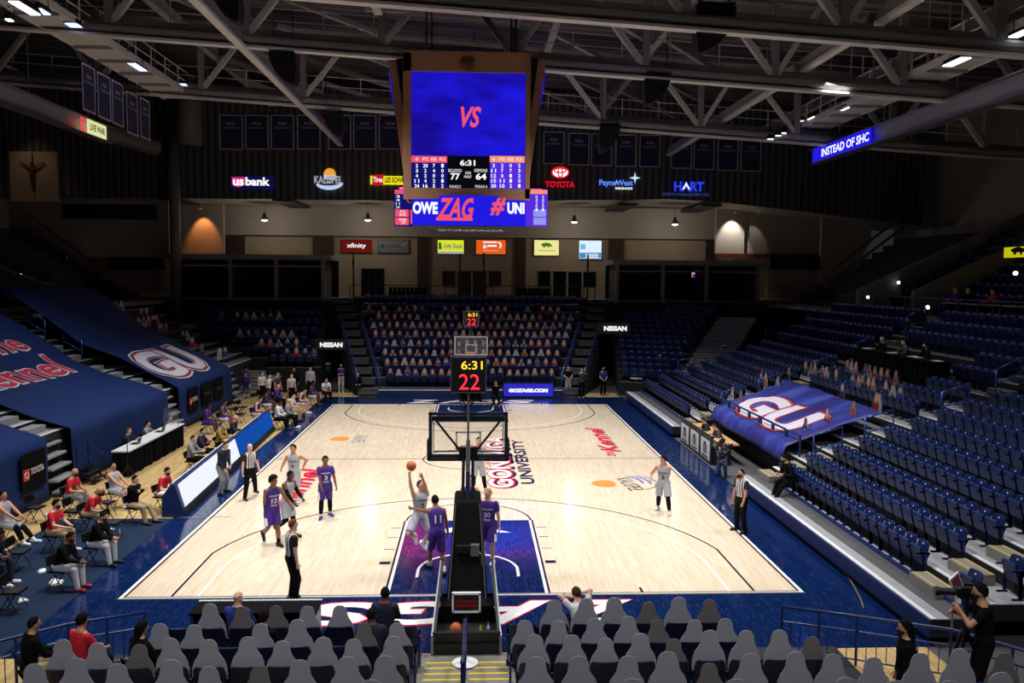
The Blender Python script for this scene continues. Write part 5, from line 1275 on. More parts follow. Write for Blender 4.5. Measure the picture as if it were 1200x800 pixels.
# ------------------------------------------------------------------ side panels of the end wall
mb = MB(); a, b = AY(12, 300, 44.2), AY(197, 234, 44.2); mb.box(((a.x+b.x)/2, 44.4, (a.z+b.z)/2), (b.x-a.x, .4, b.z-a.z), PLASTG)
a, b = AY(13, 236, 42.9), AY(66, 178, 42.9); mb.box(((a.x+b.x)/2, 43.0, (a.z+b.z)/2), (b.x-a.x, .3, b.z-a.z), PLASTG)
struct(mb.build('wall_panel_left'))
mb = MB()
a, b = AY(74, 256, 44.15), AY(183, 240, 44.15); mb.box(((a.x+b.x)/2, 44.17, (a.z+b.z)/2), (b.x-a.x, .1, b.z-a.z), BLACKM)
struct(mb.build('window_1')); mb = MB()
for i in range(12):
    x = a.x+(b.x-a.x)*(i+.5)/12; mb.box((x, 44.1, (a.z+b.z)/2), (.05, .06, b.z-a.z), mat('mullion', (52, 46, 40), .6))
o_ = mb.build('window_frame'); struct(o_)
mb = MB()
for x0, x1 in ((207, 241), (242, 262), (838, 873), (877, 962)):
    a, b = AY(x0, 297, 47.6), AY(x1, 246, 47.6); mb.box(((a.x+b.x)/2, 47.7, (a.z+b.z)/2+.35), (b.x-a.x, .3, b.z-a.z+.7), PLASTG)
for x0, x1 in ((212, 262), (838, 962)):
    a, b = AY(x0, 302, 47.5), AY(x1, 298, 47.5); mb.box(((a.x+b.x)/2, 47.45, (a.z+b.z)/2), (b.x-a.x, .2, b.z-a.z), mat('dark_red_band', (92, 20, 22), .7))
struct(mb.build('wall_panel_inner'))
def downlight(px, py, Y, e, col, ang, label, tx=0, ty=.55):
    p = AY(px, py, Y); l = bpy.data.lights.new('downlight', 'SPOT'); l.energy = e; l.color = col; l.spot_size = math.radians(ang); l.spot_blend = .6; l.shadow_soft_size = .06
    o = empty('recessed_downlight', p, 0, label, 'downlight', 'downlights under the soffit'); q = bpy.data.objects.new('lamp_light', l); COL.objects.link(q); q.parent = o
    q.rotation_euler = Vector((tx, ty, -1)).to_track_quat('-Z', 'Y').to_euler(); q.location = (0, 0, -.06)
    MB().lathe([(.16, 0), (.16, .06), (.11, .06), (.11, .02)], (0, 0, 0), WHITEP, 12).build('trim_ring', o); MB().lathe([(.10, .02), (.10, .04)], (0, 0, 0), emis('downlight_bulb', (255, 244, 226), 4), 12).build('bulb', o)
downlight(234, 245, 46.6, 360, (1, .36, .10), 70, 'warm recessed downlight over the orange lit wall at left')
downlight(862, 249.5, 46.6, 620, (1, .96, .92), 72, 'white recessed downlight over the brightly lit wall at right')
downlight(888, 251, 46.4, 60, (1, .95, .9), 60, 'dim recessed downlight further right along the soffit')
downlight(979, 250, 44.0, 110, (.86, .9, 1), 60, 'cool recessed downlight near the far right stair', .35, .3)
downlight(1043, 261.5, 44.0, 25, (.9, .93, 1), 60, 'faint recessed downlight at the far right end of the soffit')
p = AY(962, 325, 45.5); q = AY(985, 262, 45.5); struct(MB().box(((p.x+q.x)/2+1.2, 45.7, (p.z+q.z)/2), (q.x-p.x+2.5, .3, q.z-p.z+1.0), PLASTG).build('wall_panel_right'))
# crucifix on the left wall, lit warm from below
cz = AY(38, 205, 42.7); BRZ = mat('bronze', (96, 58, 34), .4, .6)
o = empty('wall_crucifix', (cz.x, 42.7, cz.z), 0, 'dark bronze crucifix figure on the lit plaster wall at far left', 'crucifix')
MB().tube([(0, 0, .62), (0, -.02, .35), (0, 0, -.2), (.02, 0, -.75), (.03, .05, -1.15)], [.10, .17, .15, .11, .06], BRZ, 8).ball((0, -.04, .78), .13, BRZ, 10).build('figure', o, smooth=True)
for x in (-1, 1): MB().tube([(0, 0, .48), (x*.3, .02, .62), (x*.85, .05, .88)], [.07, .06, .04], BRZ, 7).build('arm', o, smooth=True)
MB().box((.04, .05, -1.5), (.10, .08, .8), mat('pale_bracket', (180, 150, 120), .6)).box((0, .06, 1.2), (.06, .05, .7), BRZ).build('bracket', o)
l = bpy.data.lights.new('wall_wash', 'SPOT'); l.energy = 150; l.color = (1, .62, .36); l.spot_size = math.radians(62); l.spot_blend = 1; q = bpy.data.objects.new('wall_wash', l); COL.objects.link(q); q.location = (cz.x, 40.6, cz.z+4.6); q.rotation_euler = Vector((0, 2.2, -5.2)).to_track_quat('-Z', 'Y').to_euler()
# pendant lamps
for i, (px, py) in enumerate(((310, 257.5), (431, 257.5), (673, 260), (791, 262.5))):
    p = AY(px, py, 46.4); o = empty('pendant_lamp', p, 0, f'pendant lamp with a white bowl under the concourse soffit, {ORD[i]} from the left', 'pendant lamp', 'pendant lamps over the concourse')
    MB().lathe([(.34, 0), (.30, .10), (.16, .22), (.10, .5), (.06, .52)], (0, 0, 0), STEEL, 14).build('shade', o, smooth=True); MB().ball((0, 0, -.01), (.24, .24, .10), emis('bulb_glow', (255, 250, 236), 5), 12).build('bulb', o, smooth=True); MB().tube([(0, 0, .5), (0, 0, 12.75-p.z)], .015, BLACKM, 5).build('cord', o)
    l = bpy.data.lights.new('pendant_light', 'POINT'); l.energy = 150; l.color = (1, .92, .82); l.shadow_soft_size = .2; q = bpy.data.objects.new('lamp_light', l); COL.objects.link(q); q.parent = o; q.location = (0, 0, -.25)
# ------------------------------------------------------------------ concourse doors, windows, railing, poles
DW = mat('dark_door', (42, 24, 18), .5); DARKG = mat('dark_glass', (14, 14, 16), .15)
def opening(n, kind, x0, y0, x1, y1, m, fr=None, frame_m=PLASTER):
    a, b = AY(x0, y1, FY-.02), AY(x1, y0, FY-.02); c = ((a.x+b.x)/2, FY-.03, (a.z+b.z)/2)
    o = MB().box((0, 0, 0), (b.x-a.x, .10, b.z-a.z), m).build(f'{kind}_{n}', loc=c); struct(o); w_, h = b.x-a.x, b.z-a.z; f = MB()
    for x in (-w_/2, w_/2): f.box((x, -.06, 0), (.07, .06, h), frame_m)
    f.box((0, -.06, h/2), (w_+.07, .06, .07), frame_m); f.build(kind+'_frame', o); return o
opening(1, 'door', 424, 315, 450, 352, DARKG, frame_m=DW); d_ = opening(2, 'door', 433.5, 319, 439.5, 352, mat('door_gap', (120, 112, 104), .8), frame_m=DW)
opening(2, 'window', 518, 317, 534, 335, DW); opening(3, 'door', 536, 317, 552.5, 350, DW); opening(4, 'door', 553.5, 317, 570.5, 350, DW); opening(3, 'window', 572, 317, 588, 335, DW)
opening(4, 'window', 630, 317, 645.5, 335.5, DARKG); opening(5, 'door', 647.5, 317.5, 664, 350, DARKG); opening(6, 'door', 665, 318, 682, 350, DARKG); opening(5, 'window', 683, 318, 699, 336, DARKG)
def rail(p, q, h, label, n=8, m=BLACKM, bal=0):
    o = empty('guard_railing', p, 0, label, 'railing'); d = Vector(q)-Vector(p); up = Vector((0, 0, 1))
    MB().bar(up*h, d+up*h, .06, .06, m).build('top_rail', o); MB().bar(up*h*.15, d+up*h*.15, .04, .04, m).build('bottom_rail', o)
    for i in range(n+1): MB().box(tuple(d*i/n+up*h/2), (.06, .06, h), m).build('post', o)
    if bal:
        b = MB()
        for i in range(bal): c = d*(i+.5)/bal+up*h*.55; b.box(tuple(c), (.02, .02, h*.8), m)
        tag(b.build('balusters', o), kind='stuff')
    return o
for x0, x1, s_ in ((410, 605, 'left half'), (606, 697, 'right half')):
    a, b = AY(x0, 350, 43.1), AY(x1, 350, 43.1); rail((a.x, 43.1, 5.6), (b.x, 43.1, 5.6), .95, f'dark concourse guard railing above the end stand, {s_}', n=7)
for i, (px, yt) in enumerate(((414, 296), (539, 297), (567, 296), (689, 298))):
    p = AY(px, yt, 42.7); o = empty('camera_pole', (p.x, 42.7, 5.3), 0, f'thin black pole in front of the concourse, {ORD[i]} from the left', 'pole', 'black poles before the concourse')
    MB().tube([(0, 0, 0), (0, 0, p.z-5.3)], .06, BLACKM, 8).build('shaft', o); MB().box((.0, -.05, (p.z-5.3)*.8), (.16, .16, .4), BLACKM).build('clamp_box', o)
for x0, x1, y0, y1 in ((455, 500, 339.5, 347), (604, 645, 340, 348)):
    a, b = AY(x0, y1, 43.6), AY(x1, y0, 43.6); n = 9; o = empty('seat_row', ((a.x+b.x)/2, 43.8, 5.6), 0, f'row of dark chairs behind the concourse railing, {"left" if x0 < 500 else "right"} group', 'chair row', 'chairs on the concourse')
    for i in range(n): MB().box((-(b.x-a.x)/2+(b.x-a.x)*(i+.5)/n, 0, .55), (.26, .10, .5), BLACKP).box((-(b.x-a.x)/2+(b.x-a.x)*(i+.5)/n, .2, .22), (.26, .4, .44), BLACKP).build('chair', o)
# suites above the corners
def suite(x0, x1, posts, yt, Y, name, dark):
    a, b = AY(x0, 352, Y), AY(x1, 352, Y); zt = AY((x0+x1)/2, yt, Y).z; zs = 5.35; zp = AY((x0+x1)/2, 372, Y).z; xm, w_ = (a.x+b.x)/2, b.x-a.x; mb = MB()
    mb.box((xm, Y+1.6, zt+.18), (w_+.5, 3.9, .36), CONC); mb.box((xm, Y+.05, zt-.45), (w_, .12, .12), CONC)
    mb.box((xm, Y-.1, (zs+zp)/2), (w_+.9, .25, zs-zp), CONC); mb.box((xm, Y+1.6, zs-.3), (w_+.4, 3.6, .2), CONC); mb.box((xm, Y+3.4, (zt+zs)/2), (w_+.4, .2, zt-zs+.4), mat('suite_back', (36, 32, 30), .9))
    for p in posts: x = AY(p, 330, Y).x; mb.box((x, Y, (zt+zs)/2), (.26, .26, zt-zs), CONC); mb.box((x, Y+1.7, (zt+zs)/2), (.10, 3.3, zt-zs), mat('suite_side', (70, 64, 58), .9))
    mb.box((xm, Y+.9, (zs+zp)/2-.6), (w_+.9, 2.0, zs-zp), RISER)
    struct(mb.build(name)); return zt, zs
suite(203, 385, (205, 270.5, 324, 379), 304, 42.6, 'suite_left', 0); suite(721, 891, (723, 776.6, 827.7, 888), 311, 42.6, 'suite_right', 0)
o = sign_box('television', 'small lit television inside the right suite', 810.5, 318.5, 821.5, 325, 45.7, emis('tv_peach', (230, 150, 110))); sp_poly(o, [(811, 325), (811, 322), (815, 320.5), (817, 323), (815, 325)], emis('tv_blue', (50, 50, 200)), 'picture')
for x0, x1, lab in ((130, 187, 'left'), (907, 956, 'right')):      # dim concession fronts
    a, b = AY(x0, 337, 45.6), AY(x1, 316, 45.6); mb = MB(); mb.box(((a.x+b.x)/2, 45.7, (a.z+b.z)/2), (b.x-a.x, .1, b.z-a.z), PLASTG)
    a, b = AY(x0-4, 316, 45.5), AY(x1+5, 301, 45.5); mb.box(((a.x+b.x)/2, 45.6, (a.z+b.z)/2), (b.x-a.x, .2, b.z-a.z), mat('dark_maroon', (40, 14, 18), .7)); struct(mb.build('trim_3'))
# upper right / left: concrete stair walls, dim stair rails, step lights
def wedge(pts, X0, name, th=.35):
    mb = MB(); mb.prism(pts, (0, th, 0), CONC); return struct(mb.build(name))
STW = []
for px, py in ((1010, 345), (1076, 345)):
    b = AX(px, py, 23.4); Y = b.y; STW.append(Y); wedge([(23.2, Y, 5.4), (34, Y, 5.4), (34, Y, 11.6), (23.2, Y, 6.6)], 0, 'stair_wall')
b = AX(75, 345, -22.0); STW.append(b.y); wedge([(-22, b.y, 5.2), (-34, b.y, 5.2), (-34, b.y, 10.6), (-22, b.y, 6.3)], 0, 'stair_wall')
def walllight(px, py, X, label):
    p = AX(px, py, X); o = empty('step_light', p, 0, label, 'wall light', 'oval step lights'); s_ = 1 if X > 0 else -1
    MB().ball((0, 0, 0), (.06, .17, .10), emis('step_glow', (250, 252, 255), 2.5), 12).build('lens', o, smooth=True); MB().box((s_*.07, 0, 0), (.08, .3, .2), BLACKM).build('back_box', o)
for px, py, X, lab in ((1017, 348, 23.3, 'oval step light at the foot of the left concrete stair wall'), (1053, 331, 25.5, 'oval step light half way up the upper right seats'), (1087, 360, 22.5, 'oval step light at the end of the walkway handrail'), (1190, 320, 25, 'oval step light near the bison sign'),
                       (24, 322.5, -25, 'oval step light above the middle tarp, further left'), (64, 341, -23, 'oval step light above the far tarp, further right')): walllight(px, py, X, lab)
a, b = AX(1176, 302, 27), AX(1212, 288, 27); c = (a+b)/2
o = empty('wall_sign', c, 0, 'yellow sign with a dark bison at the right edge', 'sign'); MB().box((.08, 0, 0), (.15, abs(a.y-b.y), abs(b.z-a.z)), emis('sign_bison_yellow', (214, 208, 20), .8)).build('face_panel', o)
mb = MB(); mb.prism([(0, -(x-.5)*1.2*1.0, (.5-y)*.45*1.0+.08) for x, y in BIS], (-.02, 0, 0), S_BLACK); mb.build('bison_mark', o)
wkr = [AX(958, 371, 21.5), AX(1230, 382, 21.5)]
rail((21.55, wkr[1].y, 5.4), (21.55, 30, 5.4), .95, 'blue walkway guard railing at the top of the right lower stand', n=12, m=NAVYP)
mb = MB()
for x0, y0, x1, y1, Y in ((20, 252, 112, 322, 42), (974, 330, 1060, 265, 42), (974, 317, 1055, 255, 42), (22, 243, 112, 310, 42)): mb.bar(AY(x0, y0, Y), AY(x1, y1, Y), .12, .16, mat('dim_rail', (84, 70, 58), .6))
struct(mb.build('stair_railing_upper'))
# ------------------------------------------------------------------ people: helpers
def proj_px(P):
    d = Vector(P)-CP; z = d.dot(FW); return 600+CAMP[6]*d.dot(RT)/z, 400-CAMP[6]*d.dot(UP)/z
def from_head(px, py, hz, z0=0.0):      # ground point of a person whose head centre (hz above z0) is seen at px, py
    P = G(px, py, z0+hz); return Vector((P.x, P.y, z0))
def local(P, loc, head, s=1.0):
    h = math.radians(head); d = Vector(P)-Vector(loc)
    return ((d.x*math.cos(h)-d.y*math.sin(h))/s, (d.x*math.sin(h)+d.y*math.cos(h))/s, d.z/s)
def who(loc, head, label, pose='stand', H=1.85, wh=(None, None), wf=(None, None), toe=(-8, 8), **kw):
    s = H/1.8; b = dict(STAND if pose == 'stand' else SIT); hs = list(kw.pop('hands', b['hands'])); fs = list(kw.pop('feet', b['feet']))
    for i in range(2):
        if wh[i] is not None: hs[i] = local(wh[i], loc, head, s)
        if wf[i] is not None: l_ = local(wf[i], loc, head, s); fs[i] = (l_[0], l_[1], l_[2], toe[i])
    b.update(hands=hs, feet=fs); return person(loc, head, label, b, H=H, **kw)
PUR = mat('jersey_purple', (62, 28, 128), .75, noise=.12, nscale=12); JW = mat('jersey_grey_white', (168, 171, 180), .75, noise=.12, nscale=12); GYM = mat('jersey_print_black', (24, 26, 40), .7); JP = mat('jersey_print_white', (235, 235, 238), .7)
BLK = mat('black_fabric', (10, 10, 12), .9, noise=.2, nscale=9, spec=.15); NVY = mat('navy_fabric', (14, 20, 44), .85, noise=.2, nscale=9); REDF = mat('red_polo', (204, 22, 40), .8, noise=.12, nscale=9); KHA = mat('khaki_fabric', (158, 138, 104), .85, noise=.12, nscale=9)
GRYP = mat('grey_fabric', (128, 130, 134), .85, noise=.15, nscale=9); WHT = mat('white_fabric', (212, 214, 218), .8, noise=.08, nscale=9); LGT = mat('pale_grey_trousers', (182, 184, 190), .85, noise=.1, nscale=9); DKG = mat('charcoal_fabric', (58, 60, 66), .85, noise=.2, nscale=9)
SHW = mat('white_shoes', (228, 228, 230), .5); SHB = mat('black_shoes', (16, 16, 18), .45); SHR = mat('red_shoes', (140, 26, 40), .5); SHP = mat('violet_shoes', (72, 46, 150), .5); MSK = mat('black_mask', (14, 14, 16), .8); MSKB = mat('blue_mask', (130, 176, 206), .8); MSKW = mat('white_mask', (222, 224, 228), .8)
PURP = mat('purple_polo', (64, 40, 136), .8); BLUF = mat('blue_polo', (30, 58, 150), .8); MUST = mat('mustard_jacket', (150, 118, 50), .85)
def ref_build(nt, b):
    sx = nt.nodes.new('ShaderNodeSeparateXYZ'); nt.links.new(coords(nt), sx.inputs[0])
    f = math_node(nt, 'FRACT', math_node(nt, 'MULTIPLY', sx.outputs[0], 15.0)); st_ = math_node(nt, 'GREATER_THAN', f, .5)
    ax = math_node(nt, 'ABSOLUTE', sx.outputs[0]); ctr = math_node(nt, 'LESS_THAN', ax, .165); k = math_node(nt, 'MULTIPLY', st_, ctr)
    nt.links.new(ramp(nt, k, [(.0, (16, 16, 18)), (1, (226, 226, 228))], 'CONSTANT'), b.inputs['Base Color'])
    b.inputs['Base Color'].links[0].from_node.color_ramp.elements[1].position = .5
REF = node_mat('referee_stripes', ref_build, .8)
def stripe_build(nt, b):
    sx = nt.nodes.new('ShaderNodeSeparateXYZ'); nt.links.new(coords(nt), sx.inputs[0])
    ax = math_node(nt, 'ABSOLUTE', sx.outputs[0]); k = math_node(nt, 'MULTIPLY', math_node(nt, 'GREATER_THAN', ax, .192), math_node(nt, 'LESS_THAN', sx.outputs[2], .80))
    mx = nt.nodes.new('ShaderNodeMix'); mx.data_type = 'RGBA'; nt.links.new(k, mx.inputs[0]); old = b.inputs['Base Color'].links[0].from_socket
    nt.links.new(old, mx.inputs[6]); mx.inputs[7].default_value = (.72, .72, .76, 1); nt.links.new(mx.outputs[2], b.inputs['Base Color'])
PURS = mat('shorts_purple', (60, 27, 124), .75, noise=.12, nscale=12); stripe_build(PURS.node_tree, PURS.node_tree.nodes['Principled BSDF'])
UP_ = (('jersey', PUR), ('shorts', PURS)); UW = (('jersey', JW), ('shorts', JW))
BALL = None
def ball(c, label, r=.121):
    b = MB().ball(c, r, mat('ball_orange', (196, 92, 40), .55, noise=.15, nscale=60), 20).build('basketball', smooth=True); tag(b, label, 'ball')
    s = MB()
    for pl in range(3):
        q = []
        for i in range(25):
            a = 2*PI*i/24; v = (math.cos(a), math.sin(a)); p = ((v[0], v[1], 0), (v[0], 0, v[1]), (0, v[0], v[1]))[pl]; q.append([c[k]+p[k]*r*1.003 for k in range(3)])
        s.tube(q, .004, BLACKM, 5)
    s.build('seam', b)
    return b
# ------------------------------------------------------------------ people on the court
J = G(497, 640); J = Vector((-1.22, 2.25, 0)); bc = AY(482, 546, 1.95)
who(J, 148, 'leaping player in grey-white jersey 2 shooting the ball, black headband', H=1.93, pel=1.10, lean=-4, side=-4, wh=(AY(491, 546, 1.95), AY(478.5, 553, 1.9)), feet=((-.12, -.12, .34, -8, 35), (.06, -.16, .54, 8, 45)), skin='light', hair=('short', 'brown'),
    wear=UW+(('shoes', SHW), ('socks', SHW)), face=True, vox=.013, num=(('2', GYM, .24, .10, .15, False), ('GONZAGA', GYM, .38, .26, .06, False)), hp=18, ehint=((-.9, .3, -.2), (1, .3, -.2)), curl=(.4, .6), palm=((0, -.3, .9), (-.5, .2, .9)), khint=((-.2, 1, .1), (.9, .7, .2)), hy=-35)
ball(tuple(bc), 'orange basketball held above the leaping player')
q = G(512, 670)
who(q, -22, 'defender in purple jersey 11 seen from behind, left arm stretched out', H=1.95, pel=.90, lean=14, side=2, wh=(AY(466, 592, 2.3), AY(526, 630, 1.75)), wf=(G(503.5, 666), G(520.5, 674)), toe=(-20, 10), skin='brown', hair=('buzz', 'black'),
    wear=UP_+(('socks', SHW), ('shoes', SHB)), face=True, vox=.013, num=(('11', JP, .30, .17, .19, True),), hy=10, spread=.5, curl=(.15, .5))
q = G(572, 660)
who(q, -165, 'blond player in purple jersey 30 standing right of the hoop', H=1.96, wf=(G(577.5, 661), G(566, 655)), toe=(0, 10), wh=(AY(586, 622, 2.0), AY(559, 617, 2.2)), skin='light', hair=('short', 'blond'), wear=(('tee', PUR), ('shorts', PURS), ('socks', SHW), ('shoes', SHW)), face=True, vox=.013,
    num=(('30', JP, .24, .16, .13, False), ('NORTHWESTERN', JP, .37, .28, .045, False), ('STATE', JP, .12, .16, .045, False)), hy=30)
q = Vector((.02, 3.6, 0)); who(q, 178, 'player in purple jersey mostly hidden behind the hoop mast', H=1.93, skin='light', hair=('short', 'brown'), wear=UP_+(('socks', SHW), ('shoes', SHW)), vox=.015, hands=((-.24, .2, .9), (.30, .15, .8)))
q = G(560, 577); who(q, 176, 'white-clad player with black leggings seen through the near backboard glass', H=1.95, lean=10, skin='light', hair=('short', 'brown'), wear=UW+(('leggings', BLK), ('socks', SHW), ('shoes', SHW)), vox=.014, face=True, hands=((-.36, .22, .86), (.40, .18, .95)), feet=((-.24, 0, 0, -12), (.16, .1, 0, 8)))
q = G(319, 639)
who(q, 142, 'player in purple jersey 12 with tall dark hair jogging at left', H=1.93, lean=8, feet=((-.10, .16, 0, -4), (.10, -.34, .22, 6, 55)), wh=(AY(348, 603, 3.9), AY(310, 599, 3.6)), skin='brown', hair=('afro', 'black'), wear=UP_+(('socks', BLK), ('shoes', SHB)), face=True, vox=.013,
    num=(('12', JP, .24, .15, .13, False), ('NORTHWESTERN', JP, .37, .28, .045, False), ('STATE', JP, .12, .16, .045, False)), hy=-25)
q = G(336, 629)
who(q, 118, 'white-clad player with black arm sleeve running beside purple player 12', H=1.91, lean=10, feet=((-.1, .20, 0, 0), (.1, -.30, .2, 0, 50)), hands=((-.20, .36, 1.02), (.20, .42, 1.0)), skin='dark', hair=('short', 'black'), wear=UW+(('leggings', BLK), ('sleeves', BLK), ('socks', SHW), ('shoes', SHB)), face=True, vox=.013)
q = G(345, 590)
who(q, -172, 'white-clad player number 4 standing near the left sideline', H=1.92, wh=(AY(355.5, 547, 8.0), AY(328, 552, 8.2)), skin='tan', hair=('medium', 'black'), wear=UW+(('socks', SHW), ('shoes', SHW)), face=True, vox=.014, num=(('4', GYM, .22, .08, .14, False), ('GONZAGA', GYM, .36, .26, .06, False)))
q = G(381.5, 606)
who(q, 160, 'player in purple jersey 3 with violet shoes standing alone', H=1.88, wf=(G(387, 604), G(376, 608)), toe=(-14, 20), wh=(AY(395, 574, 6.3), AY(378, 579, 6.0)), skin='brown', hair=('medium', 'black'), wear=(('tee', PUR), ('shorts', PURS), ('leggings', BLK), ('socks', SHW), ('shoes', SHP)), face=True, vox=.013,
    num=(('3', JP, .24, .09, .13, False), ('NORTHWESTERN', JP, .37, .26, .045, False), ('STATE', JP, .12, .16, .045, False)))
q = G(777, 601)
who(q, -158, 'white-clad player 3 with black knee and arm sleeves at right', H=1.90, pel=.90, lean=12, wf=(G(784.5, 603), G(771, 597)), toe=(-4, 14), wh=(AY(777.5, 566, 6.5), AY(762.5, 563, 6.4)), skin='tan', hair=('medium', 'black'), wear=UW+(('leggings', BLK), ('sleeve_left', BLK), ('socks', SHW), ('shoes', SHW)), face=True, vox=.013,
    num=(('3', GYM, .22, .09, .14, False), ('GONZAGA', GYM, .36, .26, .06, False)), hy=30)
q = G(293, 585); RW = (('tee', REF), ('pants', BLK), ('shoes', SHB))
who(q, 138, 'bald referee in striped shirt walking by the left sideline', H=1.84, wf=(G(300, 580), G(287, 586)), toe=(0, 10), hands=((-.26, .16, .86), (.27, .06, .84)), skin='light', hair=('bald', 'grey'), wear=RW, face=True, vox=.014, curl=(.9, .9))
q = G(260, 579)
who(q, 118, 'coach in navy pullover and grey trousers leaning beside the scorer table', H=1.86, pel=.90, lean=14, wf=(G(264.5, 576), G(257.5, 580)), toe=(-10, 12), hands=((-.14, .22, .92), (.12, .22, .86)), skin='light', hair=('short', 'brown'), wear=(('jacket', NVY), ('pants', GRYP), ('shoes', SHB)), face=True, vox=.014)
q = G(342, 705)
who(q, 62, 'referee in black trousers with a whistle standing on the near baseline', H=1.88, wf=(G(341, 703), G(346, 706)), toe=(-8, 10), hands=((-.25, .10, .84), (.25, .06, .84)), skin='light', hair=('short', 'auburn'), wear=RW, face=True, vox=.013, curl=(.7, .7))
q = G(868, 624)
who(q, -118, 'referee wearing a black mask standing on the right sideline', H=1.86, wf=(G(873, 625), G(863, 621)), toe=(-8, 10), hands=((-.25, .20, .92), (.25, .08, .84)), skin='tan', hair=('short', 'black'), wear=RW, mask=MSK, face=True, vox=.013, hp=4, curl=(.7, .7))
# ------------------------------------------------------------------ folding chairs
def chair_parts():
    f = MB()
    for x in (-.21, .21):
        f.tube([(x, .20, .02), (x, -.05, .45), (x, -.21, .80)], .013, BLACKM, 6); f.tube([(x*.92, -.22, .02), (x*.92, .02, .42)], .013, BLACKM, 6)
    f.tube([(-.21, -.21, .80), (.21, -.21, .80)], .013, BLACKM, 6); f.tube([(-.20, -.19, .08), (.20, -.19, .08)], .01, BLACKM, 6); f.tube([(-.21, .02, .36), (.21, .02, .36)], .012, BLACKM, 6); f.tube([(-.21, -.01, .39), (-.19, .02, .39)], .012, BLACKM, 6); f.tube([(.21, -.01, .39), (.19, .02, .39)], .012, BLACKM, 6)
    return [('frame', f.data('chair_frame')), ('seat', MB().box((0, .02, .455), (.40, .40, .035), BLACKP).data('chair_seat')), ('backrest', MB().box((0, -.19, .70), (.41, .035, .20), BLACKP, Matrix.Rotation(.2, 3, 'X')).data('chair_back')), ('seat_top', MB().box((0, .02, .476), (.34, .34, .008), mat('worn_vinyl', (44, 45, 50), .35)).data('chair_top'))]
CHP = chair_parts()
def chair(loc, head, label):
    o = empty('folding_chair', loc, -math.radians(head), label, 'chair', 'black folding chairs')
    for n, me in CHP:
        c = bpy.data.objects.new(n, me); COL.objects.link(c); c.parent = o
    return o
def fwd(loc, head, d): h = math.radians(head); return Vector((loc[0]+math.sin(h)*d, loc[1]+math.cos(h)*d, loc[2]))
def seated(px, py, head, label, hz=1.34, chair_label=None, z0=0.0, on_chair=True, **kw):
    q = from_head(px, py, hz, z0); q = fwd(q, head, -.10*kw.get('lean', 10)/10)
    if on_chair: chair(fwd(q, head, .04), head, chair_label or 'folding chair under '+' '.join(label.split()[:13]))
    return who(q, head, label, 'sit', **kw)
PT_ = dict(vox=.016)
seated(85.5, 550, 98, 'man in red polo and black mask seated furthest back at left', lean=14, skin='tan', hair=('bald', 'black'), wear=(('tee', REDF), ('pants', GRYP), ('shoes', SHB)), mask=MSK, face=True, **PT_)
seated(113, 571, 96, 'bald man in red polo leaning forward in the second bench row', lean=30, hz=1.27, skin='tan', hair=('bald', 'black'), wear=(('tee', REDF), ('pants', KHA), ('shoes', SHW)), mask=MSK, face=True, hands=((-.12, .48, .60), (.12, .50, .60)), **PT_)
seated(64, 587, 96, 'dark-haired man in red polo reading a white sheet at left', lean=10, skin='light', hair=('medium', 'black'), wear=(('tee', REDF), ('pants', KHA), ('shoes', SHW)), mask=MSK, face=True, **PT_)
seated(193.5, 548, 104, 'man in red polo seated nearest the scorer table', lean=18, skin='light', hair=('short', 'black'), wear=(('tee', REDF), ('pants', GRYP), ('shoes', SHW)), mask=MSK, face=True, **PT_)
seated(157, 559, 106, 'man in black jacket and khaki trousers with crossed arms', lean=6, skin='light', hair=('short', 'black'), wear=(('jacket', BLK), ('pants', KHA), ('shoes', SHB)), face=True, hands=((.10, .26, .92), (-.10, .30, .96)), feet=((-.13, .62, 0, -6), (.14, .50, 0, 8)), hy=-10, **PT_)
seated(118, 601, 100, 'masked man in black jacket and pale grey trousers with clasped hands', lean=22, hz=1.3, skin='tan', hair=('short', 'black'), wear=(('jacket', BLK), ('pants', LGT), ('shoes', SHB)), mask=MSK, face=True, hands=((-.04, .52, .68), (.04, .54, .68)), **PT_)
seated(78.5, 625, 96, 'man in black jacket, white trousers and red shoes nearest the court', lean=22, hz=1.3, skin='brown', hair=('buzz', 'black'), wear=(('jacket', BLK), ('pants', LGT), ('shoes', SHR)), mask=MSK, face=True, hands=((-.06, .50, .66), (.08, .54, .66)), **PT_)
seated(132, 544, 112, 'player in white warm-up jersey leaning back on the bench', lean=-6, skin='tan', hair=('short', 'black'), wear=UW+(('socks', SHW), ('shoes', SHW)), face=True, feet=((-.13, .60, 0, -6), (.14, .52, 0, 8)), **PT_)
seated(3, 578, 100, 'player in white jersey and long legs at the left edge', lean=-4, skin='tan', hair=('short', 'black'), wear=UW+(('leggings', BLK), ('socks', SHW), ('shoes', SHW)), face=True, feet=((-.13, .70, 0, -6), (.14, .62, 0, 8)), **PT_)
seated(-4, 622, 92, 'person in navy jacket with red trim cut by the left edge', lean=26, hz=1.28, skin='brown', hair=('short', 'black'), wear=(('jacket', NVY), ('pants', NVY), ('shoes', SHW)), **PT_)
for px, py, hd, lab in ((41, 594, 96, 'empty black folding chair in the back row beside the man reading'), (124, 588, 100, 'empty black folding chair behind the man with crossed arms'), (131, 612, 96, 'empty black folding chair beside the pale grey trousers'), (86, 598, 96, 'empty black folding chair in the second bench row'), (21, 646, 90, 'empty black folding chair at left with a worn seat'), (15, 692, 88, 'empty black folding chair lowest at the left edge')):
    chair(G(px, py, .46).xy.to_3d(), hd, lab)
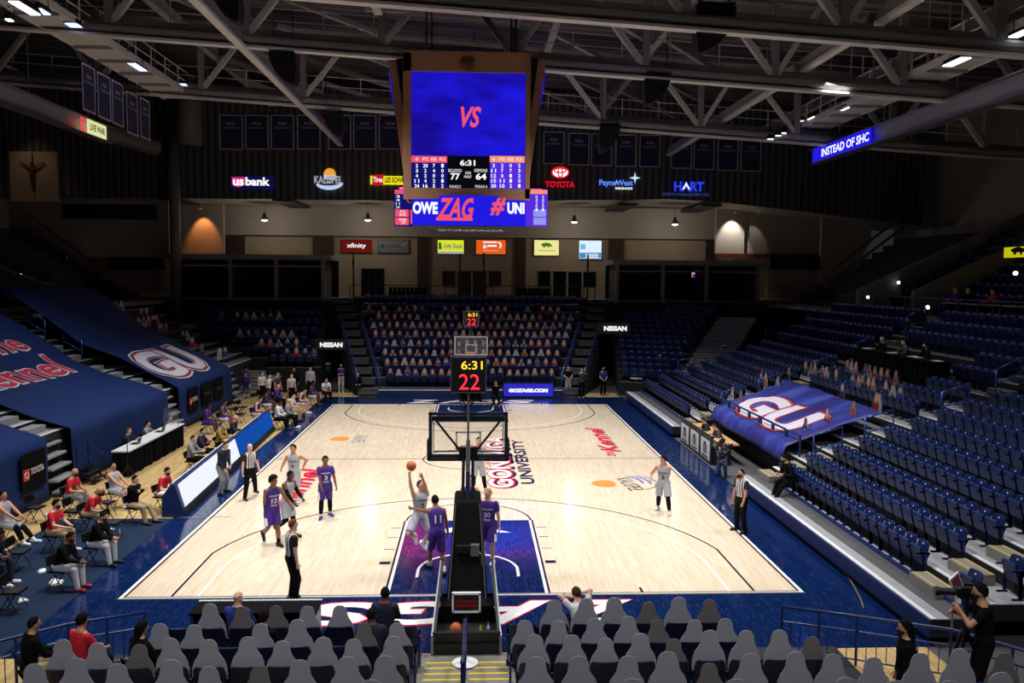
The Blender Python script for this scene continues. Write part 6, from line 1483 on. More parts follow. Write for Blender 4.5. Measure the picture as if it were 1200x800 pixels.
# towels and bottles around the bench
TW = mat('white_towel', (220, 222, 226), .9, noise=.1, nscale=20)
for px, py, sc, lab in ((49, 670, .22, 'crumpled white towel beneath the nearest bench chair'), (27, 705, .20, 'crumpled white towel on the mat at lower left'), (66, 683, .30, 'flat white towel spread under the nearest bench chair'), (55, 604, .13, 'small white towel on the floor behind the reading man')):
    sc *= .55; p = G(px, py, .012); mb = MB(); rnd = random.Random(px); n = 14
    vs = [(p.x+sc*math.cos(2*PI*i/n)*rnd.uniform(.8, 1.2), p.y+sc*1.3*math.sin(2*PI*i/n)*rnd.uniform(.8, 1.2), .016) for i in range(n)]+[(p.x+sc*.6*math.cos(2*PI*i/n), p.y+sc*.7*math.sin(2*PI*i/n), .016+rnd.uniform(.02, .10)) for i in range(n)]+[(p.x, p.y, .07)]
    mb.add(vs, [(i, (i+1) % n, n+(i+1) % n, n+i) for i in range(n)]+[(n+i, n+(i+1) % n, 2*n) for i in range(n)]+[tuple(range(n-1, -1, -1))], TW); tag(mb.build('towel', smooth=True), lab, 'towel')
CLR = mat('clear_bottle', (196, 212, 224), .1)
def bottle(p, m, cap, label, h=.24, r=.034):
    o = empty('drink_bottle', p, 0, label, 'bottle'); MB().lathe([(r, 0), (r, h*.62), (r*.5, h*.82), (r*.42, h*.88)], (0, 0, 0), m, 12).build('body', o, smooth=True); MB().lathe([(r*.5, h*.88), (r*.5, h)], (0, 0, 0), cap, 12).build('cap', o); MB().lathe([(r*1.03, h*.28), (r*1.03, h*.52)], (0, 0, 0), mat('bottle_label', (70, 110, 190), .5), 12).build('label_band', o); return o
bottle(G(140, 629, .014), CLR, WHITEP, 'clear water bottle on the mat by the pale grey trousers'); bottle(G(112, 645, .014), CLR, WHITEP, 'clear water bottle under the chair of the clasped-hands man')
# ------------------------------------------------------------------ scorer table with LED front
LEDW = emis('led_face_white', (242, 246, 255), 1.0); LEDB = emis('led_face_blue', (16, 76, 168), 1.0)
a, b = Vector((-8.42, 6.35, 0)), Vector((-9.05, 20.6, 0)); d = (b-a); ln = d.length; ang = math.atan2(d.x, d.y)
o = empty('scorer_table', (a+b)/2, -ang, 'long scorer table with white and blue LED front along the left sideline', 'table')
MB().prism([(0, -ln/2, .02), (-.66, -ln/2, .02), (-.66, -ln/2, .62), (-.40, -ln/2, .98), (-.28, -ln/2, .98)], (0, ln, 0), NAVYP).build('cabinet', o)
nrm = Vector((.98, 0, .28)).normalized(); upv = Vector((-.28, 0, .98)).normalized()
def face(y0, y1, u0, u1, m, nm, off=.012):
    mb = MB(); P = [Vector((0, y, .02))+upv*u+nrm*off for y, u in ((y0, u0), (y1, u0), (y1, u1), (y0, u1))]; mb.prism(P, -nrm*.02, m); return mb.build(nm, o)
face(-ln/2+.02, ln/2, .0, .22, BLACKM, 'kick_panel'); face(-ln/2+.25, -ln/2+7.4, .24, .95, LEDW, 'led_white_panel'); face(-ln/2+7.4, ln/2-.1, .24, .95, LEDB, 'led_blue_panel')
MB().box((-.62, 0, .68), (.36, ln-.1, .05), mat('pale_worktop', (196, 194, 188), .6)).build('worktop', o)
STB = o
for px, py, hd, lab, kw in ((225, 511, 92, 'scorer in grey check shirt and blue mask nearest the table end', dict(wear=(('jacket', GRYP), ('pants', BLK)), mask=MSKB, hair=('short', 'brown'))), (236, 502.5, 92, 'scorer in dark navy shirt and blue mask, second at the table', dict(wear=(('jacket', NVY), ('pants', BLK)), mask=MSKB, hair=('short', 'black'))),
                            (258, 495.5, 92, 'scorer in mustard jacket and blue mask, third at the table', dict(wear=(('jacket', MUST), ('pants', BLK)), mask=MSKB, hair=('short', 'brown'))), (274.5, 487, 92, 'man in navy jacket holding his head, fourth at the scorer table', dict(wear=(('jacket', NVY), ('pants', BLK)), hair=('bald', 'grey'), hands=((-.1, .2, 1.25), (.2, .4, .80))))):
    seated(px, py, hd, lab, hz=1.36, lean=8, hands=kw.pop('hands', ((-.15, .42, .82), (.15, .44, .82))), skin='light', vox=.018, **kw)
p = G(240, 516, .9); o = empty('score_console', (p.x, p.y, .70), 0, 'small pink-lit console on the scorer table', 'console'); MB().box((0, 0, .1), (.25, .3, .2), BLACKM).build('case', o); MB().box((.13, 0, .12), (.01, .24, .14), emis('console_pink', (230, 60, 110))).build('screen', o)
# broadcast table on its riser
a, b = G(147, 556), G(222, 524); TX = -12.08
o = empty('broadcast_table', (TX, (a.y+b.y)/2, 0), 0, 'tall broadcast table draped in black cloth with a white top', 'table'); ln = 5.7
mb = MB(); n = 60
vs = [(.05*math.sin(i*1.9)+.03*math.sin(i*.7), -ln/2+ln*i/n, z) for z in (.02, .90) for i in range(n+1)]; mb.add(vs, [(i, i+1, n+2+i, n+1+i) for i in range(n)], BLACKC); vs = [(-.56*i/6, -ln/2+.02*math.sin(i*2), z) for z in (.02, .90) for i in range(7)]; mb.add(vs, [(i+1, i, 7+i, 8+i) for i in range(6)], BLACKC); mb.build('black_skirt', o)
MB().box((-.27, 0, .92), (.62, ln+.05, .05), mat('table_white', (206, 206, 208), .6)).build('tabletop', o)
BT_ = o
for i, (px, py, lab, kw) in enumerate(((149, 502, 'commentator in dark jacket nearest at the broadcast table', dict(wear=(('jacket', NVY), ('pants', BLK)), hair=('short', 'auburn'))), (171.5, 494, 'commentator in grey sweater at the middle of the broadcast table', dict(wear=(('jacket', GRYP), ('pants', BLK)), hair=('short', 'black'))), (197, 487.5, 'masked commentator in dark green at the far end of broadcast table', dict(wear=(('jacket', DKG), ('pants', BLK)), mask=MSKB, hair=('long', 'brown'))))):
    P = AX(px, py, -12.98); chair((-12.98, P.y, 0), 90, 'black chair of the '+lab.split(' at ')[0]); who((-13.0, P.y, P.z-1.37), 90, lab, 'sit', lean=4, hands=((-.15, .38, .95), (.15, .40, .95)), skin='light', vox=.018, **kw)
for i, (px, py, lab) in enumerate(((158, 518, 'open laptop nearest on the broadcast table'), (184, 504, 'open laptop in the middle of the broadcast table'))):
    p = G(px, py, 1.0); o = empty('laptop', (TX-.28, p.y, .945), 0, lab, 'laptop'); MB().box((0, 0, .01), (.26, .34, .02), BLACKM).build('base', o); MB().box((.16, 0, .12), (.02, .34, .22), BLACKM, Matrix.Rotation(.25, 3, 'Y')).build('screen', o)
p = G(181, 498, 1.0); o = empty('acrylic_screen', (TX-.3, p.y+.2, .945), 0, 'clear acrylic divider on the broadcast table', 'divider'); MB().box((0, 0, .35), (.6, .012, .7), GLASS).build('pane', o); MB().box((.29, 0, .35), (.02, .03, .7), STEEL).build('edge', o)
for i, (px, y0, y1) in enumerate(((117, 507, 545), (150, 500, 560))): 
    p = G(px, y1, 0); o = empty('mic_stand', (p.x, p.y, .0), 0, f'thin black tripod stand {"before the middle tarp" if i == 0 else "at the near end of broadcast table"}', 'stand')
    MB().tube([(0, 0, .02), (0, 0, 1.5)], .018, BLACKM, 6).build('pole', o)
    for k in range(3): MB().tube([(0, 0, .45), (.32*math.cos(2.1*k), .32*math.sin(2.1*k), .01)], .014, BLACKM, 6).build('leg', o)
# advertising boards hung on the tarps
def tarpboard(px0, px1, py0, py1, txt, label, X=-13.28):
    a, b = AX(px0, py1, X), AX(px1, py0, X); cy, h, z = (a.y+b.y)/2, 1.15, 1.2 if px0 < 100 else 1.25; wd = abs(b.y-a.y)
    o = empty('tarp_board', (X, cy, z), 0, label, 'board', 'black boards on the tarps'); MB().box((0, 0, 0), (.04, wd, h), BLACKC).build('panel', o)
    if txt:
        MB().box((.025, -wd*.33, -.05), (.015, wd*.24, .34), P_RED).build('red_square', o); q = [(.038, -wd*.33+.12*math.cos(t), -.05+.08*math.sin(t)) for t in [2*PI*i/16 for i in range(17)]]; MB().tube(q, .012, WHITEP, 4).build('emblem_ring', o)
        text(txt, WHITEP, frame((.03, wd*.12, .0), (0, 1, 0), (0, 0, 1)), wd*.55, .2, o, bold=.03)
    else: text('GONZAGA', mat('dim_gold', (90, 80, 40), .7), frame((.03, 0, 0), (0, 1, 0), (0, 0, 1)), wd*.6, .15, o)
tarpboard(25, 53, 545, 560, 'TOYOTA', 'black TOYOTA board on the nearest left tarp'); tarpboard(221, 232, 468, 470, 'TOYOTA', 'small black TOYOTA board on the far left tarp'); tarpboard(237, 248, 460, 462, None, 'dark board in the middle of the far left tarp front'); tarpboard(251, 261, 455, 457, None, 'dark board furthest along the far left tarp front')
# ------------------------------------------------------------------ visiting bench and staff beyond the scorer table
VB = dict(vox=.02)
for px, py, hd, lab, kw in ((243.5, 474, 96, 'player in purple warm-up seated nearest on the visiting bench', dict(skin='dark', wear=(('tee', PUR), ('shorts', PUR), ('shoes', SHW)))), (262, 470, 96, 'player in purple jersey seated second on the visiting bench', dict(skin='brown', wear=UP_+(('shoes', SHW),))), (303, 465, 100, 'pale-skinned purple player leaning forward on the visiting bench', dict(skin='light', wear=UP_+(('shoes', SHW),), lean=22)),
        (313, 455.5, 96, 'dark-haired purple player seated behind the leaning one', dict(skin='dark', wear=UP_+(('shoes', SHW),))), (325, 451, 96, 'man in purple long-sleeve top seated in the back visiting row', dict(skin='light', hair=('bald', 'grey'), wear=(('jacket', PURP), ('pants', BLK)))), (355, 454.5, 104, 'purple player with pale skin bending at the far bench end', dict(skin='light', wear=UP_+(('shoes', SHW),), lean=25)),
        (366, 447, 100, 'purple player with dark skin at the far bench end', dict(skin='dark', wear=UP_+(('shoes', SHB),))), (327, 470, 100, 'man in black vest over white sleeves on the visiting bench', dict(skin='dark', wear=(('jacket', WHT), ('vest', BLK), ('pants', BLK), ('shoes', SHB)))), (338, 468, 100, 'white-haired man in grey jacket on the visiting bench', dict(skin='light', hair=('short', 'white'), wear=(('jacket', GRYP), ('pants', BLK), ('shoes', SHW)))),
        (342.5, 461.5, 100, 'masked man in white shirt and khaki trousers on the visiting bench', dict(skin='light', mask=MSKW, wear=(('tee', WHT), ('pants', KHA), ('shoes', SHB)))), (382, 443.5, 150, 'masked man in white shirt seated at the far end by the tunnel', dict(skin='tan', mask=MSKW, wear=(('tee', WHT), ('pants', BLK), ('shoes', SHB))))):
    kw = dict(kw); kw.setdefault('hair', ('short', 'black')); kw.setdefault('lean', 12); seated(px, py, hd, lab, **kw, **VB)
for px, py, hd, lab, kw in ((288, 430, -5, 'player 32 in purple uniform standing with his back to us', dict(skin='brown', H=1.95, wear=UP_+(('socks', SHW), ('shoes', SHB)), num=(('32', JP, .30, .2, .18, True),))), (306.5, 437.5, 130, 'masked man in white shirt standing behind the visiting bench', dict(skin='light', mask=MSKW, wear=(('tee', WHT), ('pants', BLK), ('shoes', SHB)))),
        (314.5, 440.5, 95, 'person in white shirt with raised arm behind the visiting bench', dict(skin='light', wear=(('tee', WHT), ('pants', BLK)), hands=((-.3, .2, 1.5), (.25, .1, .85)))), (324.5, 438, 120, 'masked person in dark top in the group behind the visiting bench', dict(skin='light', mask=MSKW, wear=(('tee', DKG), ('pants', BLK)))), (341, 439.5, 140, 'masked man in pale grey shirt standing behind the bench', dict(skin='light', mask=MSKW, wear=(('tee', LGT), ('pants', BLK)))),
        (344, 432.5, 150, 'person in black standing rearmost behind the visiting bench', dict(skin='tan', wear=(('jacket', BLK), ('pants', BLK)))), (363.5, 431.5, 160, 'person in light grey sweater standing beside the teal cooler', dict(skin='light', mask=MSKW, wear=(('jacket', LGT), ('pants', BLK)))), (399.5, 428, 172, 'person in purple polo and grey trousers with folded arms', dict(skin='tan', wear=(('tee', PURP), ('pants', LGT), ('shoes', SHW)), hands=((.08, .2, 1.15), (-.08, .24, 1.18)), mask=MSK)),
        (666, 430.5, 178, 'person in black with pale trousers standing right of the end board', dict(skin='light', mask=MSKW, wear=(('tee', BLK), ('pants', LGT), ('shoes', SHW)), hands=((-.1, .25, 1.08), (.1, .25, 1.08)))), (707, 431.5, 175, 'masked person in blue polo at the right tunnel', dict(skin='tan', mask=MSK, wear=(('tee', BLUF), ('pants', BLK)), hands=((-.1, .22, 1.0), (.1, .22, 1.0)))), (682, 433, 200, 'photographer in dark clothes standing in the right tunnel', dict(skin='light', wear=(('jacket', DKG), ('pants', BLK)), hands=((-.1, .3, 1.5), (.12, .3, 1.5))))):
    kw = dict(kw); H = kw.pop('H', 1.82); q = from_head(px, py, 1.67*H/1.8); kw.setdefault('hair', ('short', 'black')); who(q, hd, lab, H=H, vox=.02, **kw)
seated(419, 437, 170, 'person in dark clothes with a white bib seated in the left tunnel', skin='light', hair=('short', 'black'), wear=(('jacket', BLK), ('vest', WHT), ('pants', BLK)), **VB)
seated(581, 448, 175, 'photographer seated on the far baseline left of the end board', hz=1.30, skin='tan', hair=('long', 'brown'), wear=(('jacket', BLK), ('pants', BLK)), hands=((-.1, .3, 1.1), (.1, .3, 1.1)), **VB)
p = G(381, 449, .0); o = empty('drink_cooler', (p.x, p.y+1.0, 0), 0, 'round teal drink cooler beside the far bench', 'cooler'); MB().lathe([(.2, .75), (.22, 1.15), (.23, 1.2)], (0, 0, 0), mat('teal_cooler', (30, 104, 120), .5), 16).build('tub', o); MB().lathe([(.24, 1.2), (.22, 1.28)], (0, 0, 0), WHITEP, 16).build('lid', o); MB().box((0, 0, .37), (.5, .5, .74), BLACKM).build('stand', o)
for i, (px, py, lab) in enumerate(((281, 486, 'empty black chair between visiting players, nearest'), (284, 478, 'empty black chair in the gap of the visiting bench'), (272, 480, 'empty black chair behind the navy-jacket man'))): chair(G(px, py, .4).xy.to_3d(), 96, lab)
# people in the stands
for px, py, lab, kw in ((774, 412, 'person in dark top and blue jeans seated in the far right corner seats', dict(wear=(('jacket', mat('maroon_top', (70, 28, 44), .8)), ('pants', NVY)))), (802.5, 402, 'person in black standing on the far right corner steps', dict(wear=(('tee', BLK), ('pants', NVY))))):
    r = [(abs(proj_px((P.x, P.y, z+1.34))[1]-py), P, z) for z in [.78+.3*i for i in range(13)] for P in [AY(px, py, 33.6+.86*(z-.78)/.3)]]; r.sort(key=lambda t: t[0]); P, z = r[0][1], r[0][2]
    if 'seated' in lab: who((P.x, P.y, z-.05), 200, lab, 'sit', vox=.022, skin='light', hair=('long', 'brown'), **kw)
    else: who((P.x, P.y, max(z-.35, .4)), 200, lab, vox=.022, skin='light', hair=('short', 'brown'), **kw)
def on_rows(px, py, hz):
    best = None
    for i in range(420):
        k = i*.03; x, z = (9.75+.86*k, .5+.29*k) if k < 9 else (17.6+.8*(k-9), 3.3+.43*(k-9)); P = AX(px, py, x+.25); e = abs(P.z-z-hz)
        if best is None or e < best[0]: best = (e, k, P)
    k = round(best[1]); x, z = prof(k); P = AX(px, py, x+.25); return Vector((x+.25, P.y, z))
q = on_rows(930, 526, 1.25); who(q, -100, 'masked person in black hoodie seated alone beside the right tarp', 'sit', vox=.017, skin='tan', hair=('short', 'black'), wear=(('jacket', BLK), ('pants', BLK), ('shoes', SHB)), lean=24, feet=((-.13, .62, -.1, -6), (.14, .55, -.1, 8)), pel=.50, mask=MSK)
# press table on the right rows
q = on_rows(1050, 440, .05); k = 9; x, z = prof(9); a, b = AX(1010, 412, x), AX(1102, 424, x)
o = empty('press_table', (x-.1, (a.y+b.y)/2, z), 0, 'black-draped press table on the upper rows of the right stand', 'table'); ln = abs(a.y-b.y)
mb = MB(); n = 50; vs = [(-.25+.03*math.sin(i*2.1), -ln/2+ln*i/n, zz) for zz in (-.2, .82) for i in range(n+1)]; mb.add(vs, [(i+1, i, n+1+i, n+2+i) for i in range(n)], BLACKC)
for e in (-1, 1): mb.poly([(-.25, e*ln/2, -.2), (.5, e*ln/2, -.2), (.5, e*ln/2, .82), (-.25, e*ln/2, .82)], BLACKC)
mb.build('black_skirt', o); MB().box((.12, 0, .83), (.78, ln, .03), BLACKP).build('tabletop', o)
PTX, PTZ = x, z
for i, (px, lab) in enumerate(((1016, 'white papers at the far end of the press table'), (1045, 'white papers in the middle of the press table'), (1072, 'white sheet near the middle of the press table'), (1098, 'white sheet at the near end of the press table'))):
    p = AX(px, 410+i*4, PTX-.05); t = MB().box((0, 0, .012), (.30, .42 if i != 2 else .7, .022), WHITEP).build('paper_stack', loc=(PTX-.05, p.y, PTZ+.845)); tag(t, lab, 'papers')
for px, py, lab, kw in ((1036.5, 395, 'man in dark suit seated at the press table, furthest along', dict(hair=('short', 'grey'), wear=(('jacket', BLK), ('pants', BLK)))), (1062, 400.5, 'person in mustard vest at the middle of the press table', dict(hair=('short', 'brown'), wear=(('jacket', DKG), ('vest', MUST), ('pants', BLK)))), (1087, 406, 'man in black with a mask at the near end of press table', dict(hair=('short', 'black'), wear=(('jacket', BLK), ('pants', BLK)), mask=MSK))):
    xx = PTX+.75; P = AX(px, py, xx); who((xx, P.y, PTZ-.02), -90, lab, 'sit', vox=.02, skin='light', lean=6, hands=((-.15, .42, .82), (.15, .44, .82)), **kw); chair((xx+.03, P.y, PTZ-.02), -90, 'black folding chair under the '+lab.split(' at ')[0].split(' seated ')[0]+' at press table')
# walkway table
xx = 22.0; o = None
for px, py, lab, kw in ((1122, 344, 'bald man in purple top at the raised walkway table', dict(hair=('bald', 'grey'), wear=(('jacket', PURP), ('pants', BLK)))), (1136.5, 346.5, 'bald man in black at the raised walkway table', dict(hair=('bald', 'grey'), wear=(('jacket', BLK), ('pants', BLK)))), (1166, 346, 'man in red top at the raised walkway table', dict(hair=('short', 'brown'), wear=(('jacket', REDF), ('pants', BLK))))):
    P = AX(px, py, xx+.6); zz = 5.42; who((xx+.6, P.y, zz), -90, lab, 'sit', vox=.022, skin='light', H=1.9, lean=6, hands=((-.15, .42, .82), (.15, .44, .82)), **kw); chair((xx+.63, P.y, zz), -90, 'black chair under the '+lab.split(' at ')[0]+' on the walkway')
a, b = AX(1110, 358, xx), AX(1210, 364, xx); o = empty('walkway_table', (xx-.05, (a.y+b.y)/2, 5.42), 0, 'long narrow table with papers on the upper right walkway', 'table'); ln = abs(a.y-b.y)
MB().box((0, 0, .74), (.6, ln, .05), mat('table_grey', (120, 122, 128), .5)).build('tabletop', o)
for e in (-.46, -.15, .15, .46): MB().box((0, ln*e, .36), (.5, .05, .72), BLACKM).build('leg', o)
# ------------------------------------------------------------------ right sideline: scorer's desk, camera operator
a, b = G(796, 522), G(944, 578)
XD = 9.32; ya, yb = 17.9, 13.1; ln = ya-yb
o = empty('press_desk', (XD, (ya+yb)/2, 0), 0, 'black press desk with three white posters and a wooden top at right', 'table')
MB().box((.02, 0, .52), (.08, ln, 1.02), BLACKM).build('front_panel', o); MB().box((.55, 0, .78), (1.05, ln+.05, .06), mat('plywood_top', (206, 160, 96), .55, noise=.15, nscale=2)).build('desktop', o)
MB().box((.02, 0, 1.05), (.10, ln+.02, .06), BLACKM).build('front_rim', o)
for e in (-1, 1): MB().box((.4, e*ln/2, .4), (.7, .06, .76), BLACKM).build('end_panel', o)
for i in range(3):
    y = ln/2-ln*(i+.5)/3; q = MB().box((-.032, y, .50), (.015, ln/3*.78, .76), WHITEP).build('poster', o)
    mb = MB(); mb.box((-.045, y, .52), (.01, .5, .34), mat('poster_print', (120, 122, 130), .7)); mb.box((-.047, y, .72), (.01, .3, .12), mat('poster_print2', (60, 60, 70), .7)); mb.box((-.047, y, .22), (.01, .8, .06), mat('poster_print2', (60, 60, 70), .7)); mb.build('poster_print', q)
for px, py, lab, kw in ((826, 492, 'person in dark top bending over the press desk, further', dict(wear=(('jacket', NVY), ('pants', BLK)))), (839.5, 499.5, 'person in black and grey at the press desk, nearer', dict(wear=(('jacket', DKG), ('pants', BLK)), mask=MSKW))):
    seated(px, py, -90, lab, hz=1.22, lean=22, skin='light', hair=('short', 'brown'), hands=((-.2, .4, .84), (.2, .4, .84)), vox=.018, **kw)
q = G(846, 557)
who(q, -150, 'kneeling camera operator in camouflage top beside the press desk', pel=.52, lean=14, H=1.8, feet=((-.2, .28, 0, 0), (.16, -.42, .05, 0, 60)), hands=((-.16, .30, 1.22), (.10, .32, 1.24)), khint=((-.2, 1, .5), (.1, 1, -.5)), skin='tan', hair=('short', 'black'), mask=MSK, wear=(('jacket', node_mat('camo_fabric', lambda nt, b: nt.links.new(ramp(nt, (lambda n: (nt.links.new(coords(nt), n.inputs['Vector']), n.inputs['Scale'].__setattr__('default_value', 9), n.outputs[0])[2])(nt.nodes.new('ShaderNodeTexNoise')), [(.42, (34, 38, 44)), (.5, (110, 116, 124)), (.6, (180, 184, 190))], 'CONSTANT'), b.inputs['Base Color']), .85)), ('pants', mat('blue_jeans', (40, 62, 104), .85, noise=.2, nscale=12)), ('shoes', SHB)), vox=.015)
def camera_rig(p, rz, label, sc=1.0, tripod=0.0):
    o = empty('video_camera', p, rz, label, 'camera'); o.scale = (sc,)*3
    MB().box((0, 0, 0), (.14, .34, .16), BLACKM).build('body', o, bevel=.01); MB().lathe([(.05, 0), (.06, .05), (.06, .26), (.075, .28), (.075, .36), (.06, .36)], (0, 0, 0), BLACKM, 14).build('lens', o).rotation_euler = (-PI/2, 0, 0)
    o.children[-1].location = (0, .15, 0); MB().box((0, -.05, .13), (.04, .22, .05), BLACKM).build('handle', o); MB().box((-.10, .06, .08), (.05, .10, .08), BLACKM).build('viewfinder', o)
    if tripod:
        MB().tube([(0, 0, -.1), (0, 0, -tripod*.45)], .04, BLACKM, 8).build('column', o)
        for k in range(3): MB().tube([(0, 0, -tripod*.3), (.45*math.cos(2.1*k+.5), .45*math.sin(2.1*k+.5), -tripod)], .028, BLACKM, 7).build('leg', o)
    return o
camera_rig(q+Vector((-.12, -.30, 1.32)), math.radians(150), 'shoulder video camera held by the kneeling operator')
# blue rail panels in front of the right tarp
for i in range(7):
    y = 9.4+1.35*i; rail((11.3, y, 1.08), (11.3, y+1.2, 1.08), .75, f'short blue barrier panel in front of right tarp, {ORD[i]} from the near end', n=1, m=NAVYP)
# ------------------------------------------------------------------ near end: railing, people, monitor, tray contents
mon = empty('courtside_monitor', (AY(546.5, 705, -3.05).x, -3.05, 0), 0, 'small white-framed monitor on a navy post at the top of the stairs', 'monitor')
z = AY(546, 705, -3.05).z
MB().box((0, 0, z), (.50, .06, .33), LCD).build('screen', mon); f = MB()
for x in (-.255, .255): f.box((x, -.02, z), (.035, .08, .38), WHITEP)
for dz in (-.175, .175): f.box((0, -.02, z+dz), (.54, .08, .035), WHITEP)
f.build('white_frame', mon); MB().box((0, -.035, z+.02), (.40, .006, .05), emis('dim_red_text', (90, 14, 26), .8)).box((0, -.035, z-.06), (.40, .006, .05), emis('dim_red_text', (90, 14, 26), .8)).build('picture', mon)
MB().tube([(0, .02, .05), (0, .02, z-.15)], .03, BLACKM, 8).build('post', mon)
h_ = empty('stair_handrail', (.0, -3.5, 0), 0, 'single navy handrail down the middle of the near stairs', 'handrail')
MB().tube([(-.02, -.05, .1), (-.02, -.05, .88), (-.02, -.2, .95), (-.02, -2.2, 1.28), (-.02, -4.6, 2.2)], .032, NAVYP, 8).build('top_rail', h_, smooth=True)
for y, zz, zt in ((-.9, .14, 1.06), (-2.2, .34, 1.28), (-4.4, .3, 2.12)): MB().tube([(-.02, y, zz), (-.02, y, zt)], .026, NAVYP, 8).build('post', h_)
tb = MB().lathe([(.24, 0), (.24, .012), (.2, .02)], (0, 0, 0), WHITEP, 20).build('base_plate', h_, loc=(-.02, -.12, .1))
ball((-.21, -2.72, .365), 'orange basketball resting in the tray of the near hoop base')
bottle(Vector((.27, -2.78, .246)), mat('green_drink', (150, 200, 30), .2), mat('orange_cap', (230, 120, 50), .4), 'small green drink bottle in the near hoop tray', .2, .032); bottle(Vector((.42, -2.74, .246)), CLR, mat('blue_cap', (50, 90, 190), .4), 'clear bottle with blue cap in the near hoop tray', .24, .033)
o = empty('cable_coil', (.12, -2.72, .25), 0, 'coil of black cable in the near hoop tray', 'cable')
for k in range(4): MB().tube([((.14-.012*k)*math.cos(a), (.11-.01*k)*math.sin(a), .012+.014*k) for a in [2*PI*i/18 for i in range(19)]], .009, BLACKM, 5).build('loop', o)
o = empty('cable_coil', (-.32, -2.74, .25), 0, 'coil of pale hose in the near hoop tray', 'cable')
for k in range(3): MB().tube([((.13-.012*k)*math.cos(a), (.10-.01*k)*math.sin(a), .012+.014*k) for a in [2*PI*i/18 for i in range(19)]], .009, mat('pale_hose', (170, 172, 176), .5), 5).build('loop', o)
# low press table in front of the left near seats
o = empty('baseline_table', (-4.06, -2.55, 0), 0, 'long dark table with glossy edge in front of the near left seats', 'table')
MB().box((0, .27, .42), (2.35, .05, .66), BLACKC).build('front_board', o); MB().box((0, 0, .76), (2.4, .62, .04), BLACKP).build('tabletop', o); MB().box((0, .30, .785), (2.4, .05, .02), NOSE).build('edge_strip', o)
for e in (-1.15, 1.15): MB().box((e, 0, .38), (.06, .55, .74), NAVYP).build('leg', o)
MB().box((0, -.25, .20), (2.2, .04, .06), mat('wood_rail', (150, 110, 60), .5)).build('foot_rail', o)
# near railings with balusters, left and right
def near_rail(sd, pts, label):
    o = empty('guard_railing', pts[0], 0, label, 'railing'); b0 = Vector(pts[0]); q = [Vector(p)-b0 for p in pts]; up = Vector((0, 0, 1))
    MB().tube([q[0]+up*.2]+[p+up*(.95 if i else .95) for i, p in enumerate(q)], .032, NAVYP, 8).build('top_rail', o, smooth=True); MB().tube([p+up*.12 for p in q], .018, NAVYP, 6).build('bottom_rail', o)
    MB().tube([p+up*.66 for p in q], .018, NAVYP, 6).build('mid_rail', o)
    for i in range(len(q)-1):
        d = q[i+1]-q[i]; n = max(2, int(d.length/1.1))
        for k in range(n): MB().tube([q[i]+d*k/n, q[i]+d*k/n+up*.95], .026, NAVYP, 8).build('post', o)
        m = int(d.length/.16)
        for k in range(1, m): MB().tube([q[i]+d*k/m+up*.12, q[i]+d*k/m+up*.66], .009, NAVYP, 5, cap=False).build('baluster', o)
near_rail(1, [(6.02, -3.25, .0), (7.25, -3.75, .0), (8.6, -4.5, .05), (9.6, -6.4, .25)], 'navy baluster railing at the right end of the near seats')
near_rail(-1, [(-5.95, -3.2, .0), (-7.1, -3.7, .0), (-8.3, -4.9, .05), (-8.9, -6.4, .2)], 'navy baluster railing at the left end of the near seats')
for px, py, hd, lab, kw in ((36.5, 726, 50, 'man in black jacket and khaki trousers seated at lower left', dict(skin='tan', hair=('short', 'black'), wear=(('jacket', BLK), ('pants', KHA), ('shoes', SHW)))), (94, 722, 30, 'man in red polo with dark curly hair seen from behind', dict(skin='tan', hair=('medium', 'black'), wear=(('tee', REDF), ('pants', BLK), ('shoes', SHB)))), (164, 731, 40, 'long-haired person in black seen from behind by the left railing', dict(skin='tan', hair=('long', 'black'), wear=(('jacket', BLK), ('pants', BLK))))):
    seated(px, py, hd, lab, hz=1.36, vox=.015, lean=6, **kw)
for px, py, Y, hd, lab, kw in ((277, 716.5, -3.45, 12, 'bald man in blue jacket with white mask straps among grey cutouts', dict(skin='light', hair=('bald', 'white'), wear=(('jacket', mat('royal_jacket', (28, 46, 128), .85)), ('pants', BLK)), mask=MSKW)), (306.5, 733, -4.35, 25, 'dark-haired person in black with red collar among grey cutouts', dict(skin='tan', hair=('medium', 'black'), wear=(('jacket', BLK), ('pants', BLK)))),
                      (450.5, 704.5, -3.3, 5, 'person in dark jacket with red collar nearest the near baseline', dict(skin='dark', hair=('buzz', 'black'), wear=(('jacket', NVY), ('pants', BLK)))), (434.5, 722, -4.3, 5, 'broad person in dark jacket seated behind the front row', dict(skin='dark', hair=('short', 'black'), wear=(('jacket', NVY), ('pants', BLK)), slim=1.12))):
    P = AY(px, py, Y); o = who((P.x, Y, max(P.z-1.37, 0)), hd, lab, 'sit', vox=.015, lean=4, H=1.84, **kw)
    if 'red collar' in lab: MB().tube([(.085*math.cos(a), .07*math.sin(a)+.03, 1.125) for a in [2*PI*i/16 for i in range(17)]], .014, REDF, 6).build('collar', o, smooth=True)
    if 'straps' in lab: MB().tube([(-.085, .06, 1.33), (-.06, -.07, 1.36), (.0, -.10, 1.37), (.06, -.07, 1.36), (.085, .06, 1.33)], .006, WHITEP, 5).build('mask_strap', o)
P = AY(682, 709, -2.9); who((P.x, -2.9, 0), -20, 'photographer crouching on the near baseline behind grey cutouts', pel=.36, lean=18, H=1.78, feet=((-.2, .3, 0, 0), (.2, .3, 0, 0)), hands=((-.12, .34, .96), (.10, .34, .98)), skin='light', hair=('medium', 'brown'), wear=(('tee', WHT), ('pants', BLK), ('shoes', SHB)), vox=.015)
camera_rig(AY(671, 707, -2.45), math.radians(20), 'black camera with long lens of the crouching photographer', .8)
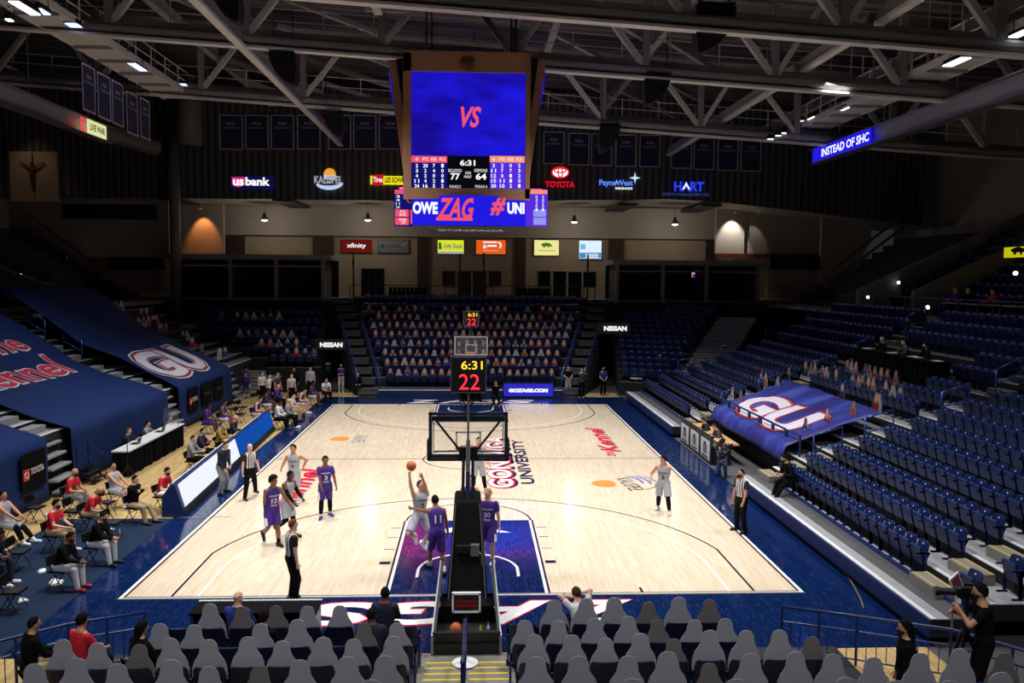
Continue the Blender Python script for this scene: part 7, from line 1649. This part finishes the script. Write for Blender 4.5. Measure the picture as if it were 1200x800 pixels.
P = from_head(1064.5, 738, 1.66); P = AY(1064.5, 738, -6.4); who((P.x, -6.4, P.z-1.68), -75, 'masked person in black behind the right near railing', vox=.015, skin='tan', hair=('long', 'black'), wear=(('jacket', BLK), ('pants', BLK), ('shoes', SHB)), mask=MSK, face=True)
P = AY(1157, 697, -7.0); zc = max(P.z-1.66, 0); o = who((P.x, -7.0, zc), -72, 'camera operator in dark shirt aiming a long-lens camera at lower right', vox=.014, skin='tan', hair=('medium', 'black'), wear=(('tee', BLK), ('pants', BLK), ('shoes', SHB)), lean=6, hands=((-.05, .36, 1.38), (.08, .40, 1.30)), mask=MSK, face=True)
c = AY(1133, 694, -6.85); camera_rig(c, math.radians(80), 'long-lens broadcast camera at lower right', .9, tripod=(c.z-zc)/.9)
tb = MB().box((P.x-.1, -7.1, zc/2), (2.0, 1.6, zc), DECKD).build('platform_right'); struct(tb)
p = AY(1120, 683, -3.9); o = empty('tablet_monitor', (p.x, -3.9, p.z), math.radians(24), 'tilted white-edged field monitor on a stand at lower right', 'monitor'); R = Matrix.Rotation(math.radians(-28), 3, 'Y')
MB().box((0, 0, 0), (.26, .03, .34), WHITEP, R).build('frame', o); MB().box((0, -.018, 0), (.21, .01, .28), emis('tablet_picture', (70, 30, 46), .6), R).build('screen', o); MB().tube([(0, .03, 0), (.02, .05, -p.z+.52)], .018, STEEL, 7).build('stand', o)

# ------------------------------------------------------------------ loose items around the floor
pts = [G(px, py, .02) for px, py in ((958, 634), (975, 640), (984, 652), (988, 668), (997, 680), (1008, 700), (1012, 712))]
tag(MB().tube(pts, .018, mat('ochre_cable', (120, 98, 60), .6), 6).build('floor_cable', smooth=True), 'thin ochre cable lying on the navy floor at lower right', 'cable')
p = G(737, 463, 0); o = empty('pedestal_table', (p.x+.5, p.y+.4, 0), 0, 'small white pedestal table at the far right corner of the floor', 'table')
MB().box((0, 0, 1.0), (.7, .5, .04), WHITEP).build('tabletop', o); MB().tube([(0, 0, .04), (0, 0, 1.0)], .05, WHITEP, 10).build('pole', o); MB().lathe([(.28, 0), (.28, .02), (.06, .05)], (0, 0, 0), WHITEP, 16).build('base', o)
p = G(210, 592, 0); o = empty('storage_box', (p.x-.15, p.y-.1, 0), -.05, 'pale grey storage box on the floor beside the scorer table end', 'box'); MB().box((0, 0, .16), (.42, .5, .32), LGT).build('body', o, bevel=.01); MB().box((0, 0, .335), (.45, .53, .03), WHITEP).build('lid', o)
o = empty('portable_steps', (-12.75, 10.75, 0), 0, 'black portable steps in front of the middle tarp', 'steps')
for i in range(3): MB().box((-.12-.22*i, 0, .16+.18*i), (.24, .9, .03), BLACKM).build('tread', o)
for e in (-.44, .44): MB().bar((0, e, .02), (-.62, e, .56), .03, .06, BLACKM).build('stringer', o); MB().tube([(-.6, e, .02), (-.6, e, 1.35), (-.1, e, .9), (0, e, .1)], .016, BLACKM, 6).build('side_rail', o)
b = AX(1116, 440, PTX-.2); o = empty('equipment_bag', (PTX-.25, b.y, PTZ-.0), .2, 'black equipment bag beside the near end of the press table', 'bag')
MB().ball((0, 0, .17), (.22, .42, .17), BLACKC, 14).build('body', o, smooth=True); MB().tube([(0, -.2, .3), (0, -.1, .42), (0, .1, .42), (0, .2, .3)], .015, BLACKM, 6).build('handle', o)
b = AX(1098, 443, PTX-.25); tag(MB().box((0, 0, .03), (.35, .5, .06), mat('orange_case', (206, 84, 36), .6)).build('flat_case', loc=(PTX-.3, b.y, PTZ), bevel=.01), 'flat orange case on the step before the press table', 'case')
late_cutouts(); late_seats()
